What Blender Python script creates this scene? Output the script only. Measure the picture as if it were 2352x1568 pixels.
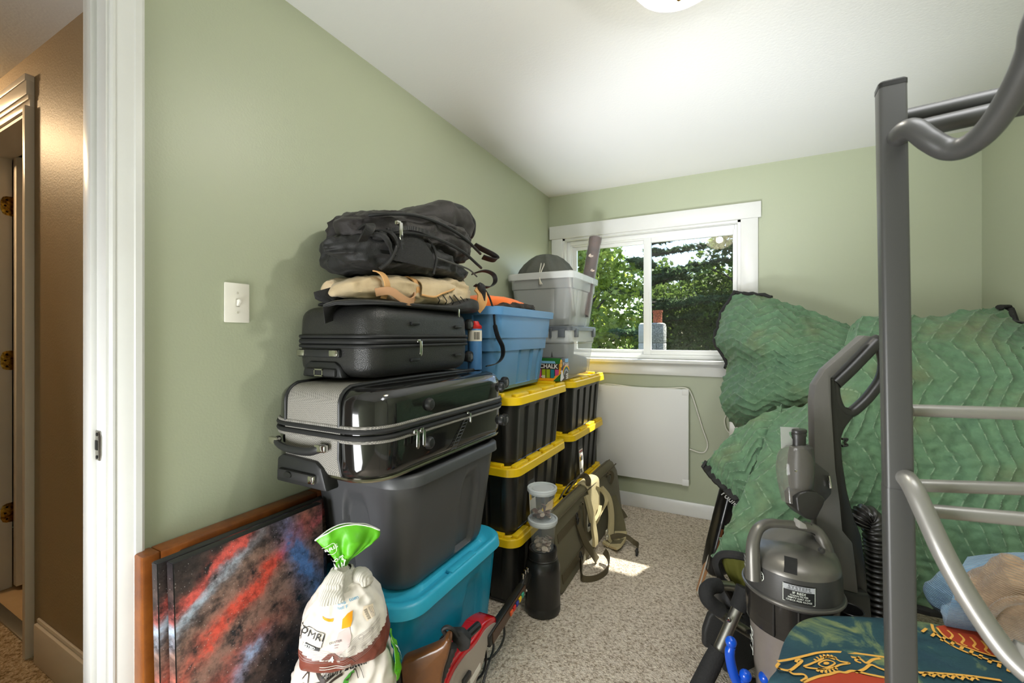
import bpy, bmesh, math, random
from mathutils import Vector as V, Matrix, noise
R = math.radians
pi = math.pi
random.seed(7)
for o in list(bpy.data.objects): bpy.data.objects.remove(o)
sc = bpy.context.scene
COL = sc.collection

# ---------------------------------------------------------------- camera, world, sun, exposure
S = .9324                      # metres per layout unit (the layout was measured with the far wall 3.3 units away)
H = 1.287                      # eye height, layout units
YAW = math.atan(508/984)
cam = bpy.data.cameras.new('camera'); cam_o = bpy.data.objects.new('camera', cam); COL.objects.link(cam_o)
cam.sensor_width = 36; cam.lens = 36*984/2352; cam.shift_y = -14/2352
cam.clip_start = .02; cam.clip_end = 200
cam_o.location = (0, 0, H*S); cam_o.rotation_euler = (pi/2, 0, YAW)
cam.dof.use_dof = True; cam.dof.focus_distance = 2.0*S; cam.dof.aperture_fstop = 5.6
sc.camera = cam_o
sc.view_settings.view_transform = 'Standard'; sc.view_settings.look = 'None'
sc.view_settings.gamma = 1; sc.view_settings.use_curve_mapping = False
sc.view_settings.exposure = 0.14

w = bpy.data.worlds.new('sky'); sc.world = w; w.use_nodes = True
nt = w.node_tree; nt.nodes.clear()
sky = nt.nodes.new('ShaderNodeTexSky'); sky.sky_type = 'NISHITA'; sky.sun_disc = False
sky.sun_elevation = R(54); sky.sun_rotation = R(24); sky.dust_density = .8
bg = nt.nodes.new('ShaderNodeBackground'); bg.inputs[1].default_value = .6
wo = nt.nodes.new('ShaderNodeOutputWorld')
nt.links.new(sky.outputs[0], bg.inputs[0]); nt.links.new(bg.outputs[0], wo.inputs[0])

sun = bpy.data.lights.new('sun', 'SUN'); sun.energy = 20.0; sun.angle = R(.6); sun.color = (1, .95, .86)
sun_o = bpy.data.objects.new('sun', sun); COL.objects.link(sun_o)
sun_o.location = (6, 14, 20)
sun_o.rotation_euler = V((-.44, -1, -1.44)).to_track_quat('-Z', 'Y').to_euler()
fl = bpy.data.lights.new('added_fill_low', 'AREA'); fl.shape = 'RECTANGLE'; fl.size = .9; fl.size_y = .85; fl.energy = 45; fl.color = (.97, .985, 1)
fl_o = bpy.data.objects.new('added_fill_low', fl); COL.objects.link(fl_o)      # added low fill light behind the camera, no lamp of the room
fl_o.location = (-.85, -.5, .55); fl_o.rotation_euler = V((2.1, 1.9, .9)).to_track_quat('-Z', 'Y').to_euler()
st = bpy.data.lights.new('added_fill_spot', 'SPOT'); st.energy = 225; st.spot_size = R(54); st.spot_blend = 1.0; st.shadow_soft_size = .2; st.color = (.93, .955, 1)
st_o = bpy.data.objects.new('added_fill_spot', st); COL.objects.link(st_o)            # added spot below the frame, standing in for window light on the ceiling
st_o.location = (-.40, .80, .12); st_o.rotation_euler = V((.22, 1.72, 2.10)).to_track_quat('-Z', 'Y').to_euler()
sb_ = bpy.data.lights.new('added_fill_high', 'AREA'); sb_.shape = 'RECTANGLE'; sb_.size = .5; sb_.size_y = .5; sb_.energy = 9; sb_.color = (.98, .99, 1)
sb_o = bpy.data.objects.new('added_fill_high', sb_); COL.objects.link(sb_o)         # added fill above the frame, brightens the far end; no such source here
sb_o.location = (.42, .78, 2.13); sb_o.rotation_euler = V((-.05, .8, -.6)).to_track_quat('-Z', 'Y').to_euler()
CEIL_LAMP = 38; HALL_LAMP = 78

# ---------------------------------------------------------------- layout helpers
FW = V((-math.sin(YAW), math.cos(YAW), 0)); RT = V((math.cos(YAW), math.sin(YAW), 0)); UP = V((0, 0, 1))
def P(px, py, x=None, y=None, z=None, t=None):
    """a point of the room on the sight line through (px,py), at a given x, y, z or distance t"""
    d = FW + RT*((px-1176)/984) + UP*((770-py)/984)
    if x is not None: t = x/d.x
    elif y is not None: t = y/d.y
    elif z is not None: t = (z-H)/d.z
    return V((0, 0, H)) + d*t

# ---------------------------------------------------------------- mesh building
class MB:
    def __init__(s): s.v = []; s.f = []; s.uv = []; s.m = []
    def add(s, g, mat=0, mx=None):
        vs, fs = g[0], g[1]; uv = g[2] if len(g) > 2 else None
        n = len(s.v)
        s.v += [mx @ V(p) for p in vs] if mx else [V(p) for p in vs]
        s.uv += list(uv) if uv else [(0, 0)]*len(vs)
        s.f += [[i+n for i in f] for f in fs]; s.m += [mat]*len(fs)
        return s
def frm(bm):
    bm.verts.index_update()
    g = ([v.co.copy() for v in bm.verts], [[v.index for v in f.verts] for f in bm.faces]); bm.free(); return g
def box(x0, x1, y0, y1, z0, z1, b=0, seg=2):
    bm = bmesh.new(); bmesh.ops.create_cube(bm, size=1)
    for v in bm.verts: v.co = V((x0+(v.co.x+.5)*(x1-x0), y0+(v.co.y+.5)*(y1-y0), z0+(v.co.z+.5)*(z1-z0)))
    if b: bmesh.ops.bevel(bm, geom=bm.edges[:], offset=b, segments=seg, affect='EDGES', profile=.5)
    return frm(bm)
def rr(wd, dp, r, n=6, m=1):
    """rounded rectangle outline, n steps in each corner, m pieces along each side"""
    out = []
    cs = [(wd/2-r, dp/2-r, 0), (-wd/2+r, dp/2-r, 90), (-wd/2+r, -dp/2+r, 180), (wd/2-r, -dp/2+r, 270)]
    for i, (cx, cy, a) in enumerate(cs):
        for k in range(n+1):
            t = R(a+90*k/n); out.append((cx+r*math.cos(t), cy+r*math.sin(t)))
        nx, ny, na = cs[(i+1) % 4]
        e = (nx+r*math.cos(R(na)), ny+r*math.sin(R(na))); b = out[-1]
        for k in range(1, m): out.append((b[0]+(e[0]-b[0])*k/m, b[1]+(e[1]-b[1])*k/m))
    return out
def loft(rings, cap0=True, cap1=True, closed=True, uv=False):
    n = len(rings[0]); vs = [V(p) for r in rings for p in r]; fs = []
    for i in range(len(rings)-1):
        for k in range(n if closed else n-1):
            a = i*n+k; b = i*n+(k+1) % n
            fs.append([a, b, b+n, a+n])
    if cap0: fs.append(list(range(n))[::-1])
    if cap1: fs.append([(len(rings)-1)*n+k for k in range(n)])
    uvs = [(k/n, i/(len(rings)-1)) for i in range(len(rings)) for k in range(n)]
    return vs, fs, uvs
def spl(pts, n=6, closed=False):
    pts = [V(p) for p in pts]; out = []; L = len(pts)
    g = (lambda i: pts[i % L]) if closed else (lambda i: pts[max(0, min(L-1, i))])
    for i in range(L if closed else L-1):
        a, b, c, d = g(i-1), g(i), g(i+1), g(i+2)
        for k in range(n):
            t = k/n
            out.append(.5*((2*b)+(c-a)*t+(2*a-5*b+4*c-d)*t*t+(3*b-a-3*c+d)*t**3))
    if not closed: out.append(pts[-1].copy())
    return out
def tube(pts, r, n=10, caps=True, closed=False, flat=1):
    pts = [V(p) for p in pts]; L = len(pts); rings = []
    rs = r if isinstance(r, (list, tuple)) else [r]*L
    prev = None
    for i, p in enumerate(pts):
        if closed: t = pts[(i+1) % L]-pts[i-1]
        else: t = pts[min(L-1, i+1)]-pts[max(0, i-1)]
        if t.length < 1e-9: t = V((0, 0, 1))
        t.normalize()
        if prev is None:
            ref = V((0, 0, 1)) if abs(t.z) < .9 else V((1, 0, 0))
            a = t.cross(ref).normalized()
        else:
            a = prev-t*prev.dot(t); a = a.normalized() if a.length > 1e-6 else t.orthogonal().normalized()
        prev = a; b = t.cross(a)
        rings.append([p+a*(rs[i]*math.cos(2*pi*k/n))+b*(rs[i]*flat*math.sin(2*pi*k/n)) for k in range(n)])
    if closed:
        vs, fs, _ = loft(rings, False, False); m = len(vs)
        for k in range(n): fs.append([m-n+k, m-n+(k+1) % n, (k+1) % n, k])
        return vs, fs
    return loft(rings, caps, caps)[:2]
def ribbon(pts, wdt, th, wd):
    """a flat strap along pts; wd = width direction (one, or one per point)"""
    pts = [V(p) for p in pts]; L = len(pts); rings = []
    for i, p in enumerate(pts):
        t = (pts[min(L-1, i+1)]-pts[max(0, i-1)]).normalized()
        a = V(wd[i]) if isinstance(wd, list) else V(wd)
        a = (a-t*a.dot(t)).normalized(); b = t.cross(a)
        ww = wdt[i] if isinstance(wdt, list) else wdt
        rings.append([p-a*ww/2-b*th/2, p+a*ww/2-b*th/2, p+a*ww/2+b*th/2, p-a*ww/2+b*th/2])
    return loft(rings)[:2]
def lathe(prof, n=32, c=(0, 0, 0), sy=1):
    rings = [[V((c[0]+r*math.cos(2*pi*k/n), c[1]+r*sy*math.sin(2*pi*k/n), c[2]+z)) for k in range(n)] for r, z in prof]
    return loft(rings)
def axis_mx(o, z, x=None):
    z = V(z).normalized(); x = V(x) if x is not None else z.orthogonal()
    x = (x-z*x.dot(z)).normalized(); y = z.cross(x)
    return Matrix(((x.x, y.x, z.x, o[0]), (x.y, y.y, z.y, o[1]), (x.z, y.z, z.z, o[2]), (0, 0, 0, 1)))
def prism(out, d, b=0, seg=2):
    """closed outline (3D points) pushed along d"""
    bm = bmesh.new(); d = V(d)
    vs = [bm.verts.new(V(p)) for p in out]; f = bm.faces.new(vs)
    g = bmesh.ops.extrude_face_region(bm, geom=[f])
    nv = [e for e in g['geom'] if isinstance(e, bmesh.types.BMVert)]
    bmesh.ops.translate(bm, verts=nv, vec=d)
    bmesh.ops.recalc_face_normals(bm, faces=bm.faces[:])
    if b: bmesh.ops.bevel(bm, geom=bm.edges[:], offset=b, segments=seg, affect='EDGES', profile=.5)
    return frm(bm)
def grid(fn, nu, nv, u0=0, u1=1, v0=0, v1=1, uvs=None):
    vs = []; uv = []
    for j in range(nv+1):
        for i in range(nu+1):
            u = u0+(u1-u0)*i/nu; v = v0+(v1-v0)*j/nv
            vs.append(fn(u, v)); uv.append(uvs(u, v) if uvs else (u, v))
    fs = [[j*(nu+1)+i, j*(nu+1)+i+1, (j+1)*(nu+1)+i+1, (j+1)*(nu+1)+i] for j in range(nv) for i in range(nu)]
    return vs, fs, uv
def patch(ctrl):
    """smooth surface through a grid of control points ctrl[row][col]; returns f(u,v)"""
    nr = len(ctrl); nc = len(ctrl[0])
    def c1(g, t, L):
        i = min(int(t), L-2); k = t-i
        a, b, c, d = g(max(0, i-1)), g(i), g(i+1), g(min(L-1, i+2))
        return .5*((2*b)+(c-a)*k+(2*a-5*b+4*c-d)*k*k+(3*b-a-3*c+d)*k**3)
    def f(u, v):
        u = max(0, min(1, u))*(nc-1); v = max(0, min(1, v))*(nr-1)
        return c1(lambda j: c1(lambda i: ctrl[j][i], u, nc), v, nr)
    return f
def solid(g, th):
    """give an open surface a thickness, behind it along its vertex normals"""
    vs, fs = [V(p) for p in g[0]], g[1]; uv = g[2] if len(g) > 2 else [(0, 0)]*len(vs)
    nr = [V((0, 0, 0)) for _ in vs]; cnt = {}
    for f in fs:
        n = (vs[f[1]]-vs[f[0]]).cross(vs[f[-1]]-vs[f[0]])
        for i in f: nr[i] += n
        for i in range(len(f)):
            a, b = f[i], f[(i+1) % len(f)]; cnt[(a, b)] = 1
    n = len(vs)
    v2 = [p-q.normalized()*th if q.length else p for p, q in zip(vs, nr)]
    out = list(fs)+[[i+n for i in f][::-1] for f in fs]
    for (a, b) in cnt:
        if (b, a) not in cnt: out.append([b, a, a+n, b+n])
    return vs+v2, out, list(uv)+list(uv)
def clip(g, co, no, keep_neg=True):
    bm = bmesh.new(); vs = [bm.verts.new(p) for p in g[0]]
    for f in g[1]:
        try: bm.faces.new([vs[i] for i in f])
        except ValueError: pass
    bmesh.ops.bisect_plane(bm, geom=bm.verts[:]+bm.edges[:]+bm.faces[:], plane_co=co, plane_no=no,
                           clear_outer=keep_neg, clear_inner=not keep_neg, dist=1e-6)
    return frm(bm)
def poly(out, fn, sub=0):
    """flat print: outline in surface units, mapped by fn(x,y)"""
    bm = bmesh.new(); vs = [bm.verts.new((p[0], p[1], 0)) for p in out]
    es = [bm.edges.new((vs[i], vs[(i+1) % len(vs)])) for i in range(len(vs))]
    bmesh.ops.triangle_fill(bm, edges=es, use_beauty=True)
    if sub: bmesh.ops.subdivide_edges(bm, edges=bm.edges[:], cuts=sub, use_grid_fill=True)
    for v in bm.verts: v.co = fn(v.co.x, v.co.y)
    return frm(bm)
def line2(pts, wdt, fn, closed=False, n=5):
    """printed line: a strip of width wdt along 2D pts, mapped by fn"""
    p = spl([(a, b, 0) for a, b in pts], n, closed) if n > 1 else [V((a, b, 0)) for a, b in pts]
    if closed: p.append(p[0])
    vs = []; L = len(p)
    for i in range(L):
        t = (p[min(L-1, i+1)]-p[max(0, i-1)]); t = t.normalized() if t.length else V((1, 0, 0))
        q = V((-t.y, t.x, 0))*wdt/2
        vs += [fn(*(p[i]-q).xy), fn(*(p[i]+q).xy)]
    return vs, [[2*i, 2*i+2, 2*i+3, 2*i+1] for i in range(L-1)]
def text(s, size, fn, align='CENTER', shear=0, bold=0, sx=1):
    cu = bpy.data.curves.new('t', 'FONT'); cu.body = s; cu.size = 1; cu.align_x = align; cu.align_y = 'CENTER'
    cu.shear = shear; cu.resolution_u = 2; cu.offset = bold
    ob = bpy.data.objects.new('t', cu); COL.objects.link(ob)
    bpy.context.view_layer.update()
    dg = bpy.context.evaluated_depsgraph_get()
    me = ob.evaluated_get(dg).to_mesh()
    g = ([fn(v.co.x*size*sx, v.co.y*size) for v in me.vertices], [list(p.vertices) for p in me.polygons])
    ob.evaluated_get(dg).to_mesh_clear()
    bpy.data.objects.remove(ob); bpy.data.curves.remove(cu)
    return g
def ell(cx, cy, a, b, n=20): return [(cx+a*math.cos(2*pi*k/n), cy+b*math.sin(2*pi*k/n)) for k in range(n)]
def plane_fn(o, ex, ey, off=0):
    o, ex, ey = V(o), V(ex).normalized(), V(ey).normalized(); n = ex.cross(ey).normalized()*off
    return lambda x, y: o+ex*x+ey*y+n
def soft(st, n=28, steps=8, e=.7, amp=.006, fr=9, seed=0, axis_side=V((1, 0, 0))):
    """stuffed cloth body: st = list of (centre, half width, half height up, half height down); rings along the list"""
    c = spl([s[0] for s in st], steps); q = spl([(s[1], s[2], s[3]) for s in st], steps); rings = []
    for i, (p, k) in enumerate(zip(c, q)):
        t = (c[min(len(c)-1, i+1)]-c[max(0, i-1)]).normalized()
        sd = axis_side-t*axis_side.dot(t); sd.normalize(); up = t.cross(sd)
        if up.z < 0 or (abs(up.z) < .05 and up.y < 0): up = -up
        ring = []
        for j in range(n):
            a = 2*pi*j/n; ca, sa = math.cos(a), math.sin(a)
            x = math.copysign(abs(ca)**e, ca)*k.x; y = math.copysign(abs(sa)**e, sa)*(k.y if sa > 0 else k.z)
            v = p+sd*x+up*y
            d = noise.noise(v*fr+V((seed, seed, 0)))*amp+noise.noise(v*fr*2.7+V((0, seed, 3)))*amp*.5
            d2 = abs(noise.noise(V((v.x*fr*.5, v.y*fr*.5, v.z*fr*2.2))+V((seed*2, 0, 0))))*amp*1.6
            ring.append(v+(sd*x+up*y).normalized()*(d-d2) if (abs(x)+abs(y)) > 1e-6 else v)
        rings.append(ring)
    return loft(rings)

# ---------------------------------------------------------------- objects
def mesh_of(mb, mats, name, off, sharp=35):
    me = bpy.data.meshes.new(name)
    me.from_pydata([(p*S)-off for p in mb.v], [], mb.f)
    if any(u != (0, 0) for u in mb.uv):
        l = me.uv_layers.new(name='uv')
        for lp in me.loops: l.data[lp.index].uv = mb.uv[lp.vertex_index]
    for m in (mats if isinstance(mats, (list, tuple)) else [mats]): me.materials.append(m)
    me.polygons.foreach_set('material_index', mb.m)
    me.polygons.foreach_set('use_smooth', [True]*len(me.polygons))
    me.update()
    me.set_sharp_from_angle(angle=R(sharp))
    return me
ORG = {}
def thing(name, label, cat, loc, group=None):
    o = bpy.data.objects.new(name, None); COL.objects.link(o); o.empty_display_size = .05
    o.location = V(loc)*S; o['label'] = label; o['category'] = cat; ORG[o.name] = V(loc)*S
    if group: o['group'] = group
    return o
def struct_root(name, loc):
    o = bpy.data.objects.new(name, None); COL.objects.link(o); o.location = V(loc)*S; ORG[o.name] = V(loc)*S
    o['kind'] = 'structure'; o.empty_display_size = .05; return o
def obj(name, mb, mats, parent=None, label=None, cat=None, group=None, kind=None, sharp=35):
    if isinstance(mb, (tuple, list)): mb = MB().add(mb)
    if parent is not None: off = ORG[parent.name]
    else:
        xs = [p.x for p in mb.v]; ys = [p.y for p in mb.v]; zs = [p.z for p in mb.v]
        off = V(((min(xs)+max(xs))/2, (min(ys)+max(ys))/2, min(zs)))*S
    me = mesh_of(mb, mats, name, off, sharp)
    o = bpy.data.objects.new(name, me); COL.objects.link(o)
    if parent is not None: o.parent = parent
    else: o.location = off
    ORG[o.name] = off
    for k, q in (('label', label), ('category', cat), ('group', group), ('kind', kind)):
        if q: o[k] = q
    return o
def struct(name, mb, mats, parent=None, sharp=35):
    o = obj(name, mb, mats, parent, sharp=sharp)
    if parent is None: o['kind'] = 'structure'
    return o
def copy_tree(o, parent=None, loc=None, rz=None, label=None):
    c = o.copy(); COL.objects.link(c)
    if parent is not None: c.parent = parent
    if loc is not None: c.location = V(loc)*S
    if rz is not None: c.rotation_euler = (0, 0, rz)
    if label: c['label'] = label
    for ch in list(o.children): copy_tree(ch, c)
    return c

# ---------------------------------------------------------------- materials
def lin(c):
    return tuple(((x/255)/12.92 if x/255 < .04045 else ((x/255+.055)/1.055)**2.4) for x in c)+(1,)
def N(nt, t, **k):
    n = nt.nodes.new('ShaderNode'+t)
    for a, b in k.items():
        if a.startswith('i_'): n.inputs[a[2:].replace('_', ' ')].default_value = b
        else: setattr(n, a, b)
    return n
def base(name):
    m = bpy.data.materials.new(name); m.use_nodes = True
    return m, m.node_tree, m.node_tree.nodes['Principled BSDF']
def M(name, rgb, rough=.5, metal=0, var=None, bump=None, spec=.5, coat=0, alpha=1, trans=0, sheen=0):
    """var = (scale, other colour, contrast); bump = (scale, strength[, kind])"""
    m, t, b = base(name); L = t.links.new
    b.inputs['Base Color'].default_value = lin(rgb); b.inputs['Roughness'].default_value = rough
    b.inputs['Metallic'].default_value = metal; b.inputs['Specular IOR Level'].default_value = spec
    b.inputs['Coat Weight'].default_value = coat; b.inputs['Alpha'].default_value = alpha
    b.inputs['Transmission Weight'].default_value = trans; b.inputs['Sheen Weight'].default_value = sheen
    tc = N(t, 'TexCoord')
    if var:
        n = N(t, 'TexNoise', i_Scale=var[0], i_Detail=6.0, i_Roughness=.65); L(tc.outputs['Object'], n.inputs['Vector'])
        r = N(t, 'MapRange', i_From_Min=.5-var[2], i_From_Max=.5+var[2]); L(n.outputs[0], r.inputs[0])
        x = N(t, 'Mix', data_type='RGBA'); L(r.outputs[0], x.inputs[0])
        x.inputs[6].default_value = lin(rgb); x.inputs[7].default_value = lin(var[1]); L(x.outputs[2], b.inputs['Base Color'])
    if bump:
        k = bump[2] if len(bump) > 2 else 'noise'
        if k == 'noise':
            n = N(t, 'TexNoise', i_Scale=bump[0], i_Detail=4.0); o = n.outputs[0]
        elif k == 'weave':
            n = N(t, 'TexVoronoi', i_Scale=bump[0]); o = n.outputs[0]
        else:
            n = N(t, 'TexWave', i_Scale=bump[0], i_Distortion=.6); n.bands_direction = k; o = n.outputs[0]
        L(tc.outputs['Object'], n.inputs['Vector'])
        bp = N(t, 'Bump', i_Strength=bump[1], i_Distance=.004); L(o, bp.inputs['Height']); L(bp.outputs[0], b.inputs['Normal'])
    return m
def emit(name, rgb, st):
    m, t, b = base(name); b.inputs['Base Color'].default_value = lin(rgb)
    b.inputs['Emission Color'].default_value = lin(rgb); b.inputs['Emission Strength'].default_value = st; return m
def clear(name, rgb, op, rough=.25):
    """thin clear or milky plastic: part of the light goes straight through, the rest is a plastic surface"""
    m, t, b = base(name); L = t.links.new
    b.inputs['Base Color'].default_value = lin(rgb); b.inputs['Roughness'].default_value = rough
    tr = N(t, 'BsdfTransparent'); tr.inputs[0].default_value = (.97, .97, .97, 1)
    mx = N(t, 'MixShader'); mx.inputs[0].default_value = op
    L(tr.outputs[0], mx.inputs[1]); L(b.outputs[0], mx.inputs[2]); L(mx.outputs[0], t.nodes['Material Output'].inputs[0])
    return m
# ================================================================ SETTING
GREEN = M('sage_green_paint', (172, 178, 153), .42, var=(1.2, (168, 175, 149), .3), bump=(160, .10))
TAN = M('tan_hall_paint', (150, 130, 99), .50, bump=(150, .22))
CEIL = M('ceiling_paint', (226, 226, 224), .85, bump=(90, .15))
WHITE = M('white_gloss_trim', (226, 227, 225), .28, var=(6, (219, 219, 216), .3), bump=(30, .04))
WHITE2 = M('white_hall_trim', (216, 207, 194), .32, bump=(30, .04))
VINYL = M('white_vinyl_frame', (238, 239, 238), .35)
HEAT = M('white_powder_coat', (234, 234, 232), .45, bump=(300, .03))
BRASS = M('worn_brass', (190, 148, 60), .33, 1, var=(70, (94, 66, 28), .12))
STEEL = M('brushed_steel', (170, 168, 160), .35, 1)
CHROME = M('chrome', (205, 203, 196), .14, 1)
PLASTICW = M('ivory_white_plastic', (232, 229, 218), .3)
BLACKHOLE = M('dark_gap', (18, 18, 17), .8)

def carpet(name, a, b, c):
    m, t, bs = base(name); L = t.links.new
    tc = N(t, 'TexCoord')
    v = N(t, 'TexVoronoi', i_Scale=150.0); n = N(t, 'TexNoise', i_Scale=85.0, i_Detail=5.0, i_Roughness=.7)
    n2 = N(t, 'TexNoise', i_Scale=3.0)
    for q in (v, n, n2): L(tc.outputs['Object'], q.inputs['Vector'])
    r = N(t, 'ValToRGB'); r.color_ramp.elements[0].position = .36; r.color_ramp.elements[0].color = lin(a)
    r.color_ramp.elements[1].position = .62; r.color_ramp.elements[1].color = lin(c)
    e = r.color_ramp.elements.new(.47); e.color = lin(b); L(n.outputs[0], r.inputs[0])
    x = N(t, 'Mix', data_type='RGBA', blend_type='MULTIPLY'); x.inputs[0].default_value = .35
    r2 = N(t, 'MapRange', i_To_Min=.72, i_To_Max=1.2); L(n2.outputs[0], r2.inputs[0])
    L(r.outputs[0], x.inputs[6]); L(r2.outputs[0], x.inputs[7]); L(x.outputs[2], bs.inputs['Base Color'])
    ad = N(t, 'Math', operation='ADD'); L(v.outputs[0], ad.inputs[0]); L(n.outputs[0], ad.inputs[1])
    bp = N(t, 'Bump', i_Strength=.9, i_Distance=.006); L(ad.outputs[0], bp.inputs['Height']); L(bp.outputs[0], bs.inputs['Normal'])
    bs.inputs['Roughness'].default_value = .95; bs.inputs['Specular IOR Level'].default_value = .1
    return m
CARPET = carpet('beige_carpet', (150, 134, 114), (208, 193, 174), (236, 224, 207))
CARPET2 = carpet('hall_carpet', (120, 98, 70), (172, 150, 118), (206, 188, 160))

XL, XR, YF, YB, ZC = -1.358, 1.223, 3.3, -.75, 2.43
WT = .12                                             # wall thickness
struct('floor', box(XL-.03, XR+.1, YB-.1, YF+.05, -.08, 0), CARPET)
struct('floor_hall', box(-4.3, XL-.03, -2.2, .66, -.08, 0), CARPET2)
struct('ceiling', box(-4.3, XR+.12, -2.2, YF+.12, ZC, ZC+.1), CEIL)
# left wall with the doorway the camera stands beside
m = MB()
for g in (box(XL-WT, XL, .495, YF+.12, 0, ZC), box(XL-WT, XL, -.42, .495, 2.20, ZC), box(XL-WT, XL, -2.2, -.42, 0, ZC)): m.add(g)
m.m = [1 if f[0] is not None and (m.v[f[1]]-m.v[f[0]]).cross(m.v[f[2]]-m.v[f[0]]).x < -1e-6 else 0 for f in m.f]
struct('wall_left', m, [GREEN, TAN])
struct('wall_right', box(XR, XR+.12, YB-.1, YF+.12, 0, ZC), GREEN)
struct('wall_back', box(XL, XR, YB-.12, YB, 0, ZC), GREEN)
WX0, WX1, WZ0, WZ1 = -1.235, .045, 1.10, 2.075
m = MB()
for g in (box(XL, WX0, YF, YF+WT, 0, ZC), box(WX1, XR, YF, YF+WT, 0, ZC), box(WX0, WX1, YF, YF+WT, 0, WZ0), box(WX0, WX1, YF, YF+WT, WZ1, ZC)): m.add(g)
struct('wall_far', m, GREEN)
struct('baseboard_far', box(XL, XR, YF-.018, YF, 0, .101, .004), WHITE)
struct('baseboard_left', box(XL, XL+.016, .56, YF-.018, 0, .101, .004), WHITE)
struct('baseboard_right', box(XR-.016, XR, YB, YF-.018, 0, .101, .004), WHITE)

# ---- window: casing boards, sill, vinyl frame, two sashes, panes, insect screen
win = struct_root('window_1', ((WX0+WX1)/2, YF, WZ0))
struct('head_casing', box(-1.345, .165, YF-.026, YF, WZ1-.003, 2.178, .003), WHITE, win)
struct('side_casing', box(-1.328, WX0, YF-.02, YF, 1.108, WZ1-.003, .003), WHITE, win)
struct('side_casing', box(WX1, .148, YF-.02, YF, 1.108, WZ1-.003, .003), WHITE, win)
struct('window_sill', box(-1.345, .165, YF-.058, YF+.03, 1.083, 1.109, .006), WHITE, win)
struct('apron', box(-1.328, .148, YF-.018, YF, .998, 1.083, .003), WHITE, win)
m = MB()
for g in (box(WX0-.008, WX0+.018, YF-.005, YF+.13, WZ0, WZ1), box(WX1-.018, WX1+.008, YF-.005, YF+.13, WZ0, WZ1),
          box(WX0-.008, WX1+.008, YF-.005, YF+.13, WZ1-.018, WZ1+.008), box(WX0, WX1, YF+.028, YF+.13, WZ0, WZ0+.012)): m.add(g)
struct('jamb_liner', m, WHITE, win)
def ringframe(x0, x1, z0, z1, wl, wr, wb, wt, y0, y1, b=.004):
    m = MB()
    for g in (box(x0, x0+wl, y0, y1, z0, z1, b), box(x1-wr, x1, y0, y1, z0, z1, b),
              box(x0+wl, x1-wr, y0, y1, z0, z0+wb, b), box(x0+wl, x1-wr, y0, y1, z1-wt, z1, b)): m.add(g)
    return m
struct('frame', ringframe(WX0+.018, WX1-.018, WZ0+.012, WZ1-.018, .028, .02, .03, .034, YF+.045, YF+.125), VINYL, win)
struct('frame_track', ringframe(WX0+.046, WX1-.036, WZ0+.04, WZ1-.05, .008, .006, .010, .010, YF+.06, YF+.12, .002), VINYL, win)
sl = struct('sash', ringframe(-1.19, -.555, 1.142, 2.03, .043, .045, .036, .042, YF+.088, YF+.115), VINYL, win)
sr = struct('sash', ringframe(-.606, .02, 1.142, 2.03, .055, .022, .036, .042, YF+.052, YF+.082), VINYL, win)
def glassmat():
    m, t, b = base('window_glass'); L = t.links.new; t.nodes.remove(b)
    tr = N(t, 'BsdfTransparent'); tr.inputs[0].default_value = (.95, .97, .96, 1)
    gl = N(t, 'BsdfGlossy'); gl.inputs['Roughness'].default_value = .01
    fr = N(t, 'LayerWeight', i_Blend=.5); pw = N(t, 'Math', operation='POWER'); L(fr.outputs['Facing'], pw.inputs[0]); pw.inputs[1].default_value = 5.0
    ad = N(t, 'MapRange', i_To_Min=.035, i_To_Max=.9); L(pw.outputs[0], ad.inputs[0]); mx = N(t, 'MixShader'); L(ad.outputs[0], mx.inputs[0])
    L(tr.outputs[0], mx.inputs[1]); L(gl.outputs[0], mx.inputs[2]); L(mx.outputs[0], t.nodes['Material Output'].inputs[0])
    return m
GLASS = glassmat()
struct('pane', box(-1.15, -.598, YF+.100, YF+.104, 1.175, 1.99), GLASS, sl)
struct('pane', box(-.553, .0, YF+.066, YF+.070, 1.175, 1.99), GLASS, sr)
def screenmat():
    m, t, b = base('insect_screen'); L = t.links.new
    b.inputs['Base Color'].default_value = lin((22, 23, 26)); b.inputs['Roughness'].default_value = .9; b.inputs['Specular IOR Level'].default_value = .05
    tc = N(t, 'TexCoord'); n = N(t, 'TexNoise', i_Scale=120.0, i_Detail=3.0); L(tc.outputs['Object'], n.inputs['Vector'])
    r = N(t, 'MapRange', i_From_Min=.35, i_From_Max=.65, i_To_Min=.18, i_To_Max=.42); L(n.outputs[0], r.inputs[0])
    tr = N(t, 'BsdfTransparent'); mx = N(t, 'MixShader'); L(r.outputs[0], mx.inputs[0])
    L(tr.outputs[0], mx.inputs[1]); L(b.outputs[0], mx.inputs[2]); L(mx.outputs[0], t.nodes['Material Output'].inputs[0])
    return m
struct('insect_screen', box(-.57, .012, YF+.118, YF+.1185, 1.15, 2.01), screenmat(), win)
struct('latch', box(-.567, -.55, YF+.042, YF+.054, 1.52, 1.62, .003), VINYL, win)

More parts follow.
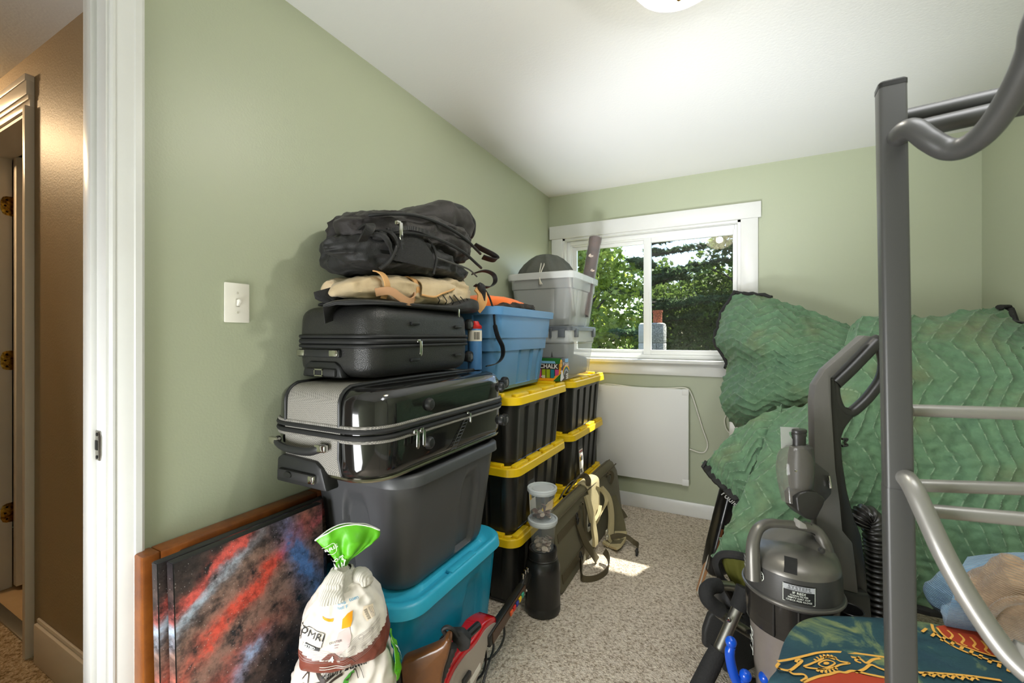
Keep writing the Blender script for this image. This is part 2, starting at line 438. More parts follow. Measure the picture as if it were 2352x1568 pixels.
# ---- the doorway at the left edge (jamb, stop, fluted casing, strike plate)
d1 = struct_root('door_1', (XL-.06, .47, 0))
struct('jamb', box(XL-WT-.004, XL+.004, .472, .497, 0, 2.20), WHITE, d1)
struct('jamb_stop', box(XL-.085, XL-.045, .460, .474, 0, 2.19, .003), WHITE, d1)
struct('jamb', box(XL-WT-.004, XL+.004, -.42, -.395, 0, 2.20), WHITE, d1)
struct('head_jamb', box(XL-WT-.004, XL+.004, -.42, .497, 2.175, 2.20), WHITE, d1)
def casing_prof(y0, w, h=.021):
    """moulded casing section: (y, thickness)"""
    return [(y0, 0), (y0, h*.45), (y0+w*.06, h*.62), (y0+w*.13, h*.62), (y0+w*.17, h*.52), (y0+w*.30, h*.66), (y0+w*.5, h*.8),
            (y0+w*.66, h*.86), (y0+w*.70, h*1.0), (y0+w*.9, h), (y0+w, h*.8), (y0+w, 0)]
def zpost(prof, x0, sx, z0, z1):
    r = [[V((x0+sx*t, y, z)) for y, t in prof] for z in (z0, z1)]
    return loft(r)
struct('casing', zpost(casing_prof(.478, .066), XL, 1, 0, 2.27), WHITE, d1, sharp=25)
struct('casing', zpost([(2*.0385-y, t) for y, t in casing_prof(.478, .066)], XL, 1, 0, 2.27), WHITE, d1, sharp=25)
struct('head_casing', box(XL, XL+.02, -.46, .54, 2.19, 2.27, .004), WHITE, d1)
struct('hall_casing', box(XL-WT-.022, XL-WT, .480, .545, 0, 2.26, .004), WHITE, d1)
stk = MB().add(prism([V((XL-.052+a, .4715, 1.015+b)) for a, b in ((0, -.036), (.03, -.036), (.036, -.022), (.037, .022), (.03, .036), (0, .036))], (0, -.0022, 0), .0005))
stk.add(box(XL-.047, XL-.041, .4688, .4693, 1.004, 1.028))
sp = struct('strike_plate', stk, STEEL, d1)
m = MB()
for dz in (-.028, .028): m.add(lathe([(.0045, 0), (.0045, .0012), (.002, .0016)], 12), mx=axis_mx((XL-.036, .4693, 1.015+dz), (0, -1, 0)))
m.add(box(XL-.045, XL-.033, .4683, .4692, 1.004, 1.028))
struct('screw', m, BLACKHOLE, sp)

# ---- hall beyond the doorway
m = MB()
for g in (box(-2.497, XL-WT, .65, .77, 0, ZC), box(-3.30, -2.497, .65, .77, 2.26, ZC), box(-4.3, -3.30, .65, .77, 0, ZC)): m.add(g)
struct('wall_hall', m, TAN)
struct('wall_hall_end', box(-4.4, -4.3, -2.2, .77, 0, ZC), TAN)
struct('wall_hall_near', box(-4.3, XL-WT, -2.3, -2.2, 0, ZC), TAN)
struct('baseboard_hall', MB().add(box(-2.44, XL-WT, .632, .65, 0, .155, .004)).add(box(-2.44, XL-WT, .641, .65, .155, .172, .004)), WHITE2)
d2 = struct_root('door_2', (-2.9, .70, 0))
struct('casing', box(-2.520, -2.492, .622, .65, 0, 2.202, .003), WHITE2, d2)
hc = MB()
for z0, z1, y in ((2.20, 2.232, .636), (2.228, 2.25, .631), (2.246, 2.305, .626), (2.30, 2.327, .622)): hc.add(box(-3.45, -2.492, y, .65, z0, z1, .003))
struct('head_casing', hc, WHITE2, d2)
struct('jamb', box(-3.30, -3.28, .645, .775, 0, 2.20), WHITE2, d2)
struct('jamb_stop', box(-3.281, -3.268, .655, .70, 0, 2.185, .003), WHITE2, d2)
struct('casing', box(-3.36, -3.295, .628, .65, 0, 2.30, .005), WHITE2, d2)
struct('head_jamb', box(-3.30, -2.50, .645, .775, 2.185, 2.205), WHITE2, d2)
slab = struct('door_slab', box(-3.252, -3.212, .772, 1.50, .02, 2.19, .003), WHITE2, d2)
for z in (1.945, 1.16, .385):
    h = MB()
    h.add(prism([V((-3.2795, .735+a, z+b)) for a, b in ((0, -.02), (.008, -.042), (.02, -.048), (.05, -.05), (.05, .05), (.02, .048), (.008, .042), (0, .02))], (.0025, 0, 0), .0006))
    for k in range(5): h.add(lathe([(.006, 0), (.0065, .002), (.0065, .016), (.006, .018)], 10, (-3.272, .790, z-.05+k*.02)))
    h.add(box(-3.268, -3.252, .786, .790, z-.05, z+.05))
    hg = struct('hinge', h, BRASS, d2)
    s_ = MB()
    for a, b in ((.016, .03), (.010, 0), (.016, -.03)): s_.add(lathe([(.005, 0), (.004, .0012)], 10), mx=axis_mx((-3.277, .735+a+.006, z+b), (1, 0, 0)))
    struct('screw', s_, M('dark_screw', (40, 30, 18), .5, 1) if z == 1.945 else bpy.data.materials['dark_screw'], hg)
VINYLF = M('tan_vinyl_floor', (196, 168, 128), .35, var=(9, (180, 150, 112), .2))
struct('floor_closet', box(-4.3, -2.3, .66, 1.9, -.08, -.002), VINYLF)
struct('trim_threshold', box(-3.29, -2.50, .655, .70, 0, .008, .003), STEEL)
struct('wall_closet', MB().add(box(-4.3, -2.3, 1.9, 2.0, 0, ZC)).add(box(-2.4, -2.3, .77, 1.9, 0, ZC)).add(box(-4.4, -4.3, .77, 2.0, 0, ZC)), M('closet_paint', (150, 158, 156), .7))
struct('ceiling_closet', box(-4.3, -2.3, .77, 2.0, ZC-.02, ZC+.1), CEIL)
# shelf unit and boxes glimpsed through the hinge gap
shf = thing('shelf_unit', 'pale shelf unit glimpsed through the hinge gap of the hall door', 'shelf', (-4.0, 1.4, 0))
WOODL = M('pale_shelf', (176, 178, 172), .6)
for x in (-4.28, -3.70): obj('side_panel', box(x, x+.02, 1.1, 1.85, 0, 2.1), WOODL, shf)
for z in (.1, .62, 1.1, 1.42, 1.78): obj('shelf_board', box(-4.26, -3.70, 1.1, 1.85, z, z+.02), WOODL, shf)
for i, (y, z, dy, dz, c, lb) in enumerate(((1.15, .64, .3, .26, (176, 52, 34), 'red box on the lower shelf behind the hall door'),
        (1.14, 1.44, .34, .2, (60, 34, 26), 'dark brown box on the upper shelf behind the hall door'),
        (1.2, 1.12, .3, .16, (196, 150, 60), 'yellow box on the middle shelf behind the hall door'),
        (1.2, .12, .3, .2, (150, 44, 30), 'rust red box on the bottom shelf behind the hall door'))):
    b_ = thing('storage_carton', lb, 'box', (-3.9, y+dy/2, z))
    obj('carton', box(-4.05, -3.75, y, y+dy, z, z+dz*.75, .004), M('carton_%d' % i, c, .6), b_)
    obj('lid', box(-4.056, -3.744, y-.006, y+dy+.006, z+dz*.7, z+dz, .004), M('carton_lid_%d' % i, tuple(int(q*.8) for q in c), .6), b_)

# ---- things on the walls
sw = thing('light_switch', 'white toggle light switch plate on the green left wall', 'light switch', (XL, .782, 1.387))
PW = box(XL, XL+.006, .782-.0375, .782+.0375, 1.387-.0605, 1.387+.0605, .003)
obj('wall_plate', PW, PLASTICW, sw)
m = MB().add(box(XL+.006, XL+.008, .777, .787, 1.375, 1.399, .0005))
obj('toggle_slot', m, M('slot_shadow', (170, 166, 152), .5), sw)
obj('toggle', prism([V((XL+.006+a, .7785, 1.387+b)) for a, b in ((0, -.009), (.004, -.010), (.016, .004), (.013, .011), (0, .009))], (0, .007, 0), .001), PLASTICW, sw)
for dz in (-.03, .03): obj('screw', MB().add(lathe([(.004, 0), (.0035, .0012), (.001, .0014)], 12), mx=axis_mx((XL+.006, .782, 1.387+dz), (1, 0, 0))), M('screw_cream', (200, 196, 182), .4) if dz < 0 else bpy.data.materials['screw_cream'], sw)

ph = thing('panel_heater', 'white flat panel heater mounted on the green wall under the window', 'heater', (-.61, YF-.02, .226))
obj('panel', box(-.945, -.279, YF-.045, YF-.022, .226, .904, .004), HEAT, ph)
for cx, cz in ((-.30, .885), (-.30, .245), (-.925, .885)):
    obj('corner_clip', box(cx-.022, cx+.0225, YF-.0475, YF-.022, cz-.022, cz+.0215, .003), HEAT, ph)
for x in (-.85, -.42): obj('wall_bracket', box(x, x+.05, YF-.022, YF, .3, .85), HEAT, ph)
crd = [P(1376, 887, y=3.285), P(1390, 882, y=3.28), P(1420, 884, y=3.272), P(1470, 890, y=3.272), P(1540, 891, y=3.272), P(1575, 891, y=3.272), P(1588, 905, y=3.276),
       P(1600, 940, y=3.28), P(1614, 985, y=3.285), P(1625, 1018, y=3.285), P(1621, 1035, y=3.285), P(1608, 1039, y=3.285), P(1584, 1031, y=3.285)]
obj('power_cord', tube(spl(crd, 8), .0042, 8), M('white_cord', (228, 226, 216), .4), ph)

cl = thing('ceiling_light', 'glowing round flush dome lamp on the white ceiling', 'ceiling light', (-.139, 1.325, 2.43))
lc = (-.139, 1.325, 2.43)
obj('base_ring', lathe([(.001, 0), (.172, 0), (.176, -.006), (.174, -.040), (.169, -.044), (.166, -.040), (.160, -.012), (.001, -.010)], 40, lc), M('lamp_ring', (230, 224, 206), .35), cl)
def domemat():
    m, t, b = base('lamp_glass'); L = t.links.new
    b.inputs['Base Color'].default_value = lin((255, 250, 225)); b.inputs['Roughness'].default_value = .25
    b.inputs['Emission Color'].default_value = (1, .95, .76, 1); b.inputs['Emission Strength'].default_value = 2.1
    tr = N(t, 'BsdfTransparent'); mx = N(t, 'MixShader'); mx.inputs[0].default_value = .55
    L(tr.outputs[0], mx.inputs[1]); L(b.outputs[0], mx.inputs[2]); L(mx.outputs[0], t.nodes['Material Output'].inputs[0])
    return m
obj('glass_dome', lathe([(.156, -.038), (.154, -.058), (.142, -.088), (.119, -.118), (.086, -.142), (.047, -.156), (.008, -.161)], 40, lc), domemat(), cl)
obj('finial', lathe([(.008, -.159), (.010, -.164), (.006, -.172), (.001, -.175)], 16, lc), BRASS, cl)
def lamp(loc, e, col, r):
    l = bpy.data.lights.new('bulb', 'POINT'); l.energy = e; l.color = col; l.shadow_soft_size = r
    o = bpy.data.objects.new('bulb', l); COL.objects.link(o); o.location = V(loc)*S
lamp((lc[0], lc[1], 2.372), CEIL_LAMP, (1, .97, .92), .03)
hl = thing('hall_ceiling_light', 'warm dome lamp on the hall ceiling beyond the doorway', 'ceiling light', (-3.4, .2, 2.43))
obj('base_ring', lathe([(.001, 0), (.14, 0), (.14, -.018), (.12, -.02)], 32, (-3.4, .2, 2.43)), bpy.data.materials['lamp_ring'], hl)
obj('glass_dome', lathe([(.132, -.018), (.125, -.05), (.095, -.085), (.05, -.105), (.005, -.11)], 32, (-3.4, .2, 2.43)), bpy.data.materials['lamp_glass'], hl)
lamp((-3.4, .2, 2.385), HALL_LAMP, (1, .70, .40), .06)

# ================================================================ OUTDOORS
BARK = M('bark', (84, 76, 66), .9, var=(8, (58, 52, 46), .2), bump=(20, .6))
def leafmat(name, a, b):
    m, t, bs = base(name); L = t.links.new
    tc = N(t, 'TexCoord'); n = N(t, 'TexNoise', i_Scale=1.3, i_Detail=3.0); L(tc.outputs['Object'], n.inputs['Vector'])
    g = N(t, 'NewGeometry'); ad = N(t, 'Math', operation='MULTIPLY_ADD'); L(g.outputs['Random Per Island'], ad.inputs[0]); ad.inputs[1].default_value = .6
    r = N(t, 'MapRange', i_From_Min=.3, i_From_Max=.7, i_To_Max=.4); L(n.outputs[0], r.inputs[0]); L(r.outputs[0], ad.inputs[2])
    x = N(t, 'Mix', data_type='RGBA'); L(ad.outputs[0], x.inputs[0]); x.inputs[6].default_value = lin(a); x.inputs[7].default_value = lin(b)
    L(x.outputs[2], bs.inputs['Base Color']); bs.inputs['Roughness'].default_value = .5
    tl = N(t, 'BsdfTranslucent'); L(x.outputs[2], tl.inputs[0]); mx = N(t, 'MixShader'); mx.inputs[0].default_value = .6
    L(bs.outputs[0], mx.inputs[1]); L(tl.outputs[0], mx.inputs[2]); L(mx.outputs[0], t.nodes['Material Output'].inputs[0])
    return m
LEAF1 = leafmat('maple_leaf', (84, 112, 38), (188, 200, 86)); LEAF2 = leafmat('oak_leaf', (60, 86, 40), (140, 162, 80)); LEAF3 = leafmat('pine_needle', (52, 76, 52), (110, 132, 90))
GZ = -3.2
struct('ground_outside', box(-30, 24, YF+.4, 44, GZ-.2, GZ), M('forest_floor', (92, 104, 58), .95, var=(.6, (66, 70, 40), .2)))
def leaves(rng, clumps, per, size, flat=False):
    m = MB(); vs = m.v; fs = m.f
    for c, r in clumps:
        for _ in range(per):
            d = V((rng.gauss(0, 1), rng.gauss(0, 1), rng.gauss(0, 1)*(.28 if flat else 1))); d.normalize()
            p = c+V((d.x*r, d.y*r, d.z*r*(.3 if flat else .85)))*rng.uniform(.35, 1)**.6
            s = size*rng.uniform(.6, 1.3); a = V((rng.gauss(0, 1), rng.gauss(0, 1), rng.gauss(0, .6))).normalized()
            b = a.cross(V((rng.gauss(0, 1), rng.gauss(0, 1), rng.gauss(0, 1)))).normalized()*(.34 if flat else .62)
            k = len(vs); vs += [p-a*s, p-b*s, p+a*s, p+b*s]; fs.append([k, k+1, k+2, k+3])
    m.uv = [(0, 0)]*len(vs); m.m = [0]*len(fs); return m
def tree(name, label, x, y, ht, cr, leaf, seed, group, z0=GZ, low=.12, n=60, per=150, size=.095):
    rng = random.Random(seed); t = thing(name, label, 'tree', (x, y, z0), group)
    top = V((x+rng.uniform(-.3, .3), y, z0+ht*.92))
    pts = [V((x, y, z0)), V((x+rng.uniform(-.2, .2), y, z0+ht*.4)), top]
    obj('trunk', tube(spl(pts, 4), [.17*ht/9*(1-.09*i) for i in range(9)], 8), BARK, t)
    cl_ = []; br = MB()
    for i in range(n):
        h = low+(1-low)*(i+.5)/n; w_ = cr*math.sin(pi*min(1, .18+h*.80))**.7
        a = rng.uniform(0, 2*pi); q = rng.uniform(.25, 1)
        c = V((x+math.cos(a)*w_*q, y+math.sin(a)*w_*q, z0+ht*h)); cl_.append((c, cr*rng.uniform(.24, .42)))
        if i % 4 == 0:
            s0 = V((x, y, z0+ht*h*.86)); br.add(tube([s0, (s0+c)/2+V((0, 0, .1)), c], [.045, .03, .012], 5))
    obj('branches', br, BARK, t, kind='stuff')
    obj('foliage', leaves(rng, cl_, per, size), leaf, t, kind='stuff')
    return t
def pine(label, x, y, ht, cr, seed, group):
    rng = random.Random(seed); t = thing('pine_tree', label, 'tree', (x, y, GZ), group)
    obj('trunk', tube([V((x, y, GZ)), V((x, y, GZ+ht*.5)), V((x+.05, y, GZ+ht))], [.2, .15, .03], 8), BARK, t)
    cl_ = []; br = MB()
    for i in range(34):
        h = .42+.58*i/34; L_ = cr*(1.15-h)*rng.uniform(.7, 1.25)*1.5; a = rng.uniform(0, 2*pi)
        s0 = V((x, y, GZ+ht*h)); d = V((math.cos(a), math.sin(a), .06)); e = s0+d*L_
        br.add(tube([s0, s0+d*L_*.5, e], [.05, .03, .01], 5))
        for k in range(4): cl_.append((s0+d*L_*(.35+.22*k)+V((0, 0, .06)), .30+.1*rng.random()))
    obj('branches', br, BARK, t, kind='stuff'); obj('foliage', leaves(rng, cl_, 90, .12, True), LEAF3, t, kind='stuff')
    return t
TL = 'leafy tree seen through the window'
for i, (x, y, h, cr, lf, lb) in enumerate((
        (-5.6, 12.5, 7.3, 2.3, LEAF1, 'bright green maple filling the left window pane, leftmost of the near trees'),
        (-4.1, 13.5, 7.7, 1.9, LEAF1, 'yellow green maple seen just left of the window mullion'),
        (-2.2, 16.5, 6.0, 2.0, LEAF2, 'bushy green tree behind the chimney, low part of the right pane'),
        (-.7, 15.5, 6.2, 2.1, LEAF2, 'dull green tree in the middle of the right window pane'),
        (.45, 14.5, 8.6, 1.9, LEAF2, 'tall dark leafy tree at the right edge of the right window pane'),
        (-7.6, 15, 8.4, 2.4, LEAF1, 'green tree at the left edge of the left pane, half hidden by the window frame'),
        (2.4, 16, 7.5, 2.2, LEAF2, 'green tree past the right window edge, behind the quilted blanket'))):
    tree('maple_tree' if lf is LEAF1 else 'oak_tree', lb, x, y, h, cr, lf, 11+i, None)
for i, (x, y, h) in enumerate(((-9, 21, 9.5), (-6.3, 22, 9), (-3.6, 23, 8), (-1.1, 22, 7.4), (1.4, 21, 8.2), (3.8, 23, 9))):
    tree('oak_tree', 'leafy tree in the far row of woods, '+('at its left end', 'second from its left end', 'third from its left end', 'third from its right end', 'second from its right end', 'at its right end')[i], x, y, h, 2.3, LEAF2, 40+i, 'far row of trees', n=40, per=110, size=.14)
pine('tall dark pine with layered boughs in the left half of the right pane', -2.62, 15.2, 10.4, 2.6, 5, None)
for i, (x, y, h) in enumerate(((-2.55, 8.6, 3.9), (-3.6, 9.4, 3.6))):
    tree('shrub', ['small blue green bush low in the left pane by the clear bin', 'low bush left of the chimney, behind the clear bin'][i], x, y, h, .75, LEAF3, 70+i, None, low=.1, n=18, per=110, size=.08)
struct('added_sun_blocker', MB().add(box(-3.5, 3.5, YF+.12, YF+.86, 2.66, 2.70)).add(box(-3.5, 3.5, YF+.84, YF+.87, 2.64, 2.82)), WHITE)  # unseen overhang, added to block the upper sun rays at the window
# chimney
CONC = M('concrete_block', (186, 182, 172), .9, var=(14, (160, 156, 148), .25), bump=(60, .5))
c0 = P(1462, 775, y=7.6); c1 = P(1530, 775, y=7.6); cxm = (c0.x+c1.x)/2; hw = .205
ch = thing('block_chimney', 'grey concrete block chimney with a clay flue outside the window', 'chimney', (cxm, 7.75, GZ))
zt = P(1495, 748, y=7.6).z
rng = random.Random(3)
blk = None
for k in range(7):
    z1 = zt-k*.30
    for i, (x0, x1, y0, y1) in enumerate(((cxm-hw, cxm-.004, 7.56, 7.94), (cxm+.004, cxm+hw, 7.56, 7.94))):
        x0 += (.09 if i else 0)*(k % 2); x1 += (.09 if not i else 0)*(k % 2)
        obj('block', box(x0, x1, y0, y1, z1-.29, z1, .008), CONC, ch)
obj('mortar', box(cxm-hw+.012, cxm+hw-.012, 7.572, 7.93, GZ, zt-.02), M('mortar', (150, 147, 140), .95), ch)
obj('cap', loft([[V((cxm+a, 7.75+b, zt+z)) for a, b in rr(2*hw*s, .38*s, .05)] for z, s in ((0, 1.0), (.03, .98), (.05, .86))]), CONC, ch)
fx = cxm+.085
obj('flue', lathe([(.075, 0), (.075, .20), (.085, .20), (.085, .24), (.06, .24), (.06, .1)], 20, (fx, 7.75, zt+.03)), M('clay_flue', (196, 106, 70), .8), ch)
# ================================================================ LEFT SIDE: FRAME, CANVASES, TOTES, SUITCASES
WOOD = M('walnut_frame', (150, 86, 30), .35, var=(7, (104, 54, 18), .16), bump=(60, .12))
BLK = M('black_plastic', (26, 26, 25), .38); BLKM = M('matte_black', (30, 30, 30), .6)
BLKTOTE = M('black_tote_plastic', (33, 33, 31), .33, bump=(220, .03))
YEL = M('yellow_lid_plastic', (236, 197, 22), .34, bump=(220, .02))
TEAL = M('teal_tote_plastic', (8, 146, 184), .36, bump=(200, .04)); TEALL = M('teal_lid_plastic', (52, 178, 214), .34)
GREYT = M('charcoal_tote_plastic', (72, 73, 75), .42, var=(5, (66, 67, 69), .3), bump=(260, .05))
BLUE = M('denim_blue_plastic', (84, 134, 178), .38, bump=(220, .03))

# ---- wooden picture frame leaning on the wall, with three canvases in front of it
lean = .022
pf = thing('picture_frame', 'brown wooden picture frame leaning on the green wall behind the galaxy canvases', 'picture frame', (-1.32, .79, 0))
def fbar(y0, y1, z0, z1, nm='frame_rail'):
    g = box(-1.352, -1.298, y0, y1, z0, z1, .005)
    return obj(nm, ([V((p.x+(.737-p.z)*lean, p.y, p.z)) for p in g[0]], g[1]), WOOD, pf)
fbar(.522, .560, 0.002, .737); fbar(1.022, 1.060, .002, .737); fbar(.560, 1.022, .699, .737); fbar(.560, 1.022, .002, .040)
fg = MB()
for y0, y1, z0, z1 in ((.560, .572, .04, .699), (1.010, 1.022, .04, .699), (.572, 1.010, .687, .699)):
    g = box(-1.335, -1.315, y0, y1, z0, z1); fg.add(([V((p.x+(.737-p.z)*lean, p.y, p.z)) for p in g[0]], g[1]))
obj('inner_lip', fg, M('dark_walnut', (70, 34, 12), .5), pf)
g = box(-1.345, -1.335, .56, 1.022, .04, .699); obj('backing', ([V((p.x+(.737-p.z)*lean, p.y, p.z)) for p in g[0]], g[1]), BLKM, pf)

def galaxymat(name, full=True):
    m, t, b = base(name); L = t.links.new
    tc = N(t, 'UVMap'); sp = N(t, 'SeparateXYZ')
    nz = N(t, 'TexNoise', i_Scale=3.2, i_Detail=9.0, i_Roughness=.68); L(tc.outputs[0], nz.inputs['Vector'])
    nb = N(t, 'TexNoise', i_Scale=7.0, i_Detail=9.0, i_Roughness=.7); L(tc.outputs[0], nb.inputs['Vector'])
    L(tc.outputs[0], sp.inputs[0])
    def mth(op, a, b_=None, c=None):
        n = N(t, 'Math', operation=op)
        for i, q in enumerate((a, b_, c)):
            if q is None: continue
            if isinstance(q, (int, float)): n.inputs[i].default_value = q
            else: L(q, n.inputs[i])
        return n.outputs[0]
    # d: distance along the diagonal bands, warped by noise
    wob = mth('MULTIPLY_ADD', nz.outputs[0], .34, -.17)
    X, Y = sp.outputs[0], sp.outputs[1]
    def band(a, c, wd, xc, xw):
        """soft band around y = c + a*x, fading away from xc"""
        l = mth('SUBTRACT', mth('ADD', Y, wob), mth('MULTIPLY_ADD', X, a, c))
        g = mth('EXPONENT', mth('MULTIPLY', mth('POWER', mth('DIVIDE', l, wd), 2.0), -1.0))
        f = mth('EXPONENT', mth('MULTIPLY', mth('POWER', mth('DIVIDE', mth('SUBTRACT', X, xc), xw), 2.0), -1.0))
        return mth('MULTIPLY', g, f)
    ctr = N(t, 'MapRange', i_From_Min=.36, i_From_Max=.62); L(nb.outputs[0], ctr.inputs[0])
    col = None
    def over(prev, fac, rgb, gain, tex=True):
        f = mth('MULTIPLY', fac, gain)
        if tex: f = mth('MULTIPLY', f, ctr.outputs[0])
        cl_ = mth('MINIMUM', f, 1.0)
        x = N(t, 'Mix', data_type='RGBA'); L(cl_, x.inputs[0])
        if isinstance(prev, tuple): x.inputs[6].default_value = prev
        else: L(prev, x.inputs[6])
        x.inputs[7].default_value = lin(rgb); return x.outputs[2]
    col = lin((26, 26, 31))
    col = over(col, band(.42, .42, .34, .42, .60), (140, 112, 100), 2.4)
    col = over(col, band(.75, .66, .05, .14, .30), (170, 186, 204), 1.7)
    col = over(col, band(.72, .745, .045, .26, .26), (214, 92, 84), 2.2)
    col = over(col, band(.62, .42, .075, .40, .36), (216, 84, 66), 2.0)
    col = over(col, band(.50, .16, .09, .26, .34), (170, 70, 58), 1.3)
    col = over(col, band(-1.6, 1.98, .15, .80, .15), (86, 122, 180), 1.8)
    col = over(col, band(.50, .10, .05, .42, .09), (160, 178, 214), 1.8)
    col = over(col, band(.55, .42, .05, .93, .10), (196, 90, 102), 1.2)
    dk = N(t, 'TexNoise', i_Scale=11.0, i_Detail=8.0, i_Roughness=.75); L(tc.outputs[0], dk.inputs['Vector'])
    dr = N(t, 'MapRange', i_From_Min=.38, i_From_Max=.56, i_To_Min=.38, i_To_Max=1.15); L(dk.outputs[0], dr.inputs[0])
    mu = N(t, 'Mix', data_type='RGBA', blend_type='MULTIPLY'); mu.inputs[0].default_value = 1; L(col, mu.inputs[6]); L(dr.outputs[0], mu.inputs[7]); col = mu.outputs[2]
    st = N(t, 'TexVoronoi', i_Scale=58.0); L(tc.outputs[0], st.inputs['Vector'])
    sm = N(t, 'MapRange', i_From_Min=.13, i_From_Max=.04); L(st.outputs['Distance'], sm.inputs[0])
    sc_ = N(t, 'SeparateColor'); L(st.outputs['Color'], sc_.inputs[0])
    x = N(t, 'Mix', data_type='RGBA'); L(mth('MULTIPLY', sm.outputs[0], mth('GREATER_THAN', sc_.outputs[0], .45)), x.inputs[0]); L(col, x.inputs[6]); x.inputs[7].default_value = lin((226, 224, 222))
    L(x.outputs[2], b.inputs['Base Color']); b.inputs['Roughness'].default_value = .42
    bn = N(t, 'TexNoise', i_Scale=240.0); to = N(t, 'TexCoord'); L(to.outputs['Object'], bn.inputs['Vector'])
    bp = N(t, 'Bump', i_Strength=.2, i_Distance=.002); L(bn.outputs[0], bp.inputs['Height']); L(bp.outputs[0], b.inputs['Normal'])
    return m
GAL = galaxymat('galaxy_print'); EDGE = M('black_canvas_edge', (34, 34, 36), .5, bump=(200, .15))
def canvas(lab, x0, x1, y0, y1, zt, lean, front):
    t = thing('canvas_print', lab, 'canvas', ((x0+x1)/2, (y0+y1)/2, 0))
    sh = lambda g: ([V((p.x+(zt-p.z)*lean, p.y, p.z)) for p in g[0]],)+tuple(g[1:])
    obj('wrapped_edge', sh(box(x0, x1, y0, y1, .004, zt, .003)), EDGE, t)
    obj('printed_face', sh(grid(lambda u, v: V((x1+.0008, y0+.002+(y1-y0-.004)*u, .006+(zt-.008)*v)), 2, 2, uvs=lambda u, v: (u*.94+.03, v*1.55-.52))), GAL, t)
    # the print wraps round the near edge
    obj('printed_side', sh(grid(lambda u, v: V((x1-(x1-x0)*(1-u), y0-.0006, .006+(zt-.008)*v)), 1, 2, uvs=lambda u, v: (u*.03-.02, v*1.55-.52))), GAL, t)
canvas('black edged canvas right against the wooden frame, hindmost of the three leaning canvases', -1.296, -1.270, .600, 1.035, .722, .03, 0)
canvas('black edged canvas showing only its left strip, middle one of the leaning canvases', -1.262, -1.238, .527, .995, .735, .045, 0)
canvas('galaxy canvas with red and blue nebula, front one of the leaning canvases', -1.232, -1.205, .545, .968, .735, .05, 1)

# ---- storage totes
def outl(L_, W_, r, ribs=None, n=6, m=40):
    """outline with vertical ribs pressed in; ribs(side 0..3, 0..1) -> inset"""
    out = []
    o = rr(W_, L_, r, n, m)
    for (x, y) in o:
        d = 0
        if ribs:
            if abs(x) > W_/2-1e-4 and abs(y) < L_/2-r: d = ribs(0, (y+L_/2-r)/(L_-2*r)); x -= math.copysign(d, x)
            elif abs(y) > L_/2-1e-4 and abs(x) < W_/2-r: d = ribs(1, (x+W_/2-r)/(W_-2*r)); y -= math.copysign(d, y)
        out.append((x, y))
    return out
def tote_body(L_, W_, z0, z1, taper, r, ribs, r2=None, m=40, zr=(.05, .93)):
    rings = []
    hh = z1-z0
    def R_(z, s, rib): return [V((x, y, z)) for x, y in outl(L_-2*s, W_-2*s, r-min(s*.3, r*.3), rib, m=m)]
    rings.append(R_(z0, taper+.018, None)); rings.append(R_(z0+.006, taper+.005, None)); rings.append(R_(z0+.02, taper, None))
    for k in (.06, .07, .3, .6, .86, .88): rings.append(R_(z0+hh*k, taper*(1-k), ribs if .065 < k < .87 else None))
    rings.append(R_(z1, 0, None))
    ins = [[V((x, y, z)) for x, y in outl(L_-2*s, W_-2*s, r-.004, None, m=m)] for z, s in ((z1, .006), (z1-.02, .008))]
    return loft(rings+ins, True, True)
def hdx_ribs(side, s):
    k = (.18, .43, .68, .90) if side == 0 else (.3, .7)
    d = .004
    for c in k:
        a = abs(s-c)
        if a < .034: return .013
        if a < .044: return .008
    return d
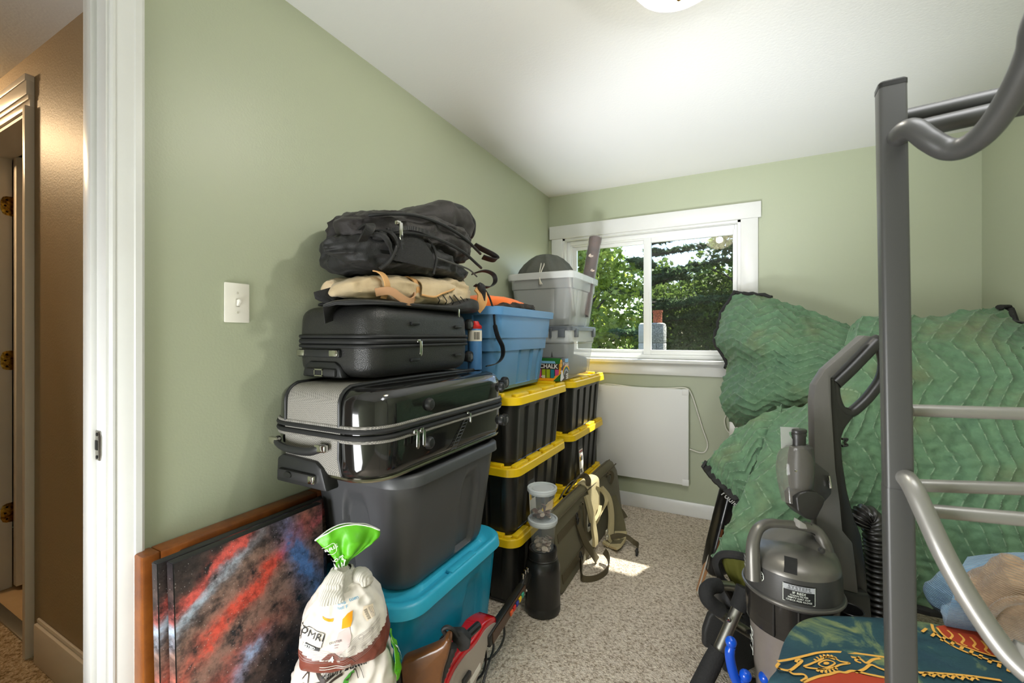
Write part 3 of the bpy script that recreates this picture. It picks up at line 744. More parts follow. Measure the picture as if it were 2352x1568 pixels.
def yellow_tote(label, loc, rz=0, sticker=False, group=None):
    L_, W_, H_ = .665, .452, .345
    t = thing('storage_tote', label, 'storage tote', loc, group); t.rotation_euler = (0, 0, rz)
    o = V(loc)
    def at(g): return ([V(p)+o for p in g[0]],)+tuple(g[1:])
    obj('body', at(tote_body(L_-.055, W_-.055, 0, H_-.03, .022, .06, hdx_ribs)), BLKTOTE, t)
    ld = MB()
    rg = [[V((x, y, z)) for x, y in rr(W_-2*s, L_-2*s, .065, 7, 2)] for z, s in
          ((H_-.045, .006), (H_-.045, 0), (H_-.012, .002), (H_-.008, .006), (H_-.008, .018), (H_-.014, .022), (H_-.014, .034), (H_-.010, .038))]
    ld.add(at(loft(rg)))
    lid = obj('lid', ld, YEL, t)
    bl = []
    for sx in (-1, 1):
        for c in (-.235, -.08, .08, .235):
            x0, x1 = sx*(W_/2-.044), sx*(W_/2-.012)
            bl.append((min(x0, x1), max(x0, x1), c-.063, c+.063))
    for sy in (-1, 1):
        for c in (-.09, .09):
            y0, y1 = sy*(L_/2-.044), sy*(L_/2-.012); bl.append((c-.055, c+.055, min(y0, y1), max(y0, y1)))
    for x0, x1, y0, y1 in bl: obj('lid_block', at(box(x0, x1, y0, y1, H_-.012, H_+.006, .006)), YEL, lid)
    if sticker:
        xf = (W_-.055)/2-.012
        fn = lambda k: plane_fn(o+V((xf+.0045+k, -.085, .16)), (0, 1, 0), (-.06, 0, 1))
        obj('label_sticker', MB().add(poly([(-.036, -.12), (.036, -.12), (.036, .12), (-.036, .12)], fn(0))), M('sticker_white', (226, 222, 214), .4) if 'sticker_white' not in bpy.data.materials else bpy.data.materials['sticker_white'], t)
        gp = MB()
        gp.add(poly([(-.036, .04), (.036, .04), (.036, .12), (-.036, .12)], fn(.0006)), 0)
        gp.add(poly([(-.018, .085), (.022, .095), (.026, .107), (-.016, .1)], fn(.0012)), 1)
        gp.add(poly([(-.030, -.035), (-.006, -.035), (-.006, -.005), (-.030, -.005)], fn(.0006)), 1)
        gp.add(poly([(.0, -.035), (.026, -.035), (.026, -.005), (.0, -.005)], fn(.0006)), 0)
        gp.add(poly([(-.012, -.03), (.0, -.03), (.0, -.012), (-.012, -.012)], fn(.0012)), 0)
        gp.add(text('27 GAL', .014, fn(.0006)), 2)
        gp.m[-1] = gp.m[-1]
        gp.add(poly([(-.03, .022), (.03, .022), (.03, .03), (-.03, .03)], fn(.0006)), 2)
        for k in range(9): gp.add(poly([(-.03+k*.004, -.11), (-.028+k*.004+(k % 2)*.001, -.11), (-.028+k*.004+(k % 2)*.001, -.085), (-.03+k*.004, -.085)], fn(.0006)), 0)
        ss = ['sticker_grey', 'sticker_yellow', 'sticker_red']
        if ss[0] not in bpy.data.materials:
            M(ss[0], (70, 70, 72), .4); M(ss[1], (236, 190, 30), .4); M(ss[2], (176, 40, 50), .4)
        gp.v = [p for p in gp.v]
        obj('label_print', gp, [bpy.data.materials[q] for q in ss], t)
    return t
GT = None
xs = -1.112
n3 = yellow_tote('black tote with yellow lid behind the black jar, bottom of the near stack', (xs+.005, 2.085, 0))
n2 = yellow_tote('black tote with yellow lid and paper label, middle of the near stack', (xs+.012, 2.075, .332), R(-1), True)
n1 = yellow_tote('black tote with yellow lid under the blue tote, top of the near stack', (xs+.02, 2.07, .664), R(-1.5))
f3 = yellow_tote('black tote with yellow lid behind the olive case, bottom of the far stack', (xs+.018, 2.83, 0))
f2 = yellow_tote('black tote with yellow lid and paper label, middle of the far stack by the heater', (xs+.026, 2.83, .332), R(-2), True)
f1 = yellow_tote('black tote with yellow lid under the grey lidded bin, top of the far stack', (xs+.035, 2.83, .664), R(-2))

def big_ribs(side, s):
    def sm(a, b, x): x = max(0, min(1, (x-a)/(b-a))); return x*x*(3-2*x)
    if side == 0: return .024*sm(.60, .68, s)*(1-sm(.93, .98, s))
    return .018*sm(.2, .3, s)*(1-sm(.7, .8, s))
def arch_body(L_, W_, z0, z1, taper, r, m=60, flip=False):
    """tote with a tall arched panel pressed into each side"""
    rings = []; hh = z1-z0
    def R_(k, s, amt):
        top = .84
        def rb(side, q):
            if amt == 0: return 0
            c, hw_ = (.72, .17) if side == 0 else (.5, .25)
            d = abs(q-c)/hw_
            if d >= 1: return 0
            ht = top*(1-.30*max(0, d-.35)**2/.42)
            if k > ht: return 0
            return .020*min(1, (1-d)*5)*min(1, (ht-k)*9)
        return [V((x, y, z0+hh*k)) for x, y in outl(L_-2*s, W_-2*s, r-s*.2, rb, m=m)]
    rings.append(R_(0, taper+.03, 0)); rings.append(R_(.015, taper+.010, 0)); rings.append(R_(.05, taper, 0))
    for i in range(1, 27): k = .05+.9*i/26; rings.append(R_(k, taper*(1-k), 1))
    rings.append(R_(1, 0, 0)); rings.append([V((x, y, z1-.003)) for x, y in outl(L_-.016, W_-.016, r, None, m=m)]); rings.append([V((x, y, z1-.02)) for x, y in outl(L_-.018, W_-.018, r, None, m=m)])
    return loft(rings)
def place(g, loc, rz=0):
    mx = Matrix.Translation(V(loc)) @ Matrix.Rotation(rz, 4, 'Z'); return ([mx @ V(p) for p in g[0]],)+tuple(g[1:])
# teal tote on the floor
tl = (-1.105, 1.315, 0)
tt = thing('storage_tote', 'bright teal plastic tote with lid on the carpet, under the charcoal tote', 'storage tote', tl)
obj('body', place(arch_body(.615, .44, 0, .43, .035, .08), tl), TEAL, tt, sharp=50)
rg = [[V((x, y, z)) for x, y in rr(.475-2*s, .650-2*s, .10, 9, 3)] for z, s in
      ((.408, .006), (.408, 0), (.440, .004), (.447, .010), (.449, .022), (.441, .032), (.441, .048), (.452, .056), (.453, .09))]
tlid = obj('lid', place(loft(rg), tl), TEALL, tt, sharp=50)
for sy in (-1, 1):
    obj('lid_latch', place(box(-.055, .055, sy*.316-.012, sy*.316+.012, .43, .452, .005), tl), TEALL, tlid)
obj('lid_latch', place(box(.195, .226, -.07, .09, .441, .454, .005), tl), TEALL, tlid)
# charcoal tote on the teal one
gl = (-1.105, 1.30, .453)
gt = thing('storage_tote', 'scuffed charcoal plastic tote between the teal tote and the big suitcase', 'storage tote', gl)
obj('body', place(arch_body(.60, .45, 0, .385, .045, .085), gl), GREYT, gt, sharp=50)
rg = [[V((x, y, z)) for x, y in rr(.478-2*s, .628-2*s, .10, 9, 3)] for z, s in ((.362, .004), (.362, 0), (.39, .002), (.397, .008), (.397, .02), (.388, .026), (.388, .2))]
obj('lid', place(loft(rg), gl), GREYT, gt, sharp=50)
SCUFF = M('pale_scuff', (150, 150, 144), .6)
m = MB()
for (px, py, dx, dy) in ((938, 1128, 4, -9), (942, 1173, 2, -8), (812, 1195, 7, 12), (862, 1215, 2, 6)):
    p0 = V(gl)+V((.20, -.1, .2))
    a = P(px, py, t=1.30); b = P(px+dx, py+dy, t=1.30)
    m.add(tube([a, (a+b)/2, b], [.0012, .003, .0008], 6, flat=.2))
# ---- suitcases
def rbox(x0, x1, y0, y1, z0, z1, rc, re, n=8, bulge=.006):
    """soft-edged case lying flat: rounded outline, rounded top and bottom edges"""
    cx, cy = (x0+x1)/2, (y0+y1)/2; wd, dp = x1-x0, y1-y0; rings = []
    for s in range(6): rings.append((z0-bulge*(1-(s/5)), (1-s/5*1.0)))
    out = []
    def ring(z, s): return [V((cx+x, cy+y, z)) for x, y in rr(wd-2*s, dp-2*s, max(.02, rc-s*.7), n, 8)]
    rs = []
    for q in (.30, .75): rs.append([V((cx, cy, 0))+V((x*q, y*q, z0-bulge*(1-q*q))) for x, y in rr(wd-2*re, dp-2*re, max(.02, rc-re*.7), n, 8)])
    for k in range(6): a = R(90*k/5); rs.append(ring(z0+re*(1-math.sin(a)), re*(1-math.cos(a)) if True else 0)[:] if False else ring(z0+re-re*math.cos(R(90*k/5)), re-re*math.sin(R(90*k/5))))
    rs.append(ring((z0+z1)/2, -.003))
    for k in range(5, -1, -1): rs.append(ring(z1-re+re*math.cos(R(90*k/5)), re-re*math.sin(R(90*k/5))))
    for q in (.75, .30): rs.append([V((cx, cy, 0))+V((x*q, y*q, z1+bulge*(1-q*q))) for x, y in rr(wd-2*re, dp-2*re, max(.02, rc-re*.7), n, 8)])
    return loft(rs)
GLOSS = M('gloss_black_shell', (20, 20, 20), .10, coat=.6, var=(3, (28, 28, 27), .3), bump=(5, .10))
def weavemat(name, a, b, sc_, r=.6):
    m, t, bs = base(name); L = t.links.new
    tc = N(t, 'TexCoord'); mp = N(t, 'Mapping'); mp.inputs['Rotation'].default_value = (0, 0, R(20)); L(tc.outputs['Object'], mp.inputs[0])
    ck = N(t, 'TexChecker', i_Scale=sc_); L(mp.outputs[0], ck.inputs['Vector']); ck.inputs[1].default_value = lin(a); ck.inputs[2].default_value = lin(b)
    L(ck.outputs[0], bs.inputs['Base Color']); bs.inputs['Roughness'].default_value = r
    bp = N(t, 'Bump', i_Strength=.3, i_Distance=.002); L(ck.outputs['Fac'], bp.inputs['Height']); L(bp.outputs[0], bs.inputs['Normal'])
    return m
MESHF = weavemat('silver_black_mesh_fabric', (170, 166, 157), (74, 73, 71), 420)
RUB = M('black_rubber_trim', (30, 31, 32), .45); ZIPC = M('zip_tape', (22, 23, 24), .6)
X0, X1, Y0, Y1, Z0, Z1 = -1.347, -.880, .868, 1.668, .853, 1.135
bs_ = thing('suitcase', 'large gloss black and silver mesh suitcase lying flat on the charcoal tote', 'suitcase', ((X0+X1)/2, (Y0+Y1)/2, Z0))
g = rbox(X0, X1, Y0, Y1, Z0, Z1, .105, .05)
gi = rbox(X0+.002, X1-.002, Y0+.002, Y1-.002, Z0+.002, Z1-.002, .105, .05)
xa, xb = X0+.105, X1-.125
obj('hard_shell', clip(gi, (xb, 0, 0), (1, 0, 0), False), GLOSS, bs_, sharp=60)
obj('hard_shell', clip(gi, (xa, 0, 0), (1, 0, 0), True), GLOSS, bs_, sharp=60)
obj('fabric_panel', clip(clip(g, (xb+.004, 0, 0), (1, 0, 0), True), (xa-.004, 0, 0), (1, 0, 0), False), MESHF, bs_, sharp=60)
def ringpath(z, s, y_ripple=0, x0=X0, x1=X1, y0=Y0, y1=Y1, rc=.105):
    cx, cy = (x0+x1)/2, (y0+y1)/2
    return [V((cx+x, cy+y, z)) for x, y in rr(x1-x0+2*s, y1-y0+2*s, rc+s, 10, 12)]
zs = Z0+.150
m = MB()
for dz, s, r in ((.010, .003, .0075), (-.008, .003, .0075)): m.add(tube(ringpath(zs+dz, s), r, 8, closed=True))
obj('zipper', m, ZIPC, bs_)
obj('zipper_piping', tube(ringpath(zs+.020, .001), .0050, 8, closed=True), MESHF, bs_)
obj('zipper_piping', tube(ringpath(zs-.020, .001), .0055, 8, closed=True), MESHF, bs_)
obj('back_rim', tube(ringpath(Z0+.018, -.012), .0065, 8, closed=True), M('dark_chrome', (150, 146, 130), .22, 1), bs_)
def edge_curve(x, zlo, zhi, off=.002):
    """where the upright plane x cuts the case: over the near end and the top"""
    pts = [V((x, Y0+.0+off*-1, z)) for z in (zlo, (zlo+zhi)/2, zhi)]
    for k in range(1, 7): a = R(90*k/6); pts.append(V((x, Y0+.05-(.05+off)*math.cos(a), Z1-.05+(.05+off)*math.sin(a))))
    pts += [V((x, Y0+.2, Z1+.005)), V((x, (Y0+Y1)/2, Z1+.006)), V((x, Y1-.06, Z1+.003))]
    return pts
for x in (xb, xa): obj('seam_piping', tube(spl(edge_curve(x, zs+.02, Z1-.05), 4), .0055, 8), RUB, bs_)
obj('seam_piping', tube([V((xb, Y0-.003, zs-.02)), V((xb, Y0-.004, Z0+.08)), V((xb, Y0+.006, Z0+.03)), V((xb, Y0+.04, Z0+.004))], .005, 8), RUB, bs_)
# carry handles on the near end
def handle(nm, x0, x1, z, out, r, sag, parent, mat, tip=None):
    pts = [V((x0, Y0-.002, z)), V((x0+.012, Y0-out*.8, z)), V((x0+.05, Y0-out, z-sag)), V(((x0+x1)/2, Y0-out*1.05, z-sag*1.3)), V((x1-.05, Y0-out, z-sag)), V((x1-.012, Y0-out*.8, z)), V((x1, Y0-.002, z))]
    h = obj(nm, tube(spl(pts, 5), r, 10, flat=1.5), mat, parent)
    return h
h = handle('carry_handle', X0+.07, X1-.175, Z0+.105, .024, .0085, .012, bs_, RUB)
for x in (X0+.075, X1-.18): obj('end_cap', box(x-.022, x+.022, Y0-.028, Y0-.012, Z0+.096, Z0+.118, .004), CHROME, h)
obj('handle_recess', prism([V((X0+.10+x, Y0-.012, Z0+.008+z)) for x, z in ((-.03, -.03), (.20, -.03), (.175, .035), (.15, .052), (.0, .058), (-.025, .045))], (0, .05, 0), .008), RUB, bs_)
hh = obj('pull_handle', box(X0+.09, X0+.255, Y0-.024, Y0-.006, Z0-.004, Z0+.024, .007), BLKM, bs_)
obj('release_button', place(lathe([(.001, .0), (.016, 0), (.016, .003), (.001, .004)], 16, sy=.7), (0, 0, 0)) if False else
    MB().add(lathe([(.018, 0), (.017, .003), (.001, .004)], 18, sy=.55), mx=axis_mx((X0+.145, Y0-.0245, Z0+.011), (0, -1, 0), (1, 0, 0))), BLK, hh)
obj('end_cap', box(X0+.232, X0+.258, Y0-.026, Y0-.004, Z0-.004, Z0+.022, .006), CHROME, hh)
# side feet, zip pulls, wheels
for y, z in ((1.115, Z0+.21), (1.115, Z0+.085), (1.60, Z0+.215), (1.60, Z0+.075)):
    obj('side_foot', MB().add(lathe([(.021, -.004), (.020, .006), (.014, .013), (.001, .016)], 20), mx=axis_mx((X1+.001, y, z), (1, 0, .05))), RUB, bs_)
def zip_pull(parent, p, d, s=1):
    """slider and dangling pull tab"""
    m = MB().add(box(-.006*s, .006*s, -.008*s, .008*s, -.006*s, .006*s, .002), mx=axis_mx(p, (0, 0, 1), d))
    z = obj('zip_pull', m, CHROME, parent)
    q = V(p)+V(d)*.012
    t_ = prism([q+V((0, a, b)) for a, b in ((-.006*s, 0), (.006*s, 0), (.007*s, -.045*s), (.003*s, -.052*s), (-.003*s, -.052*s), (-.007*s, -.045*s))], V(d)*.003, .0008)
    obj('pull_tab', t_, CHROME, z)
for y in (1.03, 1.06): zip_pull(bs_, V((X1+.012, y, zs-.01)), (1, 0, 0))
zip_pull(bs_, V((X1+.012, 1.325, zs+.0)), (1, 0, 0), .7)
def wheel(parent, c, r, wd, ax):
    w_ = obj('wheel', MB().add(lathe([(r*.3, -wd/2), (r*.92, -wd/2), (r, -wd*.3), (r, wd*.3), (r*.92, wd/2), (r*.3, wd/2)], 20), mx=axis_mx(c, ax)), BLKM, parent)
    obj('hub', MB().add(lathe([(r*.55, -wd*.56), (r*.5, -wd*.6), (r*.5, wd*.6), (r*.55, wd*.56)], 16), mx=axis_mx(c, ax)), M('wheel_hub', (96, 96, 94), .4) if 'wheel_hub' not in bpy.data.materials else bpy.data.materials['wheel_hub'], w_)
    obj('wheel_fork', MB().add(box(c[0]-wd*.8, c[0]+wd*.8, c[1]-r*1.35, c[1]-r*.2, c[2]-r*.8, c[2]+r*.5, .006)), RUB, parent)
for x in (X1-.035, X0+.05):
    for z in (Z0+.055, Z1-.06): wheel(bs_, V((x, Y1+.032, z)), .026, .022, (1, 0, 0))
m = MB()
for k in range(9): m.add(tube([V((X1+.0035, 1.235+.011*k*.9, Z0+.035+.011*k)), V((X1+.0035, 1.262+.011*k*.9, Z0+.035+.011*k))], .0012, 5))
for q in (0, .028): m.add(tube([V((X1+.0035, 1.232+q, Z0+.03)), V((X1+.0035, 1.320+q, Z0+.125))], .0012, 5))
obj('ladder_emblem', m, M('emblem_grey', (90, 90, 90), .3, 1), bs_)
# black hard-shell carry-on on top
A0, A1, B0, B1, C0, C1 = -1.348, -.985, .965, 1.535, 1.150, 1.384
co = thing('suitcase', 'smaller textured black hard shell suitcase lying on the large suitcase', 'suitcase', ((A0+A1)/2, (B0+B1)/2, C0))
SHELL = M('textured_black_shell', (38, 38, 37), .36, bump=(420, .25, 'weave'))
cs = rbox(A0, A1, B0, B1, C0, C1, .075, .045)
def groove(g, zc, hw_, d):
    cx, cy = (A0+A1)/2, (B0+B1)/2; out = []
    for p in g[0]:
        q = V(p)
        out.append(q)
    return (out, g[1])
obj('lower_shell', clip(cs, (0, 0, C0+.112), (0, 0, 1), True), SHELL, co, sharp=60)
obj('upper_shell', clip(cs, (0, 0, C0+.124), (0, 0, 1), False), SHELL, co, sharp=60)
m = MB()
for dz, s, r in ((.118, .002, .010), (.134, .006, .006), (.102, .006, .006)): m.add(tube(ringpath(C0+dz, s, x0=A0, x1=A1, y0=B0, y1=B1, rc=.075), r, 8, closed=True))
obj('zipper', m, ZIPC, co)
zp = zip_pull(co, V((A1+.010, B0+.21, C0+.118)), (1, 0, 0), 1.0)
for y, z in ((B0+.20, C0+.052), (B0+.46, C0+.058), (B0+.20, C0+.178), (B0+.46, C0+.170)):
    obj('side_foot', box(A1-.004, A1+.011, y-.022, y+.022, z-.005, z+.006, .003), RUB, co)
hx = obj('carry_handle', box(A0+.04, A0+.24, B0-.014, B0+.004, C0+.066, C0+.092, .006), RUB, co)
for x in (A0+.058, A0+.215): obj('end_cap', box(x-.016, x+.022, B0-.019, B0-.004, C0+.069, C0+.090, .004), CHROME if x < A0+.1 else CHROME, hx)
obj('handle_recess', prism([V((A0+.06+x, B0-.010, C0+z)) for x, z in ((0, .0), (.19, .0), (.175, .04), (.155, .052), (.035, .052), (.012, .04))], (0, .04, 0), .008), RUB, co)
ph2 = obj('pull_handle', box(A0+.085, A0+.228, B0-.020, B0-.004, C0+.004, C0+.030, .006), BLKM, co)
b_ = MB()
for g_ in (box(A0+.135, A0+.139, B0-.0225, B0-.019, C0+.006, C0+.028), box(A0+.172, A0+.176, B0-.0225, B0-.019, C0+.006, C0+.028), box(A0+.135, A0+.176, B0-.0225, B0-.019, C0+.025, C0+.029), box(A0+.135, A0+.176, B0-.0225, B0-.019, C0+.005, C0+.009)): b_.add(g_)
obj('release_button', b_, CHROME, ph2)
for x in (A1-.03, A0+.05):
    for z in (C0+.045, C1-.05): wheel(co, V((x, B1+.028, z)), .024, .02, (1, 0, 0))
# ================================================================ LEFT SIDE: BAGS, BINS, SMALL THINGS
NYL = M('black_nylon', (24, 24, 24), .62, bump=(340, .25), sheen=.08); NYL2 = M('faded_black_nylon', (34, 29, 28), .66, bump=(300, .25), sheen=.1)
WEB = M('black_webbing', (22, 22, 22), .6, bump=(240, .3, 'X')); BEIGE = M('beige_canvas', (206, 186, 152), .75, var=(9, (190, 168, 132), .2), bump=(300, .2), sheen=.2)
TANL = M('tan_leather_trim', (204, 156, 100), .6, bump=(160, .15)); MESHB = M('black_mesh', (24, 24, 24), .7, bump=(520, .6, 'weave'))
ORNG = M('hunter_orange_cloth', (255, 118, 24), .7, bump=(70, .25), sheen=.3); CAMO = M('dark_camo_cloth', (58, 46, 38), .8, var=(22, (22, 20, 18), .1), bump=(50, .6))
def bag(label, st, mat, base_z, seed, amp, group=None, nm='backpack', n=84, steps=14, e=.62):
    c = sum((V(s[0]) for s in st), V((0, 0, 0)))/len(st)
    t = thing(nm, label, 'backpack', (c.x, c.y, base_z))
    obj('body', soft(st, n, steps, e, amp*1.25, 15, seed), mat, t, sharp=70)
    return t
# beige pack (lowest)
bp = bag('beige canvas backpack with tan leather straps, lowest of the three piled packs',
    [((-1.19, 1.00, 1.437), .02, .012, .012), ((-1.18, 1.02, 1.440), .13, .04, .042), ((-1.17, 1.13, 1.446), .16, .055, .054), ((-1.16, 1.28, 1.450), .17, .060, .058),
     ((-1.15, 1.42, 1.455), .165, .066, .060), ((-1.14, 1.55, 1.462), .14, .070, .062), ((-1.13, 1.62, 1.465), .10, .05, .05), ((-1.13, 1.64, 1.465), .02, .012, .012)], BEIGE, 1.388, 3, .012)
for y in (1.045, 1.20):
    obj('leather_loop', ribbon(spl([(-1.048, y, 1.498), (-1.03, y+.004, 1.494), (-1.012, y+.008, 1.478), (-1.002, y+.01, 1.445), (-1.018, y+.008, 1.408)], 5), .024, .004, (0, 1, 0)), TANL, bp)
obj('shoulder_strap', ribbon(spl([(-1.02, 1.02, 1.425), (-.995, 1.06, 1.432), (-.985, 1.10, 1.412), (-.983, 1.14, 1.402), (-.990, 1.17, 1.412), (-1.0, 1.18, 1.432)], 5), .026, .006, (.25, 0, 1)), M('tan_strap', (186, 142, 104), .7), bp)
obj('front_flap', solid(grid(patch([[V((-1.05, 1.22, 1.500)), V((-1.04, 1.30, 1.506)), V((-1.03, 1.38, 1.500)), V((-1.03, 1.43, 1.492))],
    [V((-.995, 1.215, 1.472)), V((-.985, 1.29, 1.478)), V((-.985, 1.37, 1.482)), V((-.99, 1.42, 1.482))], [V((-.990, 1.21, 1.432)), V((-.975, 1.26, 1.430)), V((-.978, 1.31, 1.445)), V((-.985, 1.40, 1.470))]]), 14, 10), .004), BEIGE, bp)
obj('flap_piping', tube(spl([(-.988, 1.21, 1.432), (-.972, 1.262, 1.428), (-.975, 1.312, 1.444), (-.982, 1.40, 1.470), (-1.02, 1.435, 1.490)], 5), .004, 6), TANL, bp)
for k in range(7):
    y = 1.27+.045*k; obj('lash_cord', tube([V((-.985, y, 1.440-.004*k+.02)), V((-.975, y+.03, 1.418)), V((-.99, y+.04, 1.408))], .0022, 5), BLK, bp)
obj('side_piece', ribbon(spl([(-1.0, 1.60, 1.50), (-.985, 1.62, 1.47), (-.985, 1.615, 1.43), (-1.0, 1.60, 1.40)], 4), .06, .006, (.2, 1, 0)), TANL, bp)
# flat black pouch under it, at the far end, and at the near corner
po = bag('flat black padded pouch squeezed between the beige pack and the smaller suitcase',
    [((-1.17, .985, 1.392), .02, .006, .004), ((-1.15, 1.01, 1.394), .15, .010, .008), ((-1.14, 1.25, 1.394), .16, .010, .008), ((-1.12, 1.40, 1.398), .155, .014, .012), ((-1.10, 1.52, 1.412), .135, .035, .026), ((-1.09, 1.60, 1.412), .11, .034, .03), ((-1.09, 1.63, 1.41), .02, .01, .01)], NYL, 1.386, 9, .0015, nm='padded_pouch')
zip_pull(po, V((-.985, 1.42, 1.400)), (1, 0, 0), .8)
# middle black pack
mp_ = bag('black backpack with mesh side panel, middle of the three piled packs',
    [((-1.20, .985, 1.575), .02, .012, .012), ((-1.19, 1.00, 1.575), .10, .045, .05), ((-1.18, 1.08, 1.572), .15, .066, .068), ((-1.17, 1.20, 1.580), .17, .074, .080), ((-1.16, 1.32, 1.578), .175, .070, .070), ((-1.15, 1.44, 1.564), .165, .055, .05),
     ((-1.15, 1.53, 1.548), .14, .046, .040), ((-1.15, 1.59, 1.530), .10, .03, .024), ((-1.15, 1.61, 1.528), .02, .01, .01)], NYL, 1.495, 5, .016)
obj('mesh_pocket', solid(grid(patch([[V((-1.03, 1.10, 1.640)), V((-1.015, 1.16, 1.655)), V((-1.01, 1.22, 1.648)), V((-1.01, 1.26, 1.620))],
    [V((-1.015, 1.09, 1.60)), V((-.990, 1.16, 1.610)), V((-.982, 1.22, 1.600)), V((-.985, 1.265, 1.580))], [V((-1.02, 1.085, 1.54)), V((-.995, 1.15, 1.535)), V((-.982, 1.22, 1.530)), V((-.985, 1.27, 1.535))]]), 12, 12), .004), MESHB, mp_)
obj('seam_piping', tube(spl([(-1.03, 1.085, 1.645), (-1.005, 1.10, 1.60), (-1.012, 1.08, 1.54), (-1.03, 1.05, 1.505)], 6), .007, 7), NYL, mp_)
obj('seam_piping', tube(spl([(-1.03, 1.17, 1.665), (-1.0, 1.26, 1.640), (-.980, 1.285, 1.580), (-.985, 1.275, 1.515)], 6), .005, 7), NYL, mp_)
obj('seam_piping', tube(spl([(-.978, 1.285, 1.575), (-.972, 1.38, 1.568), (-.978, 1.50, 1.562), (-1.0, 1.60, 1.545)], 6), .0035, 7), M('grey_seam', (70, 70, 68), .6), mp_)
obj('shoulder_strap', ribbon(spl([(-1.08, 1.02, 1.635), (-1.03, 1.0, 1.64), (-1.005, .985, 1.625), (-1.015, .975, 1.60), (-1.04, .985, 1.585)], 6), .03, .006, (.2, .8, .2)), WEB, mp_)
for k, (a, b, c) in enumerate((((-1.08, 1.03, 1.62), (-1.0, 1.04, 1.605), (-1.02, 1.10, 1.55)), ((-1.07, 1.05, 1.635), (-1.0, 1.07, 1.62), (-1.01, 1.11, 1.585)))):
    obj('cloth_fold', tube(spl([a, b, c], 6), [.012]*4+[.016]*5+[.010]*4, 8, flat=.6), NYL, mp_)
obj('webbing_strap', ribbon(spl([(-1.04, 1.62, 1.56), (-1.0, 1.66, 1.578), (-.985, 1.72, 1.568), (-.985, 1.735, 1.535), (-1.0, 1.70, 1.508), (-1.03, 1.63, 1.512)], 7), .022, .004, (.9, 0, .3)), WEB, mp_)
obj('strap_knot', soft([((-.99, 1.60, 1.515), .008, .008, .008), ((-.985, 1.61, 1.50), .018, .018, .018), ((-.985, 1.625, 1.48), .012, .016, .016), ((-.985, 1.63, 1.44), .010, .004, .004)], 12, 4, .8, .003), WEB, mp_)
# long strap hanging down over the suitcases' far end
obj('hanging_strap', ribbon(spl([(-.985, 1.63, 1.50), (-.975, 1.665, 1.46), (-.968, 1.69, 1.40), (-.962, 1.695, 1.33), (-.955, 1.71, 1.28), (-.945, 1.735, 1.235), (-.945, 1.735, 1.19), (-.955, 1.70, 1.16), (-.98, 1.65, 1.150)], 8), [.008]*14+[.012]*10+[.026]*31+[.02]*10, .004, (.8, -.3, .25)), WEB, mp_)
# top black pack
tp = bag('faded black backpack with silver zip pull and grab loop, on top of the pile',
    [((-1.20, 1.02, 1.650), .02, .012, .012), ((-1.19, 1.035, 1.652), .11, .045, .048), ((-1.18, 1.10, 1.660), .16, .062, .065), ((-1.17, 1.20, 1.672), .178, .070, .072), ((-1.16, 1.32, 1.680), .182, .070, .080), ((-1.15, 1.43, 1.688), .18, .068, .10),
     ((-1.15, 1.53, 1.680), .160, .060, .10), ((-1.15, 1.60, 1.662), .12, .05, .075), ((-1.15, 1.62, 1.655), .02, .012, .012)], NYL2, 1.59, 2, .014)
obj('front_pocket', soft([((-1.16, 1.24, 1.715), .02, .01, .01), ((-1.15, 1.27, 1.722), .11, .035, .03), ((-1.15, 1.36, 1.745), .14, .065, .05), ((-1.14, 1.47, 1.765), .145, .085, .06), ((-1.13, 1.54, 1.755), .14, .080, .06), ((-1.13, 1.59, 1.725), .11, .05, .05), ((-1.13, 1.61, 1.715), .02, .01, .01)], 60, 12, .7, .012, 10, 8), NYL2, tp, sharp=70)
obj('top_flap', soft([((-1.17, 1.36, 1.775), .02, .008, .008), ((-1.16, 1.39, 1.790), .12, .022, .03), ((-1.15, 1.47, 1.815), .15, .030, .03), ((-1.14, 1.54, 1.812), .14, .026, .03), ((-1.12, 1.60, 1.785), .12, .02, .03), ((-1.10, 1.635, 1.745), .09, .014, .03), ((-1.10, 1.645, 1.735), .02, .008, .01)], 32, 9, .7, .008, 9, 12), NYL, tp, sharp=70)
for z0, off in ((1.700, .0), (1.637, .004)):
    obj('zipper', tube(spl([(-1.06, 1.03, z0-.02), (-1.005+off, 1.08, z0-.01), (-.985+off, 1.18, z0+.006), (-.972+off, 1.30, z0+.004), (-.968+off, 1.44, z0-.016), (-.978+off, 1.56, z0-.045), (-1.0+off, 1.63, z0-.05)], 6), .006, 8), ZIPC, tp)
zc = P(920, 545, t=1.50)
zip_pull(tp, P(914, 512, x=-.968), (1, 0, 0), 1.1)
obj('pull_cord', ribbon([P(921, 535, x=-.955), P(924, 552, x=-.953), P(927, 572, x=-.955)], .010, .003, (0, 1, 0)), WEB, tp)
obj('grab_loop', ribbon(spl([(-1.05, 1.66, 1.70), (-1.03, 1.70, 1.685), (-1.0, 1.745, 1.665), (-.99, 1.765, 1.650), (-1.0, 1.745, 1.640), (-1.03, 1.70, 1.650)], 6), .026, .006, (.8, -.2, .5)), WEB, tp)
obj('buckle', box(-1.04, -1.0, 1.025, 1.055, 1.598, 1.622, .004), MESHB, tp)
obj('compression_strap', ribbon(spl([(-1.02, 1.04, 1.615), (-.99, 1.09, 1.640), (-.975, 1.16, 1.655), (-.968, 1.26, 1.650)], 6), .014, .003, (0, .2, 1)), WEB, tp)
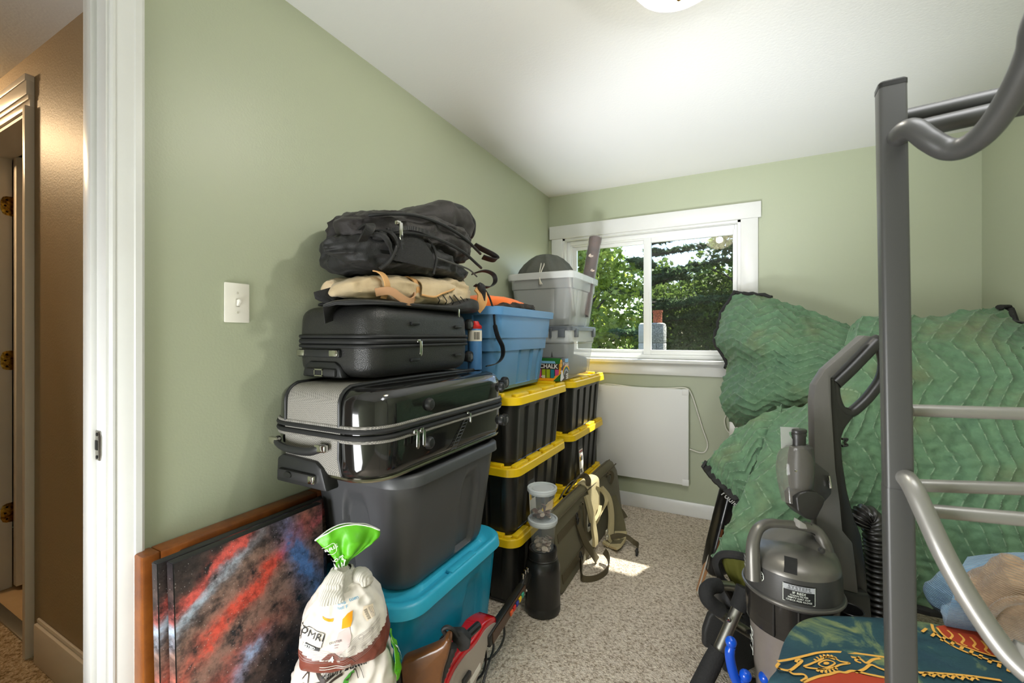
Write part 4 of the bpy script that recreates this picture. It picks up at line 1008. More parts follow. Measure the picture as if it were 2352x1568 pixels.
# canister behind the suitcase, at the blue tote
cn = thing('wipes_canister', 'blue canister with red cap and barcode label behind the smaller suitcase', 'canister', (-1.02, 1.615, 1.137))
cc = (-1.015, 1.608, 1.137)
obj('body', lathe([(.001, 0), (.030, 0), (.031, .004), (.031, .175), (.029, .180)], 24, cc), M('canister_blue', (66, 116, 168), .4), cn)
obj('label', lathe([(.0315, .125), (.0315, .172)], 24, cc)[:2], M('label_cream', (222, 214, 200), .5), cn)
m = MB()
for k in range(7):
    a = R(-62+k*7); p = V((cc[0]+.0325*math.cos(a), cc[1]+.0325*math.sin(a), cc[2]))
    m.add(tube([p+V((0, 0, .132)), p+V((0, 0, .165))], .0008+.0006*(k % 2), 4))
obj('barcode', m, BLKM, cn)
obj('cap', lathe([(.029, .178), (.031, .182), (.031, .192), (.022, .198), (.016, .212), (.001, .214)], 24, cc), M('red_cap', (190, 28, 26), .35), cn)
# blue tote with the orange and camo cloth on it
bl_ = (-1.145, 2.03, 1.013)
bt = thing('storage_tote', 'faded blue plastic tote holding an orange cloth, on top of the near stack', 'storage tote', bl_)
def blue_ribs(side, s):
    if side == 0:
        for a, b in ((.40, .45), (.70, .74), (.90, .94)):
            if a < s < b: return .014
        if .45 <= s <= .70: return .006
        return 0
    return .012 if (.2 < s < .24 or .76 < s < .80) else 0
obj('body', place(tote_body(.655, .37, 0, .375, .045, .05, blue_ribs), bl_), BLUE, bt)
rings = [[V((x, y, z)) for x, y in rr(.385-2*s, .675-2*s, .055, 7, 3)] for z, s in ((.262, .018), (.262, .008), (.335, .002), (.368, 0), (.370, -.016), (.404, -.018), (.408, -.014), (.408, .002), (.39, .006), (.2, .02))]
obj('rim', place(loft(rings, False, False), bl_), BLUE, bt)
rb = MB()
obj('handle_notch', place(box(-.07, .07, -.352, -.325, .31, .385, .008), bl_), BLUE, bt)
vest = thing('hunting_vest', 'bright orange cloth with dark camo lining heaped in the blue tote', 'vest', (-1.15, 1.98, 1.40))
zt_ = 1.425
obj('orange_shell', soft([((-1.16, 1.64, zt_), .02, .01, .01), ((-1.15, 1.67, zt_+.005), .10, .030, .03), ((-1.14, 1.78, zt_+.012), .14, .048, .03), ((-1.13, 1.95, zt_+.012), .15, .052, .03), ((-1.13, 2.10, zt_+.008), .14, .046, .03), ((-1.12, 2.19, zt_), .10, .028, .02), ((-1.12, 2.22, zt_-.01), .02, .01, .01)], 36, 10, .6, .010, 9, 4), ORNG, vest, sharp=70)
obj('camo_lining', soft([((-1.03, 1.74, zt_-.008), .01, .006, .006), ((-1.02, 1.78, zt_-.006), .045, .02, .012), ((-1.01, 1.92, zt_-.002), .055, .030, .014), ((-1.02, 2.08, zt_), .06, .034, .016), ((-1.05, 2.18, zt_), .07, .034, .02), ((-1.07, 2.24, zt_-.004), .05, .02, .02), ((-1.07, 2.26, zt_-.01), .01, .006, .006)], 26, 10, .7, .012, 22, 6), CAMO, vest, sharp=70)
# ---- clear bins on the far stack
MILKY = clear('milky_clear_plastic', (222, 225, 224), .40, .25); MILKY2 = clear('milky_clear_rim', (232, 235, 234), .55, .22)
GREYC = M('grey_contents', (84, 85, 84), .8, var=(6, (74, 75, 74), .2), bump=(30, .4)); DGREY = M('dark_grey_lid', (88, 92, 96), .4)
def shell(L_, W_, z0, z1, taper, r, rib=None):
    rings = []; h = z1-z0
    for k, s in ((0, taper+.008), (.03, taper), (.35, taper*.65), (.70, taper*.3), (.72, taper*.12), (1, 0)): rings.append([V((x, y, z0+h*k)) for x, y in outl(L_-2*s, W_-2*s, r, rib if .02 < k < .71 else None, m=24)])
    return loft(rings, True, False)
l2 = (-1.105, 2.745, 1.013)
lb = thing('storage_bin', 'clear bin of grey contents with dark grey lid, on the far yellow lid', 'storage bin', l2)
obj('body', place(shell(.54, .44, 0, .315, .03, .03), l2), MILKY, lb)
obj('rim', place(loft([[V((x, y, z)) for x, y in rr(.452+s, .532+s, .03, 5, 2)] for z, s in ((.235, -.012), (.315, .0))], False, False), l2), MILKY2, lb)
obj('lid', place(loft([[V((x, y, z)) for x, y in rr(.47-2*s, .55-2*s, .035, 6, 2)] for z, s in ((.305, .004), (.305, 0), (.328, .002), (.332, .01), (.324, .02), (.324, .06))]), l2), DGREY, lb)
for x, y, dx, dy in ((.232, -.17, .008, .022), (.232, .20, .008, .022), (.17, -.274, .022, .006), (.10, -.274, .006, .006)):
    obj('lid_clip', place(box(x-dx, x+dx, y-dy, y+dy, .262, .318, .003), l2), DGREY, lb)
lc_ = thing('folded_cloth', 'grey folded cloth packed inside the lidded clear bin', 'cloth', (l2[0], l2[1], l2[2]+.004))
obj('folded_layer', place(soft([((-.03, -.237, .15), .10, .08, .08), ((-.03, -.234, .15), .165, .145, .14), ((-.02, -.1, .15), .17, .145, .14), ((-.02, .02, .12), .16, .11, .115), ((-.02, .025, .1), .02, .02, .02)], 32, 6, .25, .002, 9, 3), l2), GREYC, lc_, sharp=60)
obj('folded_layer', place(soft([((.0, .03, .06), .02, .02, .02), ((.01, .04, .075), .17, .07, .07), ((.01, .1, .07), .175, .065, .065), ((.01, .22, .07), .165, .06, .06), ((.01, .225, .06), .02, .02, .02)], 32, 6, .35, .005, 9, 5), l2), M('light_grey_cloth', (150, 150, 144), .8, bump=(40, .4)), lc_, sharp=60)
l1 = (-1.098, 2.775, 1.345)
ub = thing('storage_bin', 'open milky clear bin stuffed with a drawstring sack, on the grey lid', 'storage bin', l1)
obj('body', place(shell(.54, .435, 0, .335, .035, .04, lambda sd, s: .006 if (.22 < s < .25 or .5 < s < .53 or .78 < s < .81) else 0), l1), MILKY, ub)
obj('rim', place(loft([[V((x, y, z)) for x, y in rr(.445+2*s, .55+2*s, .045, 6, 3)] for z, s in ((.300, .006), (.300, .010), (.338, .012), (.342, .008), (.342, .0), (.30, -.004))], False, False), l1), MILKY2, ub)
for y in (-.12, .12): obj('rim_rib', place(box(.228, .236, y-.004, y+.004, .30, .34), l1), MILKY2, ub)
sk = thing('drawstring_sack', 'grey drawstring sack bulging out of the open clear bin', 'sack', (l1[0]-.05, 2.70, l1[2]+.006))
so = V(l1)
obj('body', loft([[so+V((-.030+math.copysign(abs(math.cos(a))**ex, math.cos(a))*rx*(1+k_*.06*math.sin(9*a+z*30)), -.075+math.copysign(abs(math.sin(a))**ex, math.sin(a))*ry*(1+k_*.05*math.sin(11*a+2)), z)) for a in [2*pi*k/72 for k in range(72)]]
     for z, rx, ry, ex, k_ in ((.006, .10, .12, .4, 0), (.012, .158, .15, .35, 0), (.15, .172, .162, .35, 0), (.29, .180, .170, .38, 0), (.335, .180, .172, .5, .3), (.38, .168, .165, .7, .8), (.42, .145, .145, .8, 1), (.455, .112, .115, .9, 1), (.478, .075, .08, 1, 1), (.488, .04, .04, 1, .6), (.489, .012, .012, 1, 0))]), M('dark_grey_sack', (84, 86, 80), .75, bump=(26, .8)), sk, sharp=70)
for dx in (0, .022):
    obj('drawstring', tube(spl([so+V((-.03, -.16, .455)), so+V((-.01+dx, -.215, .41)), so+V((.0+dx*.5, -.262, .35)), so+V((.01, -.285, .30)), so+V((.012+dx*.6, -.284, .265))], 6), .0035, 6), M('cream_cord', (214, 210, 196), .7) if dx == 0 else bpy.data.materials['cream_cord'], sk)
bx = thing('document_box', 'flat white paper carton edge sticking up from the open clear bin', 'carton', (l1[0]+.13, 2.85, l1[2]+.01))
obj('carton', box(l1[0]+.105, l1[0]+.16, 2.70, 2.99, l1[2]+.01, l1[2]+.355, .003), M('white_card', (216, 216, 212), .6), bx)
obj('flap', prism([V((l1[0]+.108, 2.70, l1[2]+.353)), V((l1[0]+.160, 2.70, l1[2]+.353)), V((l1[0]+.160, 2.70, l1[2]+.372)), V((l1[0]+.110, 2.70, l1[2]+.380))], (0, .29, 0), .001), M('white_flap', (230, 230, 226), .6), bx)
mg = thing('magazine', 'thin dark magazine standing inside the open clear bin', 'magazine', (l1[0]+.17, 2.58, l1[2]+.05))
MAGC = M('magazine_cover', (52, 54, 66), .4, var=(20, (120, 60, 50), .1))
mo = V(l1)
obj('cover', prism([mo+V((.178, -.225, .31)), mo+V((.184, -.16, .315)), mo+V((.172, -.06, .07)), mo+V((.168, -.10, .06))], (-.006, 0, 0), .001), MAGC, mg)
obj('pages', prism([mo+V((.186, -.228, .305)), mo+V((.188, -.20, .312)), mo+V((.176, -.10, .11)), mo+V((.174, -.115, .10))], (-.004, 0, 0), .001), M('pale_pages', (216, 212, 204), .6), mg)
tbx = thing('storage_tube', 'clear plastic tube with brown wrapped contents leaning against the window frame', 'tube', (-.80, 2.9, 1.37))
ta, tb_ = P(1349, 660, y=2.93), P(1368, 545, y=3.03)
tb0 = ta-(tb_-ta)*1.6
tmx = axis_mx(ta-(tb_-ta)*.55, tb_-ta)
ln = (tb_-ta).length*1.55
obj('tube_wall', MB().add(lathe([(.047, 0), (.047, ln)], 28)[:2], mx=tmx), clear('clear_tube', (200, 196, 196), .22, .12), tbx)
obj('contents', MB().add(lathe([(.001, .004), (.040, .004), (.042, .02), (.042, ln*.86), (.040, ln*.9), (.044, ln*.93), (.044, ln*.985), (.001, ln*.99)], 28), mx=tmx), M('brown_print_roll', (98, 66, 58), .5, var=(14, (56, 36, 32), .15)), tbx)
m = MB()
vd = (V((0, 0, H))-ta).normalized()
for q, (dx, s) in enumerate(((.25, .016), (-.35, .013))):
    c = ta+(tb_-ta)*(.62-.28*q); r_ = (tb_-ta).normalized().cross(vd).normalized()
    m.add(prism([c+vd*.044-r_*dx*.045+r_*(s*x)+(tb_-ta).normalized()*(s*y) for x, y in ((-1.1, -.5), (0, -.9), (1.1, -.4), (1.0, .3), (.2, .2), (-.3, .9), (-.9, .4))], vd*.003))
obj('white_print', m, M('cream_print', (226, 206, 190), .5), tbx)
# chalk box
xb0, xb1, yb0, yb1, zb0, zb1 = -1.06, -.90, 2.375, 2.48, 1.016, 1.152
ck = thing('chalk_box', 'small printed carton of coloured chalk on the yellow lid beside the blue tote', 'box', ((xb0+xb1)/2, (yb0+yb1)/2, zb0))
CM = {k: M('chalk_'+k, v, .45) for k, v in dict(dark=(58, 50, 50), orange=(240, 160, 24), green=(34, 104, 40), lime=(154, 176, 30), teal=(20, 120, 140), pink=(206, 70, 130), white=(232, 228, 226), sky=(120, 176, 216), yellow=(244, 200, 40), red=(196, 84, 50), blue=(66, 90, 150), grey=(190, 186, 184)).items()}
obj('carton', box(xb0, xb1, yb0, yb1, zb0, zb1, .0015), CM['dark'], ck)
ff = lambda k: plane_fn(((xb0+xb1)/2, yb0-.0003, (zb0+zb1)/2), (1, 0, 0), (0, 0, 1), k)       # end with the word
fr_ = lambda k: plane_fn((xb1+.0003, (yb0+yb1)/2, (zb0+zb1)/2), (0, 1, 0), (0, 0, 1), k)       # side with the rainbow
m = MB(); keys = list(CM)
def pp(pts, fn, c): m.add(poly(pts, fn), keys.index(c))
W2, H2 = (xb1-xb0)/2, (zb1-zb0)/2
pp([(-W2, -H2), (W2, -H2), (W2, H2), (-W2, H2)], ff(.0002), 'green')
pp([(-W2, -H2), (.03, -H2), (W2, -.02), (W2, .035), (-W2, .035)], ff(.0005), 'orange')
pp([(-W2, -.052), (.028, -.052), (.066, -.012), (.066, .035), (-W2, .035)], ff(.0008), 'dark')
for k, c in enumerate(('pink', 'lime', 'lime', 'teal', 'pink')): pp([(-.07+k*.028, -.05+.012*(k == 4)), (-.047+k*.028, -.05+.02*(k == 4)), (-.047+k*.028, .0), (-.07+k*.028, .0)], ff(.0011), c)
pp([(-.06, .036), (.045, .036), (.04, .05), (-.055, .05)], ff(.0011), 'sky')
m.add(text('CHALK', .036, lambda x, y: ff(.0014)(x, y+.018), bold=.02), keys.index('white'))
m.add(text('48', .026, lambda x, y: ff(.0014)(x-.035, y-.045), bold=.02), keys.index('white'))
obj('printed_end', m, list(CM.values()), ck); m = MB()
D2 = (yb1-yb0)/2
pp(ell(-.055, .038, .019, .024), fr_(.0004), 'yellow'); pp(ell(-.055, .038, .015, .019), fr_(.0007), 'orange')
m.add(line2([(-.064, .030), (-.058, .046), (-.054, .034), (-.048, .048)], .003, fr_(.001)), keys.index('green'))
for k, c in enumerate(('red', 'yellow', 'green', 'blue', 'grey')):
    r_ = .068-.008*k; a = [(.032+r_*math.cos(R(q)), -.038+r_*math.sin(R(q))) for q in range(30, 171, 14)]; b = [(.032+(r_-.0078)*math.cos(R(q)), -.038+(r_-.0078)*math.sin(R(q))) for q in range(170, 29, -14)]
    pp([p for p in a+b if True], fr_(.0004), c)
pp([(-.07, -.062), (-.065, -.035), (-.05, -.005), (-.042, .0), (-.034, -.006), (-.022, -.03), (-.008, -.05), (-.02, -.055), (-.055, -.068)], fr_(.001), 'white')
pp([(-.068, -.01), (-.064, -.004), (-.056, -.006), (-.058, -.014)], fr_(.001), 'white'); pp([(-.022, .022), (-.010, .03), (-.004, .042), (-.014, .044), (-.02, .034)], fr_(.001), 'white')
pp([(.01, .04), (.066, .04), (.068, .062), (.008, .062)], fr_(.0004), 'sky')
m.add(text('CHALK', .026, lambda x, y: fr_(.0008)(x+.038, y+.026), bold=.02, sx=.8), keys.index('white'))
for k in range(3): pp([(.026, -.036-.012*k), (.062, -.036-.012*k), (.062, -.029-.012*k), (.026, -.029-.012*k)], fr_(.001), 'white')
obj('printed_side', m, list(CM.values()), ck)
# ---- black jar with two cups of coins
jc = (-.795, 1.855, 0)
jr = thing('plastic_jar', 'big black screw top jar standing on the carpet by the olive case', 'jar', jc)
JAR = M('satin_black_jar', (30, 30, 29), .34)
obj('body', lathe([(.001, 0), (.074, 0), (.081, .006), (.083, .014), (.083, .038), (.0815, .042), (.082, .046), (.082, .195), (.080, .215), (.072, .236), (.064, .246), (.064, .25)], 48, jc), JAR, jr)
obj('lid', lathe([(.064, .246), (.069, .248), (.069, .252), (.067, .254), (.067, .288), (.065, .293), (.060, .293), (.058, .286), (.001, .286)], 48, jc), BLK, jr)
CUP = clear('deli_cup_plastic', (214, 220, 222), .13, .18); CUPL = clear('deli_cup_lid', (226, 231, 232), .60, .25)
COIN = M('nickel_coin', (222, 206, 188), .35, .2, var=(30, (150, 134, 118), .2)); COIN2 = M('dark_coin', (136, 108, 94), .4, .2)
def cup(lab, c, h, r0, r1, fill, dark, seed):
    t = thing('deli_cup', lab, 'cup', c); rng = random.Random(seed)
    obj('cup', lathe([(.001, .002), (r0-.003, .002), (r0, .006), (r1-.003, h-.03), (r1-.001, h-.028), (r1, h)], 36, c)[:2], CUP, t)
    obj('rim_band', lathe([(r1-.002, h-.022), (r1+.0006, h-.021), (r1+.0006, h-.006)], 36, c)[:2], CUPL, t)
    obj('lid', lathe([(r1+.002, h-.012), (r1+.006, h-.011), (r1+.0065, h+.002), (r1+.004, h+.005), (r1-.002, h+.004), (r1-.004, h-.003), (r1-.016, h-.004), (r1-.018, h-.001), (.001, h-.001)], 36, c), CUPL, t)
    for k in range(fill):
        a = rng.uniform(0, 2*pi); lay = k/fill; rr_ = rng.uniform(.05, 1)**.6*(r0-.0135)
        z = .006+.048*lay*(.7+.5*rng.random())*(1.15-rr_/r0*.5)
        mx = axis_mx((c[0]+rr_*math.cos(a), c[1]+rr_*math.sin(a), c[2]+z), (math.cos(a)*rng.uniform(-.2, .9), math.sin(a)*rng.uniform(-.2, .9), rng.uniform(.3, 1)))
        coin = obj('coin', MB().add(lathe([(.001, -.0009), (.0105, -.0009), (.0115, 0), (.0105, .0009), (.001, .0009)], 14), mx=mx), COIN2 if rng.random() < dark else COIN, None,
                   None)
        coin.name = 'coin'
        coin['label'] = 'loose coin in the pile inside the '+('upper' if seed == 1 else 'lower')+' clear cup on the jar'; coin['category'] = 'coin'; coin['group'] = 'coins in the '+('upper' if seed == 1 else 'lower')+' cup'
    return t
cu1 = cup('clear deli cup of coins standing directly on the black jar, lower of the two', (jc[0], jc[1], .287), .140, .052, .064, 60, .1, 0)
cu2 = cup('clear deli cup of dark coins, upper of the two cups on the jar', (jc[0]-.005, jc[1]+.004, .287+.141), .142, .050, .064, 44, .7, 1)
obj('paper_slip', prism([V((jc[0]+.02, jc[1]-.02, .475)), V((jc[0]+.045, jc[1]+.008, .48)), V((jc[0]+.045, jc[1]+.016, .52)), V((jc[0]+.028, jc[1]-.01, .51))], (.001, -.001, 0)), M('kraft_slip', (196, 172, 132), .7), cu2)
# ---- olive case on its edge, leaning on the totes
OLIVE = M('olive_cordura', (96, 88, 58), .75, var=(4, (86, 80, 52), .3), bump=(300, .25), sheen=.1); OLIVE2 = M('olive_webbing', (84, 74, 50), .7, bump=(260, .3, 'Y')); KHAKI = M('khaki_padding', (186, 172, 132), .8, bump=(220, .3))
ca = thing('gun_case', 'long olive padded case standing on its edge against the yellow lidded totes', 'case', (-.80, 2.55, 0))
sec = [(-.752, .004), (-.760, 0), (-.842, 0), (-.850, .006), (-.866, .318), (-.866, .345), (-.858, .362), (-.845, .372), (-.822, .372), (-.808, .364), (-.800, .35), (-.790, .30), (-.760, .06)]
def sect(y, s=1, dz=0, ox=0): return [V((-.81+(x+.81)*s+ox, y, z*s*1+dz)) for x, z in sec]
rings = [sect(1.99, .55, .08, -.01), sect(1.993, .93, .008), sect(2.02, 1.0), sect(2.3, 1), sect(2.6, 1.0, 0, .010), sect(2.9, 1.02, 0, .022), sect(3.08, 1.03, 0, .034), sect(3.17, .80, .012, .036), sect(3.178, .45, .08, .03)]
obj('body', loft(rings), OLIVE, ca, sharp=40)
def face(y, z, k=.004):
    """point on the case's outer side"""
    x = -.752+(-.800+.752)*(z/.35); ox = 0 if y < 2.3 else (y-2.3)*.04
    return V((x+ox+k, y, z))
for z in (.262, .066):
    obj('stitched_panel', solid(grid(lambda u, v: face(2.02+.35*u, z-.022+.044*v, .0045), 8, 2), .004), OLIVE2, ca)
for dz, xo in ((.352, -.788), (.374, -.835)):
    obj('zipper', tube([V((xo, 2.0, dz)), V((xo, 2.4, dz)), V((xo+.014, 2.7, dz)), V((xo+.034, 3.1, dz*1.02))], .004, 6), OLIVE2, ca)
obj('top_band', solid(grid(patch([[V((-.874+.008*0, 2.52, .352)), V((-.872, 2.72, .356))], [V((-.84, 2.52, .379)), V((-.83, 2.72, .381))], [V((-.79, 2.52, .366)), V((-.778, 2.72, .370))], [V((-.772, 2.52, .30)), V((-.762, 2.70, .32))], [V((-.752, 2.50, .18)), V((-.742, 2.64, .20))]]), 8, 14), -.006), KHAKI, ca)
def strapz(nm, pts, wdt, th, wd, mat, n=6): return obj(nm, ribbon(spl(pts, n), wdt, th, wd), mat, ca)
strapz('carry_handle', [(-.86, 2.36, .372), (-.85, 2.42, .40), (-.835, 2.50, .425), (-.81, 2.545, .425), (-.79, 2.55, .40), (-.785, 2.53, .372)], .034, .006, (.6, .3, .7), OLIVE2)
strapz('carry_handle', [(-.87, 2.28, .366), (-.868, 2.34, .392), (-.866, 2.44, .402), (-.862, 2.52, .384)], .03, .006, (.5, 0, .8), OLIVE2)
strapz('shoulder_pad', [face(2.72, .30, .02), face(2.745, .24, .05), face(2.72, .16, .065), face(2.66, .08, .07), face(2.60, .04, .07), face(2.555, .025, .06)], .040, .016, (.2, 1, .3), KHAKI)
strapz('shoulder_pad', [face(2.48, .33, .012), face(2.47, .22, .03), face(2.47, .10, .035), face(2.47, .05, .03)], .05, .016, (.1, 1, 0), KHAKI)
strapz('shoulder_strap', [face(2.64, .33, .014), face(2.70, .29, .035), face(2.70, .23, .05), face(2.60, .19, .04), face(2.52, .165, .03)], .022, .005, (.4, .6, .5), KHAKI)
strapz('back_pad', [face(2.50, .16, .024), face(2.56, .185, .036), face(2.62, .215, .034)], .045, .02, (.2, -.4, 1), KHAKI)
hp = [face(2.86, .20, .02), face(2.82, .14, .055), face(2.74, .07, .095), face(2.66, .035, .115), face(2.58, .022, .11)]
strapz('hip_pad', hp, .085, .02, (.8, .5, .3), OLIVE)
strapz('hip_pad_lining', [face(2.70, .055, .118), face(2.64, .036, .124), face(2.57, .026, .118), face(2.545, .02, .105)], .075, .014, (.8, .5, .3), KHAKI)
strapz('hip_strap', [face(2.60, .055, .085), face(2.63, .062, .12), face(2.66, .050, .165), face(2.66, .030, .20), face(2.63, .030, .235), face(2.575, .026, .245), face(2.57, .010, .235)], .028, .005, (.1, .5, .9), OLIVE2)
strapz('loose_strap', [face(2.30, .250, .012), face(2.31, .19, .022), face(2.335, .12, .03), face(2.36, .06, .05), face(2.37, .018, .07)], .046, .005, (.2, 1, .2), OLIVE2)
strapz('loose_strap', [face(2.27, .055, .014), face(2.22, .024, .03), face(2.16, .012, .055), face(2.20, .010, .115), face(2.29, .018, .15), face(2.38, .04, .135), face(2.41, .06, .105)], .042, .005, (.1, .15, 1), OLIVE2)
strapz('web_loop', [face(2.36, .31, .010), face(2.375, .325, .022), face(2.39, .30, .022), face(2.385, .20, .018), face(2.375, .14, .016)], .022, .004, (0, 1, 0), OLIVE2)
strapz('web_loop', [face(2.88, .33, .012), face(2.92, .345, .03), face(2.95, .31, .03), face(2.93, .27, .015)], .03, .005, (.2, .6, .2), OLIVE2)
strapz('tail_strap', [face(2.96, .10, .02), face(2.98, .07, .05), face(2.97, .035, .075)], .035, .004, (.4, .8, .2), OLIVE2)
for c, d in ((face(2.28, .285, .016), 0), (face(2.285, .255, .016), 0), (face(2.26, .085, .016), 1), (face(2.27, .062, .018), 1)):
    obj('metal_clip', tube([c+V((.004, .014*math.cos(a), .016*math.sin(a))) for a in [2*pi*k/12 for k in range(12)]], .0032, 6, closed=True), BLKM, ca)
for c in (face(2.565, .10, .075), face(2.55, .075, .08), face(2.40, .17, .03)):
    obj('side_buckle', box(c.x-.004, c.x+.006, c.y-.016, c.y+.016, c.z-.012, c.z+.012, .003), M('pale_buckle', (150, 146, 130), .4) if 'pale_buckle' not in bpy.data.materials else bpy.data.materials['pale_buckle'], ca)
for c in (face(2.56, .022, .245), face(2.42, .175, .028)):
    obj('side_buckle', box(c.x-.006, c.x+.006, c.y-.014, c.y+.014, max(.001, c.z-.022), c.z+.018, .003), BLKM, ca)
# ================================================================ FRONT LEFT: TIED BAG, SECOND BAG, GUITAR, RIFLE STOCK
BAGW = M('white_paper_bag', (226, 220, 210), .55, var=(14, (216, 208, 198), .2), bump=(24, .35)); BAGG = M('green_bag_paper', (92, 178, 22), .45, var=(10, (78, 160, 18), .25), bump=(30, .5))
BAGB = M('brown_bag_paper', (116, 58, 44), .5, bump=(26, .5)); SOCK = M('grey_sock_knit', (206, 202, 192), .9, var=(30, (192, 188, 178), .2), bump=(80, .3, 'X'))
INK = M('black_ink', (24, 22, 22), .5); INKW = M('white_ink', (236, 240, 230), .5); INKB = M('blue_ink', (58, 150, 190), .5); INKO = M('orange_ink', (240, 160, 20), .5); INKM = M('mauve_ink', (206, 186, 182), .5)
BRN = M('brown_ink', (60, 48, 42), .5); LEAFG = M('leaf_green_ink', (70, 150, 50), .5); CREAM = M('label_paper', (232, 216, 192), .5)
bc = V((-.945, .835, 0))                             # the bag's axis
tc_ = (V((0, 0, 0))-bc).normalized()                 # towards the doorway
sd_ = V((tc_.y, -tc_.x, 0))*-1                       # to the right seen from the doorway
PXU = bc.dot(FW)/984
def zpx(y, d=0): return H-(y-770)*(PXU-d*.85/984)
prof = [(1530, 95, 78, 0, 0), (1522, 97, 84, 0, 0), (1500, 97, 86, 0, .0), (1450, 92, 80, 0, .02), (1410, 80, 68, 1, .05), (1380, 65, 54, 0, .09), (1350, 46, 38, -3, .14), (1325, 25, 22, -6, .16), (1306, 15, 14, -8, .16), (1290, 17, 14, -5, .18), (1268, 38, 20, 6, .30), (1240, 58, 13, 12, .26), (1222, 66, 8, 10, .16), (1206, 69, 4, 6, .05)]
cp = spl([(a, b, c) for a, b, c, d, e in prof], 10); cp2 = spl([(d, e*100, 0) for a, b, c, d, e in prof], 10)
def bagS(u, v, off=0):
    """bag surface: u = angle in turns (0.5 faces the doorway), v = 0 bottom .. 1 top"""
    i = v*(len(cp)-1); k = min(int(i), len(cp)-2); f = i-k
    q = cp[k]*(1-f)+cp[k+1]*f; q2 = cp2[k]*(1-f)+cp2[k+1]*f
    a = 2*pi*(u-.5)                                  # 0 = front
    pl = q2.y/100; w_, d_ = q.y*PXU, q.z*PXU; z = zpx(q.x, d_)
    ca, sa = math.cos(a), math.sin(a)
    r = 1+pl*(.30*math.sin(11*a+1.0)+.16*math.sin(17*a+2.6))
    e = .75
    x = math.copysign(abs(sa)**e, sa)*w_; y = math.copysign(abs(ca)**e, ca)*d_
    if v > .66: y = y*r+pl*.035*math.sin(6*a*(1 if ca > 0 else -1)+.6)*(1-abs(sa)); 
    else: x *= 1+(r-1)*.5; y *= r
    p = bc+sd_*(x+q2.x*PXU)+tc_*y+V((0, 0, z))
    if v > .7: p = p-V((0, 0, (v-.7)/.3*.030*abs(sa)**1.5))
    w = noise.noise(p*14)*.010+abs(noise.noise(p*23+V((3, 1, 0))))*-.008+noise.noise(p*45)*.003
    n = (sd_*x/(w_*w_+1e-6)+tc_*y/(d_*d_+1e-6)).normalized()
    return p+n*(w*(.35 if q.y < 30 else 1)+off)
NV, NU = 150, 160
vz = lambda y: next(i for i in range(len(cp)) if cp[i].x <= y)/(len(cp)-1)
gb = grid(lambda u, v: bagS(u, v), NU, NV)
bodyf, bandf, topf = [], [], []
vneck = vz(1300); vband = vz(1508)
for f in gb[1]:
    uc = sum(gb[2][i][0] for i in f)/4; vc = sum(gb[2][i][1] for i in f)/4
    if vc > vneck: topf.append(f)
    elif vc < vband+.075*abs(math.sin(2*pi*(uc-.5)))**1.5*(1 if uc > .5 else .55): bandf.append(f)
    else: bodyf.append(f)
dbag = thing('powder_bag', 'white and brown paper bag with flared green top, tied with a sock', 'bag', bc+V((0, 0, zpx(1530, .095))))
def sub(fs, mat, nm, par=dbag, cap=False):
    used = {}; vs = []; out = []
    for f in fs:
        o = []
        for i in f:
            if i not in used: used[i] = len(vs); vs.append(gb[0][i])
            o.append(used[i])
        out.append(o)
    if cap: out.append([used[i] for i in range(NU)][::-1])
    return obj(nm, (vs, out), mat, par, sharp=60)
sub(bodyf, BAGW, 'paper_body'); sub(bandf, BAGB, 'brown_band', cap=True); sub(topf, BAGG, 'green_top')
edge = [bagS(k/NU, 1.0) for k in range(NU)]
obj('torn_edge', tube(edge, .0016, 5, closed=True), INKW, dbag)
# prints on the bag, laid in pixels of the front view
def fb(off): 
    def f(x, y):
        v = max(0, min(1, next((i for i in range(len(cp)) if cp[i].x <= y), len(cp)-1)/(len(cp)-1)))
        k = min(int(v*(len(cp)-1)), len(cp)-2)
        if k > 0: v = (k-1+(cp[k-1].x-y)/max(1e-6, cp[k-1].x-cp[k].x))/(len(cp)-1)
        q = cp[k]; q2 = cp2[k]
        s_ = max(-.98, min(.98, (x-q2.x)/max(q.y, 1)))
        sa = math.copysign(abs(s_)**(1/.75), s_); a = math.asin(sa)
        return bagS(a/(2*pi)+.5, v, off)
    return f
def T(s, x, y, size, off=.0022, **k):
    f = fb(off); r = R(k.pop('rot', 0)); c, s_ = math.cos(r), math.sin(r)
    return text(s, size, lambda a, b: f(x+a*c-b*s_, y-(a*s_+b*c)), **k)
def PL(pts, off=.0014, sub=2): return poly(pts, fb(off), sub)
m = MB()
for s_, x, y, z, r in (('OMRI', -66, 1446, 21, -16), ('DUSTER', -20, 1466, 7, 8), ('refillable', -19, 1473, 3.5, 8), ('ready', -19, 1478, 3.5, 8)): m.add(T(s_, x, y, z, rot=r), 0)
m.add(line2([(-86, 1462), (-82, 1440), (-70, 1432), (-48, 1440), (-42, 1448), (-48, 1474)], 1.2, fb(.0016)), 0)
m.add(PL([(-90, 1461), (-50, 1474), (-53, 1483), (-93, 1468)], .0016), 0)
m.add(T('LISTED', -71.5, 1471.5, 8, .003, rot=-17, bold=.02), 1)
m.add(T('Dia', -8, 1378, 12, rot=6), 2); m.add(T('tom', 16, 1374, 11, rot=8), 2); m.add(T('hell F', -6, 1389, 10, rot=8), 2)
m.add(PL([(-8, 1440), (-6, 1415), (4, 1403), (14, 1400), (14, 1425), (10, 1438)]), 3); m.add(PL([(-48, 1405), (-32, 1413), (-24, 1412), (-26, 1420), (-34, 1418), (-46, 1410)]), 3)
m.add(PL([(-26, 1484), (-14, 1448), (8, 1438), (12, 1462), (6, 1482), (-14, 1496)]), 4)
m.add(PL([(36, 1398), (58, 1404), (62, 1434), (46, 1440), (36, 1420)]), 5)
